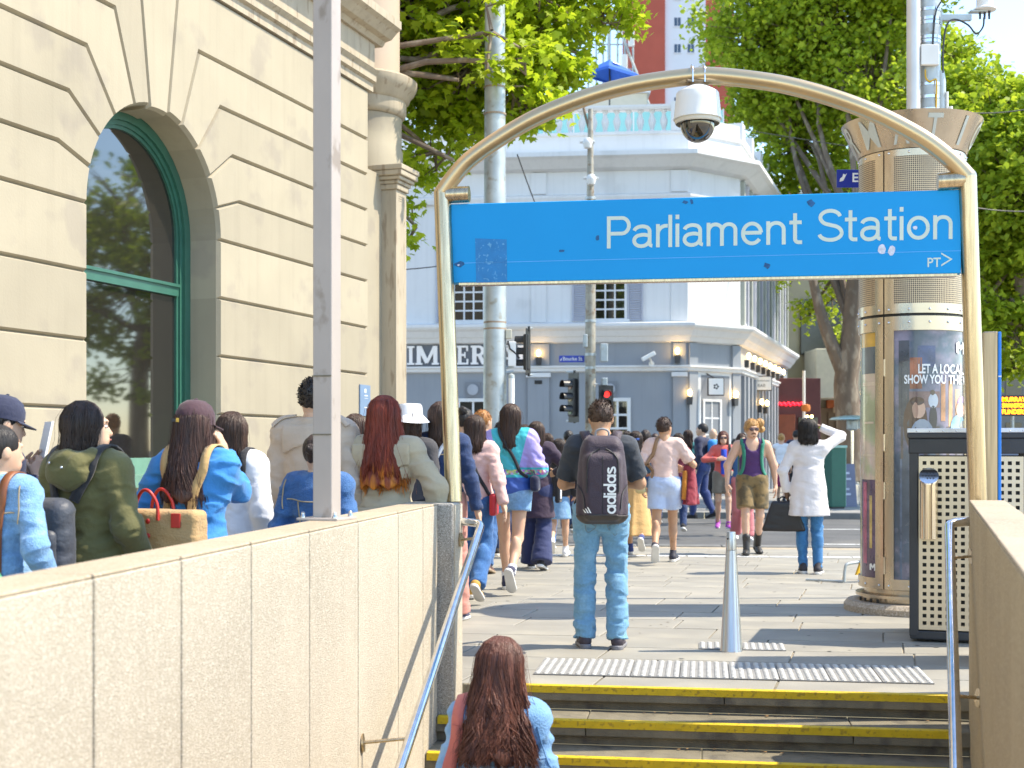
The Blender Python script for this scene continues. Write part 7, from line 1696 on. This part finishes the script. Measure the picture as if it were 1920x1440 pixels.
# ---- left edge, between the parapet and the beige wall
p = Person('woman in faded denim jacket with tied dark hair and brown strap by the parapet', -2, 795, 5.5, -18, 'f', 'light', seed=5, head=(-25, -4), vox=.009, hands=(None, (.27, .06, .92)))
p.body(); p.top(D_light, 'jacket', 1, .84, .026, 1.1, collar=.025, amp=.008); p.trousers(D_dark); p.shoes(C_black, C_sole); p.hair(HK, 'up'); p.bun(HK, (.0, -.115, 1.60), .05)
seams(p, [[(-.15, -.16, 1.30), (0, -.2, 1.29), (.16, -.16, 1.30)], [(.08, -.2, 1.29), (.075, -.2, 1.1), (.07, -.2, .88)], [(.17, -.06, 1.42), (.185, -.1, 1.34), (.18, -.1, 1.25)]])
bg = p.carried('shoulder_bag', 'green pouch bag on a brown leather strap behind the faded denim jacket', 'bag')
p.strip('strap', [(.09, .08, 1.40), (.095, .0, 1.45), (.10, -.10, 1.38), (.11, -.18, 1.2), (.12, -.19, 1.02)], .042, M_brown2, off=.004, th=.006, par=bg, n=60)
p.sdf('pouch', lambda P: smin(s_box(P, (.14, -.20, .90), (.075, .04, .10), .035), s_ell(P, (.13, -.20, 1.0), (.04, .03, .06)), .04), (.02, -.30, .76), (.26, -.12, 1.1), .01, mat('green_leather', (.05, .26, .13), .4, var=.15), bg, .003)

p = Person('person in navy cap and navy jumper reading a white sheet of paper', -2, 747, 6.5, -52, 'm', 'light', seed=6, hands=((-.05, .17, 1.33), (.11, .15, 1.31)), head=(0, -12), vox=.01, curl=.9, width=.95)
p.body(); p.top(C_navy, 'jumper', 1, .84, .02, amp=.007); p.trousers(C_black); p.shoes(C_black, C_sole); p.hair(HK, 'short'); p.cap(cloth('navy_cap', (.02, .025, .06))); p.face()
pp = p.carried('paper_sheet', 'white sheet of paper held up by the person in the navy cap', 'paper'); n = 8; vs = []
for i in range(n + 1):
    for j in (0, 1): a = i / n; vs.append((-.05 + .24 * a, .20 + .03 * math.sin(a * 3) - .05 * a + .05 * j, 1.36 + .24 * j))
me = MB().add(vs, [(2 * i, 2 * i + 2, 2 * i + 3, 2 * i + 1) for i in range(n)]).build('sheet', mat('paper', (.78, .78, .80), .8, var=.03), pp, True)

p = Person('woman with dark bob and olive hooded jacket carrying a grey backpack', 163, 752, 6.0, -22, 'f', 'light', seed=7, vox=.009, hands=(None, (.24, .14, .92)), width=1.06, head=(-45, 0))
C_olive = cloth('olive', (.115, .105, .035), bump=.3)
p.body(); p.top(C_olive, 'jacket', 1, .74, .034, 1.2, amp=.010, collar=.03, flare=(1.05, (.16, .12), (.20, .14))); p.trousers(C_black); p.shoes(C_black, C_sole); p.hair(HD_, 'bob', 1.44, 260, .092, .004, .075); p.face()
p.grow('hood', lambda P: np.maximum(smin(s_cap(P, (-.09, -.06, 1.43), (.09, -.06, 1.43), .06, .06), s_ell(P, (0, -.14, 1.38), (.115, .055, .10)), .05), -s_ell(P, (0, .02, 1.49), (.08, .11, .10))), C_olive, .010, (), [(-.12, -.2, 1.3), (.12, 0, 1.5)], .08, 1., .009)
for q in ((-.06, -.19, 1.42), (.02, -.20, 1.40)): MB().ball(q, .008, 8, 6).build('snap_button', M_chrome, p.root, True)
bg = p.carried('backpack', 'small slate grey backpack on the olive jacket', 'backpack'); C_slate = cloth('slate_nylon', (.045, .05, .065), .5)
p.sdf('body', lambda P: s_box(P, (-.02, -.245, 1.07), (.135, .075, .19), .07), (-.2, -.36, .84), (.16, -.13, 1.3), .011, C_slate, bg, .006); p.sdf('front_pocket', lambda P: s_box(P, (-.02, -.315, 1.01), (.105, .035, .11), .035), (-.16, -.38, .87), (.13, -.25, 1.15), .01, C_slate, bg, .004)
for sx in (-1, 1): p.strip('shoulder_strap', [(sx * .07 - .02, -.2, 1.24), (sx * .11, -.14, 1.37), (sx * .125, -.03, 1.44), (sx * .12, .08, 1.36), (sx * .14, .1, 1.2)], .05, C_strapk, off=.01, th=.01, par=bg, n=50)

p = Person('woman in brown cap with long hair and bright blue shirt wearing a tan tote', 366, 757, 6.35, -14, 'f', 'light', seed=8, vox=.009, hands=((-.30, .10, .95), (.10, .12, 1.47)), head=(-20, -4), width=1.0, elbow=((-.6, -1, 0), (.12, .25, -1)), curl=.7)
p.body(); p.top(cloth('azure', (.03, .23, .58)), 'shirt', .98, .78, .036, 1.25, amp=.014); p.trousers(D_dark); p.shoes(C_black, C_sole); p.hair(hairmat('brown3', (.055, .024, .018)), 'long', 1.22, 300, .125, .012, .10); p.cap(cloth('plum_cap', (.06, .025, .035)))
bg = p.carried('tote_backpack', 'tan canvas tote worn on the back with red handles and tan straps', 'tote bag')
p.sdf('body', lambda P: np.maximum(s_box(P, (-.055, -.245, 1.02), (.22, .075, .17), .03), 0 * P[:, 0] - 1), (-.33, -.36, .82), (.20, -.14, 1.24), .0105, C_tan, bg, .005)
for sx, x0 in ((-1, -.175), (1, .055)):
    p.strip('shoulder_strap', [(x0 + .02, -.24, 1.16), (sx * .09 - .01, -.2, 1.26), (sx * .105, -.14, 1.37), (sx * .11, -.02, 1.45), (sx * .12, .1, 1.35)], .045, cloth('tan_strap', (.52, .33, .14)), off=.012, th=.008, par=bg, n=60)
    MB().box((x0 + .01, -.325, 1.14), (.05, .008, .07), bev=.003).build('red_tab', M_red, bg)
for yy_, dz in ((-.325, 0), (-.17, .0)): MB().tube(smooth_path([V(-.15, yy_, 1.14), V(-.145, yy_, 1.22), V(-.11, yy_ - .01, 1.28), V(-.07, yy_ - .01, 1.28), V(-.035, yy_, 1.22), V(-.03, yy_, 1.14)], 5), .0085, 10).build('red_handle', M_red, bg, True)
for z in (1.135, 1.065): MB().ball((-.085, -.322, z), (.013, .006, .013), 10, 8).build('stud', M_red, bg, True)
p.strip('cross_strap', [(-.06, -.2, 1.36), (.03, -.22, 1.22), (.13, -.18, 1.02), (.18, -.1, .86)], .022, C_strapk, off=.008, th=.005, n=40)
MB().tube([(-.13, -.33, 1.11), (-.135, -.335, 1.02), (-.145, -.335, .95)], .006, 6).build('key_cord', mat('orange_cord', (.55, .17, .03), .6), bg, True)

p = Person('woman in white jumper with dark shoulder strap walking close to the wall', 436, 772, 7.6, -16, 'f', 'light', seed=9, head=(15, 0)); p.body(); p.top(C_whitec, 'jumper', 1, .80, .032, 1.2); p.trousers(C_black); p.shoes(C_black, C_sole); p.hair(HB, 'long', 1.36, 170, .09, .006, .085)
p.strip('bag_strap', [(.10, .06, 1.41), (.11, -.02, 1.45), (.12, -.11, 1.36), (.10, -.16, 1.2)], .045, C_strapk, off=.006, th=.006)

C_trench = cloth('pinkish_trench', (.50, .40, .31), bump=.25, bscale=60)
p = Person('tall man in rolled-sleeve beige trench coat holding a phone', 590, 706, 8.1, -14, 'm', 'light', seed=10, hands=((-.30, .0, .86), None), head=(6, 0), curl=1.0, width=1.03)
p.body(); p.top(C_trench, 'trench_coat', .82, .55, .030, 1.15, flare=(1.05, (.17, .13), (.24, .19)), collar=.035, amp=.009, cuff=.028); p.trousers(C_black); p.shoes(C_black, C_sole); p.hair(HK, 'short')
tf = p.topf
p.grow('storm_flap', lambda P: np.maximum(np.maximum(tf(P) - .012, 1.29 + .03 * np.cos(P[:, 0] * 14) - P[:, 2]), np.maximum(P[:, 1] + .01, np.maximum(np.abs(P[:, 0]) - .16, P[:, 2] - 1.44))), C_trench, .002, (), [(-.2, -.2, 1.2), (.2, .05, 1.5)], .05, 1., .011)
for sx in (-1, 1): p.strip('epaulette', [(sx * .19, -.02, 1.40), (sx * .14, -.02, 1.45), (sx * .10, -.02, 1.47)], .035, C_trench, off=.006, th=.008)
ph = p.carried('phone', 'pale phone held low by the tall man in the trench coat', 'phone'); d_ = p.wri[0] - p.elb[0]; d_ /= np.linalg.norm(d_); c = p.wri[0] + d_ * .12
MB().box(tuple(c + A3((.05, -.0, 0))), (.012, .075, .15), bev=.005).build('case', mat('pale_case', (.62, .62, .66), .3), ph)

p = Person('short-haired person in indigo denim jacket half hidden by the square post', 596, 812, 7.1, -14, 'f', 'light', seed=11, vox=.0105, width=1.08); p.body(); p.top(D_mid, 'jacket', 1, .84, .026, 1.12, collar=.03, amp=.009); p.trousers(D_dark); p.shoes(C_black, C_sole); p.hair(HD_, 'up'); p.bun(HD_, (.0, -.115, 1.615), .035)
seams(p, [[(-.17, -.14, 1.31), (0, -.2, 1.30), (.17, -.14, 1.31)], [(-.11, -.2, 1.3), (-.09, -.2, 1.1), (-.07, -.2, .88)], [(.11, -.2, 1.3), (.09, -.2, 1.1), (.07, -.2, .88)], [(-.17, -.06, 1.42), (-.2, -.1, 1.34), (-.19, -.1, 1.25)]], .007)

C_trench2 = cloth('olive_trench', (.44, .37, .255), bump=.25, bscale=60)
p = Person('woman with long red hair with orange tips in a belted khaki trench coat', 722, 743, 8.0, -12, 'f', 'light', seed=12, vox=.0095, hands=((-.25, .12, .96), (.31, -.02, .93)), width=1.1, elbow=((-1, -.5, 0), (1, -.6, 0)))
p.body(); p.top(C_trench2, 'trench_coat', 1, .52, .030, 1.2, flare=(1.05, (.16, .125), (.25, .20)), collar=.03, amp=.009, cuff=.03); p.trousers(C_black); p.shoes(C_black, C_sole)
p.hair(hairmat('red', (.19, .028, .012), tip=((.62, .20, .02), 1.42, 1.54)), 'long', 1.17, 520, .150, .012, .095, 1.04); tf = p.topf
for sx in (-1, 1): p.grow('storm_flap', lambda P: np.maximum(np.maximum(tf(P) - .012, 1.265 + .22 * np.abs(P[:, 0]) - P[:, 2]), np.maximum(P[:, 1] + .01, np.maximum(np.abs(P[:, 0] - sx * .11) - .07, P[:, 2] - 1.43))), C_trench2, .002, (), [(-.2, -.2, 1.2), (.2, .05, 1.5)], .05, 1., .011)
p.strip('belt', [(-.19, .02, 1.02), (-.15, -.12, 1.03), (0, -.2, 1.035), (.15, -.12, 1.03), (.19, .02, 1.02)], .045, C_trench2, off=.008, th=.008, n=60)
for x in (-.075, .055): MB().lathe((x, -.185, .985), [(.012, -.003), (.016, 0), (.012, .003)], 12, cap=False).build('belt_ring', mat('brass', (.6, .4, .1)), p.root, True)
seams(p, [[(0, -.2, 1.0), (0, -.2, .8), (0, -.2, .6)]], .004, mat('khaki_seam', (.32, .26, .16), .8))

p = Person('woman with loose dark hair ahead of the red-haired woman', 668, 776, 10.2, -16, seed=13); p.body(); p.top(C_black, 'jacket', 1, .82, .02); p.trousers(C_black); p.shoes(C_black, C_sole); p.hair(HB, 'long', 1.24, 170, .115, .015, .09)
p = Person('person in white bucket hat and dark top in the crowd', 770, 762, 10.6, -14, seed=14); p.body(); p.top(cloth('dark_grey', (.05, .048, .055)), 'shirt', 1, .82, .02); p.trousers(C_black); p.shoes(C_black, C_sole); p.hair(HB, 'bob', 1.47, 120, .088, .004, .08); p.bucket(C_whitec)
p = Person('woman in dark denim jacket with white cross strap and pink trousers by the gantry post', 828, 753, 10.7, -12, 'f', 'light', seed=15, feet=((-.09, -.12, .03, 10), (.10, .14, 0, 0)), hands=(None, (.30, -.02, .84)), width=1.06)
p.body(); p.top(D_dark, 'jacket', 1, .82, .028, 1.1, collar=.03, amp=.009); p.trousers(cloth('salmon', (.58, .25, .20)), loose=.026, flare=.02); p.shoes(cloth('navy_canvas', (.03, .03, .07)), C_sole); p.hair(HB, 'long', 1.36, 200, .092, .004, .08)
seams(p, [[(-.16, -.14, 1.32), (0, -.2, 1.31), (.16, -.14, 1.32)], [(.10, -.2, 1.3), (.08, -.2, .88)]]); p.strip('cross_strap', [(.09, -.06, 1.45), (.02, -.2, 1.33), (-.08, -.2, 1.15), (-.16, -.14, 1.0)], .03, C_whitec, off=.004, th=.005)
p = Person('woman in pale pink jacket and blue jeans with a red and black cross bag', 890, 778, 12.1, -10, 'f', 'light', seed=16, feet=((-.08, .26, 0, -6), (.08, -.26, .11, 40)), hands=((-.22, .1, .92), (.30, -.16, .90)), head=(10, -3))
p.body(); p.top(cloth('blush', (.66, .42, .38)), 'jacket', 1, .92, .030, 1.15, amp=.010, collar=.02); p.trousers(denim('blue', (.03, .13, .34), (.06, .2, .44)), loose=.018, flare=.012); p.shoes(mat('tan_suede', (.5, .28, .06), .8, var=.1), C_sole); p.hair(HB, 'long', 1.37, 220, .098, .006, .085)
p.strip('cross_strap', [(-.09, -.06, 1.45), (-.02, -.2, 1.33), (.08, -.2, 1.15), (.17, -.12, .98)], .035, C_strapk, off=.005, th=.006)
bg = p.carried('waist_bag', 'red flat cross bag at the hip of the pink jacket', 'bag'); p.sdf('pouch', lambda P: s_box(P, (.20, -.10, .90), (.03, .09, .10), .02), (.12, -.25, .76), (.28, .05, 1.04), .011, mat('red_nylon', (.50, .02, .03), .5), bg)

# ---- woman in the colour-block windbreaker
def block_mat():
    m = mat('colour_block', (.03, .42, .48), .5, var=.06, bump=.3, bscale=40); n, l = m.node_tree.nodes, m.node_tree.links; pb_ = n['Principled BSDF']; cur = pb_.inputs['Base Color'].links[0].from_socket
    tc = n.new('ShaderNodeTexCoord'); sp_ = n.new('ShaderNodeSeparateXYZ'); l.new(tc.outputs['Object'], sp_.inputs[0])
    def mth(op, a, b):
        q = n.new('ShaderNodeMath'); q.operation = op
        for i, x in enumerate((a, b)):
            if isinstance(x, (int, float)): q.inputs[i].default_value = x
            else: l.new(x, q.inputs[i])
        return q.outputs[0]
    def over(c, mask):
        nonlocal cur
        mx = n.new('ShaderNodeMix'); mx.data_type = 'RGBA'; l.new(mask, mx.inputs[0]); l.new(cur, mx.inputs[6])
        if isinstance(c, tuple): mx.inputs[7].default_value = (*c, 1)
        else: l.new(c, mx.inputs[7])
        cur = mx.outputs[2]
    X, Y, Z = sp_.outputs; ax = mth('ABSOLUTE', X, 0)
    over((.36, .30, .66), mth('GREATER_THAN', mth('ADD', ax, mth('MULTIPLY', mth('SUBTRACT', 1.40, Z), .25)), .155))     # lilac sleeves and sides
    over((.03, .09, .36), mth('LESS_THAN', Z, 1.05))                                                                    # blue hem panel
    v = n.new('ShaderNodeTexVoronoi'); v.inputs['Scale'].default_value = 45; l.new(tc.outputs['Object'], v.inputs[0]); hs_ = n.new('ShaderNodeHueSaturation'); hs_.inputs['Saturation'].default_value = .9; hs_.inputs['Value'].default_value = .7; l.new(v.outputs['Color'], hs_.inputs['Color'])
    over((.03, .42, .48), mth('MULTIPLY', mth('GREATER_THAN', Z, 1.045), mth('LESS_THAN', Z, 1.135)))
    over(hs_.outputs[0], mth('MULTIPLY', mth('GREATER_THAN', Z, 1.07), mth('LESS_THAN', Z, 1.115)))
    l.new(cur, pb_.inputs['Base Color']); return m
p = Person('woman in teal, lilac and blue windbreaker with denim shorts striding ahead', 958, 757, 13.0, -8, 'f', 'fair', seed=17, bare=True, feet=((-.07, .20, 0, -6), (.05, -.34, .12, 58)), hands=((-.20, .16, 1.05), (.18, .2, 1.08)), elbow=((-.5, -1, 0), (.45, -1, -.2)), width=1.05)
p.body(); p.top(block_mat(), 'windbreaker', 1, .84, .042, 1.35, amp=.012, collar=.03); p.trousers(D_light, 'shorts', .22, .022, .02); p.hair(HB, 'long', 1.27, 260, .096, .003, .095); p.shoes(cloth('navy_canvas', (.03, .03, .07)), C_sole); p.socks(C_whitec, .07)
p.strip('cross_strap', [(-.10, -.04, 1.47), (-.04, -.25, 1.36), (.08, -.25, 1.2), (.2, -.2, 1.03)], .03, C_strapk, off=.006, th=.006)
bg = p.carried('belt_bag', 'navy belt bag slung at the side of the windbreaker', 'bag'); p.sdf('pouch', lambda P: s_box(P, (.235, -.08, .99), (.04, .09, .075), .035), (.16, -.22, .88), (.32, .05, 1.1), .012, C_navy, bg)

p = Person('woman in long plum coat and wide navy trousers carrying a black tote', 1006, 790, 15.4, -8, 'f', 'light', seed=18, feet=STEP, hands=(None, (.20, .2, 1.12)), elbow=((-.5, -1, 0), (1, -.6, -.3))); p.body(); p.top(cloth('plum_coat', (.035, .018, .04)), 'coat', 1, .60, .03, 1.15, flare=(1.05, (.16, .125), (.22, .18))); p.trousers(cloth('navy_wide', (.02, .03, .10)), loose=.03, flare=.05); p.hair(HB, 'long', 1.28, 150, .10, .01, .09); p.shoes(C_black, C_sole)
bg = p.carried('tote_bag', 'black tote with a white panel carried by the woman in the plum coat', 'tote bag'); p.sdf('body', lambda P: s_box(P, (.25, .06, .92), (.03, .14, .15), .02), (.18, -.12, .72), (.32, .24, 1.12), .013, C_black, bg); MB().box((.285, -.02, .93), (.008, .10, .22)).build('white_panel', C_whitec, bg); MB().tube(smooth_path([V(.25, -.03, 1.06), V(.24, .06, 1.2), V(.25, .14, 1.06)], 5), .008, 8).build('handle', C_black, bg, True)
p = Person('man with ginger hair and navy shirt beside the thick pole', 907, 768, 15.0, -10, 'm', 'fair', seed=19, feet=STEP, head=(-30, 0)); p.body(); p.top(C_navy, 'shirt', .5, .86, .018); p.trousers(D_mid); p.hair(HG, 'short'); p.shoes(cloth('brown_shoe', (.10, .04, .03)), C_solek)
p = Person('woman with dark hair pinned up behind the gantry post', 872, 764, 13.2, -12, 'f', seed=20); p.body(); p.top(D_mid, 'shirt', 1, .84, .02); p.trousers(D_dark); p.hair(HK, 'up'); p.bun(HK, (0, -.09, 1.68), .045); p.shoes(C_black, C_sole)
p = Person('short woman in black top and pale denim skirt with white sneakers', 1048, 822, 17.0, -6, 'f', 'fair', seed=21, bare=True, feet=WALK2); p.body(); p.top(C_black, 'top', 1, .88, .02); p.skirt(D_light, .56, (.18, .15), 7, .03); p.hair(HD_, 'long', 1.36, 120, .095); p.shoes(C_whitec, C_sole); p.socks(C_whitec, .06)
p = Person('woman with brown hair stepping on to the crossing', 1026, 812, 18.6, -6, 'f', seed=22, feet=STEP); p.body(); p.top(cloth('cream', (.55, .48, .36)), 'top', 1, .86, .02); p.trousers(D_mid); p.hair(HB, 'long', 1.32, 60, .095); p.shoes(C_whitec, C_sole)
p = Person('woman in long yellow skirt with a ponytail behind the backpack man', 1192, 808, 17.4, -6, 'f', 'tan', seed=23, bare=True, feet=WALK); p.body(); p.top(cloth('teal_top', (.03, .09, .16)), 'top', .5, .92, .016); p.skirt(cloth('mustard', (.62, .38, .15)), .28, (.24, .30), 9, .09); p.hair(HD_, 'long', 1.36, 120, .07, .006, .10); p.shoes(cloth('blue_canvas', (.03, .05, .18)), C_sole); p.strip('hair_scarf', [(-.06, -.12, 1.60), (0, -.16, 1.59), (.06, -.12, 1.60)], .03, cloth('blue_scarf', (.05, .14, .5)), fn=p.hairf, off=.004)

# ---- man in the pale pink T-shirt
p = Person('man in pale pink T-shirt and pale blue shorts with a jacket over his arm', 1246, 780, 16.2, -10, 'm', 'tan', seed=24, bare=True, feet=((-.09, -.32, .12, 55), (.09, .22, 0, -4)), hands=((-.26, .04, .90), (.20, .22, 1.10)), elbow=((-.6, -1, 0), (.8, -1, 0)), head=(-25, 0), vox=.0125, width=.94)
p.body(); p.top(cloth('pale_pink', (.74, .52, .45), bump=.2), 'shirt', .45, .87, .018, 1.05); p.trousers(cloth('pale_blue', (.46, .55, .74)), 'shorts', .33, .024, .015); p.hair(HB, 'short'); p.shoes(mat('runner_black', (.03, .03, .045), .6), C_sole)
p.strip('cross_strap', [(-.06, .02, 1.47), (-.09, -.1, 1.42), (-.15, -.17, 1.2), (-.2, -.12, 1.0)], .045, mat('tan_strap_l', (.30, .17, .09), .5), off=.005, th=.006)
bg = p.carried('camera_bag', 'cream round-topped shoulder bag beside the pink T-shirt', 'bag'); p.sdf('body', lambda P: smin(s_box(P, (-.27, -.06, .90), (.06, .11, .09), .04), s_ell(P, (-.27, -.06, .97), (.05, .10, .06)), .02), (-.36, -.2, .78), (-.18, .1, 1.06), .012, mat('cream_leather', (.55, .44, .22), .5, var=.08), bg, .003)
jk = p.carried('folded_jacket', 'maroon jacket with orange lining hanging over the pink T-shirt man\'s arm', 'jacket'); p.sdf('cloth_folds', lambda P: smin(s_flare(P, 1.12, .68, (.05, .10), (.09, .15), (.30, .08), 5, .18), s_cap(P, (.26, .02, 1.10), (.30, .2, 1.10), .05, .05), .03), (.14, -.12, .64), (.46, .30, 1.2), .0125, cloth('maroon', (.24, .02, .035)), jk, .008); p.sdf('lining', lambda P: s_flare(P, 1.08, .74, (.03, .05), (.04, .06), (.235, .0), 4, .2), (.15, -.08, .7), (.31, .08, 1.12), .0125, cloth('orange_lining', (.55, .19, .02)), jk, .006)

# ---- far pavement and road
p = Person('man in navy suit with a bright blue backpack by the hotel corner', 1316, 793, 26.5, 60, 'm', 'light', seed=25, feet=STEP); p.body(); p.top(C_navy, 'suit_jacket', 1, .78, .02, collar=.02); p.trousers(cloth('navy_trouser', (.02, .04, .14))); p.hair(HK, 'short'); p.shoes(C_black, C_black); p.face()
bg = p.carried('backpack', 'bright blue backpack on the navy suit by the hotel', 'backpack'); p.sdf('body', lambda P: s_box(P, (0, -.22, 1.22), (.14, .08, .2), .07), (-.2, -.34, .98), (.2, -.1, 1.46), .016, cloth('bright_blue', (.02, .22, .55)), bg)
p = Person('woman in red jacket, blue T-shirt, grey shorts and sunglasses crossing the road', 1356, 808, 23.2, 176, 'f', 'fair', seed=26, bare=True, feet=STEP, hands=(None, (.12, .2, 1.22)), elbow=((-.5, -1, 0), (1, -.5, 0))); p.body(); p.top(cloth('coral_red', (.62, .12, .10)), 'jacket', 1, .86, .022); p.trousers(cloth('grey_short', (.20, .17, .13)), 'shorts', .36, .024, .012); p.hair(hairmat('chestnut', (.10, .03, .02)), 'long', 1.40, 70, .10); p.shoes(mat('magenta', (.35, .05, .35), .6), C_sole); p.face(True)
p.strip('shirt_front', [(0, .2, 1.42), (0, .2, 1.3), (0, .2, 1.1), (0, .2, .95)], .10, cloth('royal', (.02, .07, .50)), off=.003, th=.004); p.strip('backpack_strap', [(-.10, .0, 1.46), (-.11, .12, 1.38), (-.12, .16, 1.2), (-.14, .12, 1.05)], .04, C_strapk, off=.005, th=.006)

p = Person('man with curly ginger hair, sunglasses and purple tank top walking towards the stairs', 1410, 786, 17.5, 176, 'm', 'fair', seed=27, bare=True, feet=((-.09, -.16, .04, 14), (.09, .18, 0, -4)), hands=((-.30, -.06, .88), (.32, .10, .90)), muscle=1.25, width=1.02, head=(8, -4), vox=.0125, elbow=((-1, -.6, 0), (1, -.6, 0)))
p.body(); p.top(cloth('purple', (.065, .02, .10)), 'tank_top', 0, .90, .012, tank=True); p.trousers(cloth('camo', (.20, .13, .05), c2=(.09, .065, .03), c2amt=.5, c2scale=9), 'shorts', .40, .020, .022); p.hair(HBL, 'curly'); p.bun(HBL, (-.10, -.03, 1.665), .062); p.bun(HBL, (-.125, -.02, 1.585), .045); p.face(True, HBL, hairmat('beard', (.16, .06, .02))); p.shoes(mat('boot_black', (.03, .027, .025), .5, var=.15), mat('boot_sole', (.02, .02, .02), .8), 'boot'); p.socks(mat('boot_shaft', (.03, .027, .025), .5), .17)
bg = p.carried('backpack', 'green-strapped backpack worn by the man in the purple tank top', 'backpack'); C_gr = cloth('green_strap', (.02, .20, .13))
for sx in (-1, 1): p.strip('shoulder_strap', [(sx * .11, -.10, 1.40), (sx * .118, .0, 1.45), (sx * .12, .09, 1.37), (sx * .125, .13, 1.22), (sx * .145, .08, 1.05), (sx * .16, .0, .98)], .045, C_gr, fn=lambda P: np.minimum(p.topf(P), p.bodyf(P)), off=.006, th=.010, par=bg, n=60)
p.sdf('body', lambda P: s_box(P, (0, -.20, 1.18), (.16, .09, .24), .08), (-.22, -.33, .9), (.22, -.06, 1.46), .015, cloth('forest', (.02, .12, .08)), bg)
p = Person('person in pink trousers half hidden behind the purple tank top', 1392, 812, 20.4, 178, 'f', seed=28, feet=STEP); p.body(); p.top(D_mid, 'jacket', 1, .84, .02); p.trousers(cloth('rose', (.55, .17, .18)), loose=.02, flare=.03); p.hair(HB, 'long', 1.4, 50, .095); p.shoes(C_whitec, C_sole)
p = Person('woman in white sleeveless top and maroon skirt walking away by the hotel', 1465, 812, 33.5, -15, 'f', 'fair', seed=29, bare=True, feet=STEP); p.body(); p.top(C_whitec, 'top', 0, .96, .012); p.skirt(cloth('burgundy', (.24, .02, .08)), .42, (.15, .12), 0, 0.); p.hair(HBL, 'up'); p.bun(HBL, (0, -.10, 1.64), .05); p.shoes(C_black, C_black)
p = Person('person in navy jumper standing outside the maroon shopfront', 1493, 806, 34.5, -20, 'm', seed=30); p.body(); p.top(C_navy, 'jumper', 1, .84, .03); p.trousers(C_black); p.hair(HK, 'short'); p.shoes(C_black, C_black)

# ---- woman in the white cardigan shading her eyes
p = Person('woman in long white cardigan and blue jeans raising an arm to her head', 1516, 785, 14.9, -12, 'f', 'brown', seed=31, feet=((-.06, .0, 0, 0), (.10, -.06, 0, 0)), hands=((-.24, .02, .90), (.13, .16, 1.62)), elbow=((-1, -.6, 0), (1, .1, -.25)), head=(-12, 6), vox=.0115, curl=.7)
p.body(); p.top(cloth('cardigan', (.70, .66, .66), bump=.25), 'cardigan', 1, .64, .026, 1.05, flare=(1.15, (.160, .125), (.225, .18)), amp=.005, folds=5); p.trousers(denim('skinny', (.03, .16, .36), (.06, .24, .46)), loose=.004); p.hair(HK, 'bob', 1.45, 220, .108, .006, .085, 1.12); p.shoes(mat('knit_black', (.03, .028, .035), .7), C_sole)
MB().lathe(tuple(p.wri[1]), [(.036, -.008), (.038, 0), (.036, .008)], 14, cap=False).build('wrist_band', mat('lime', (.35, .6, .03), .5), p.root, True)
hb2 = p.carried('handbag', 'black trapezoid leather handbag held by the woman in the white cardigan', 'handbag'); c = p.wri[0]
def hbf(P): z = np.clip((.80 - P[:, 2]) / .34, 0, 1); q = P.copy(); q[:, 0] = (q[:, 0] - c[0] - .0 + .03) / (.55 + .5 * z); return s_box(q, (0, c[1] + .02, .63), (.235, .075, .17), .03) * .7
p.sdf('body', hbf, (c[0] - .36, c[1] - .14, .42), (c[0] + .32, c[1] + .18, .84), .0125, mat('black_leather', (.018, .016, .018), .4, var=.2), hb2, .003)
for dy in (-.04, .07): MB().tube(smooth_path([V(c[0] - .10, c[1] + dy, .78), V(c[0] - .06, c[1] + dy * .5, .84), V(c[0] - .01, c[1] + .02, .835), V(c[0] + .05, c[1] + dy, .78)], 5), .008, 8).build('handle', M_black, hb2, True)

# ---- heads further back in the crowd
for i, (px_, tp_, d_, lab, hm, kd, cm) in enumerate((
        (1158, 806, 20.5, 'woman with wavy brown hair behind the man with the backpack', HB, 'long', C_navy), (1210, 806, 21.5, 'person with short curly dark hair beyond the yellow skirt', HD_, 'curly', cloth('rust', (.3, .09, .04))),
        (1337, 803, 30.0, 'bald person standing near the hotel entrance', None, None, C_black), (1272, 812, 22.5, 'woman with dark hair hidden beyond the pink T-shirt man', HD_, 'long', cloth('maroon2', (.2, .03, .05))),
        (1100, 812, 21.0, 'woman in dark blue with black hair beyond the backpack', HK, 'long', D_mid), (1378, 822, 27.0, 'small figure in black crossing behind the red jacket', HK, 'short', C_black),
        (1176, 808, 23.5, 'woman with dark hair in a rose top beyond the wavy-haired woman', HD_, 'long', cloth('rose_top', (.5, .18, .2))), (1228, 812, 25.0, 'person in pale shirt half hidden by the pink T-shirt man', HB, 'short', C_whitec), (1290, 806, 27.0, 'woman in teal jacket near the grey hotel pilaster', HB, 'long', cloth('teal_j', (.03, .2, .22))),
        (940, 790, 17.2, 'person in indigo jacket and jeans between the windbreaker and the thick pole', HK, 'short', D_mid), (984, 796, 19.2, 'woman in cream knit walking ahead of the plum coat', HB, 'long', cloth('cream2', (.5, .43, .33))), (1066, 806, 22.0, 'man in dark jacket ahead of the denim skirt', HK, 'short', C_black), (1140, 812, 25.5, 'woman in mustard top far ahead on the crossing', HB, 'long', cloth('mustard2', (.45, .28, .06))))):
    p = Person(lab, px_, tp_, d_, -6, 'f', seed=40 + i, feet=STEP); p.body(); p.top(cm, 'top', 1, .84, .022); p.trousers(D_dark if i % 2 else C_black); p.shoes(C_black, C_sole)
    if hm: p.hair(hm, kd, 1.34)
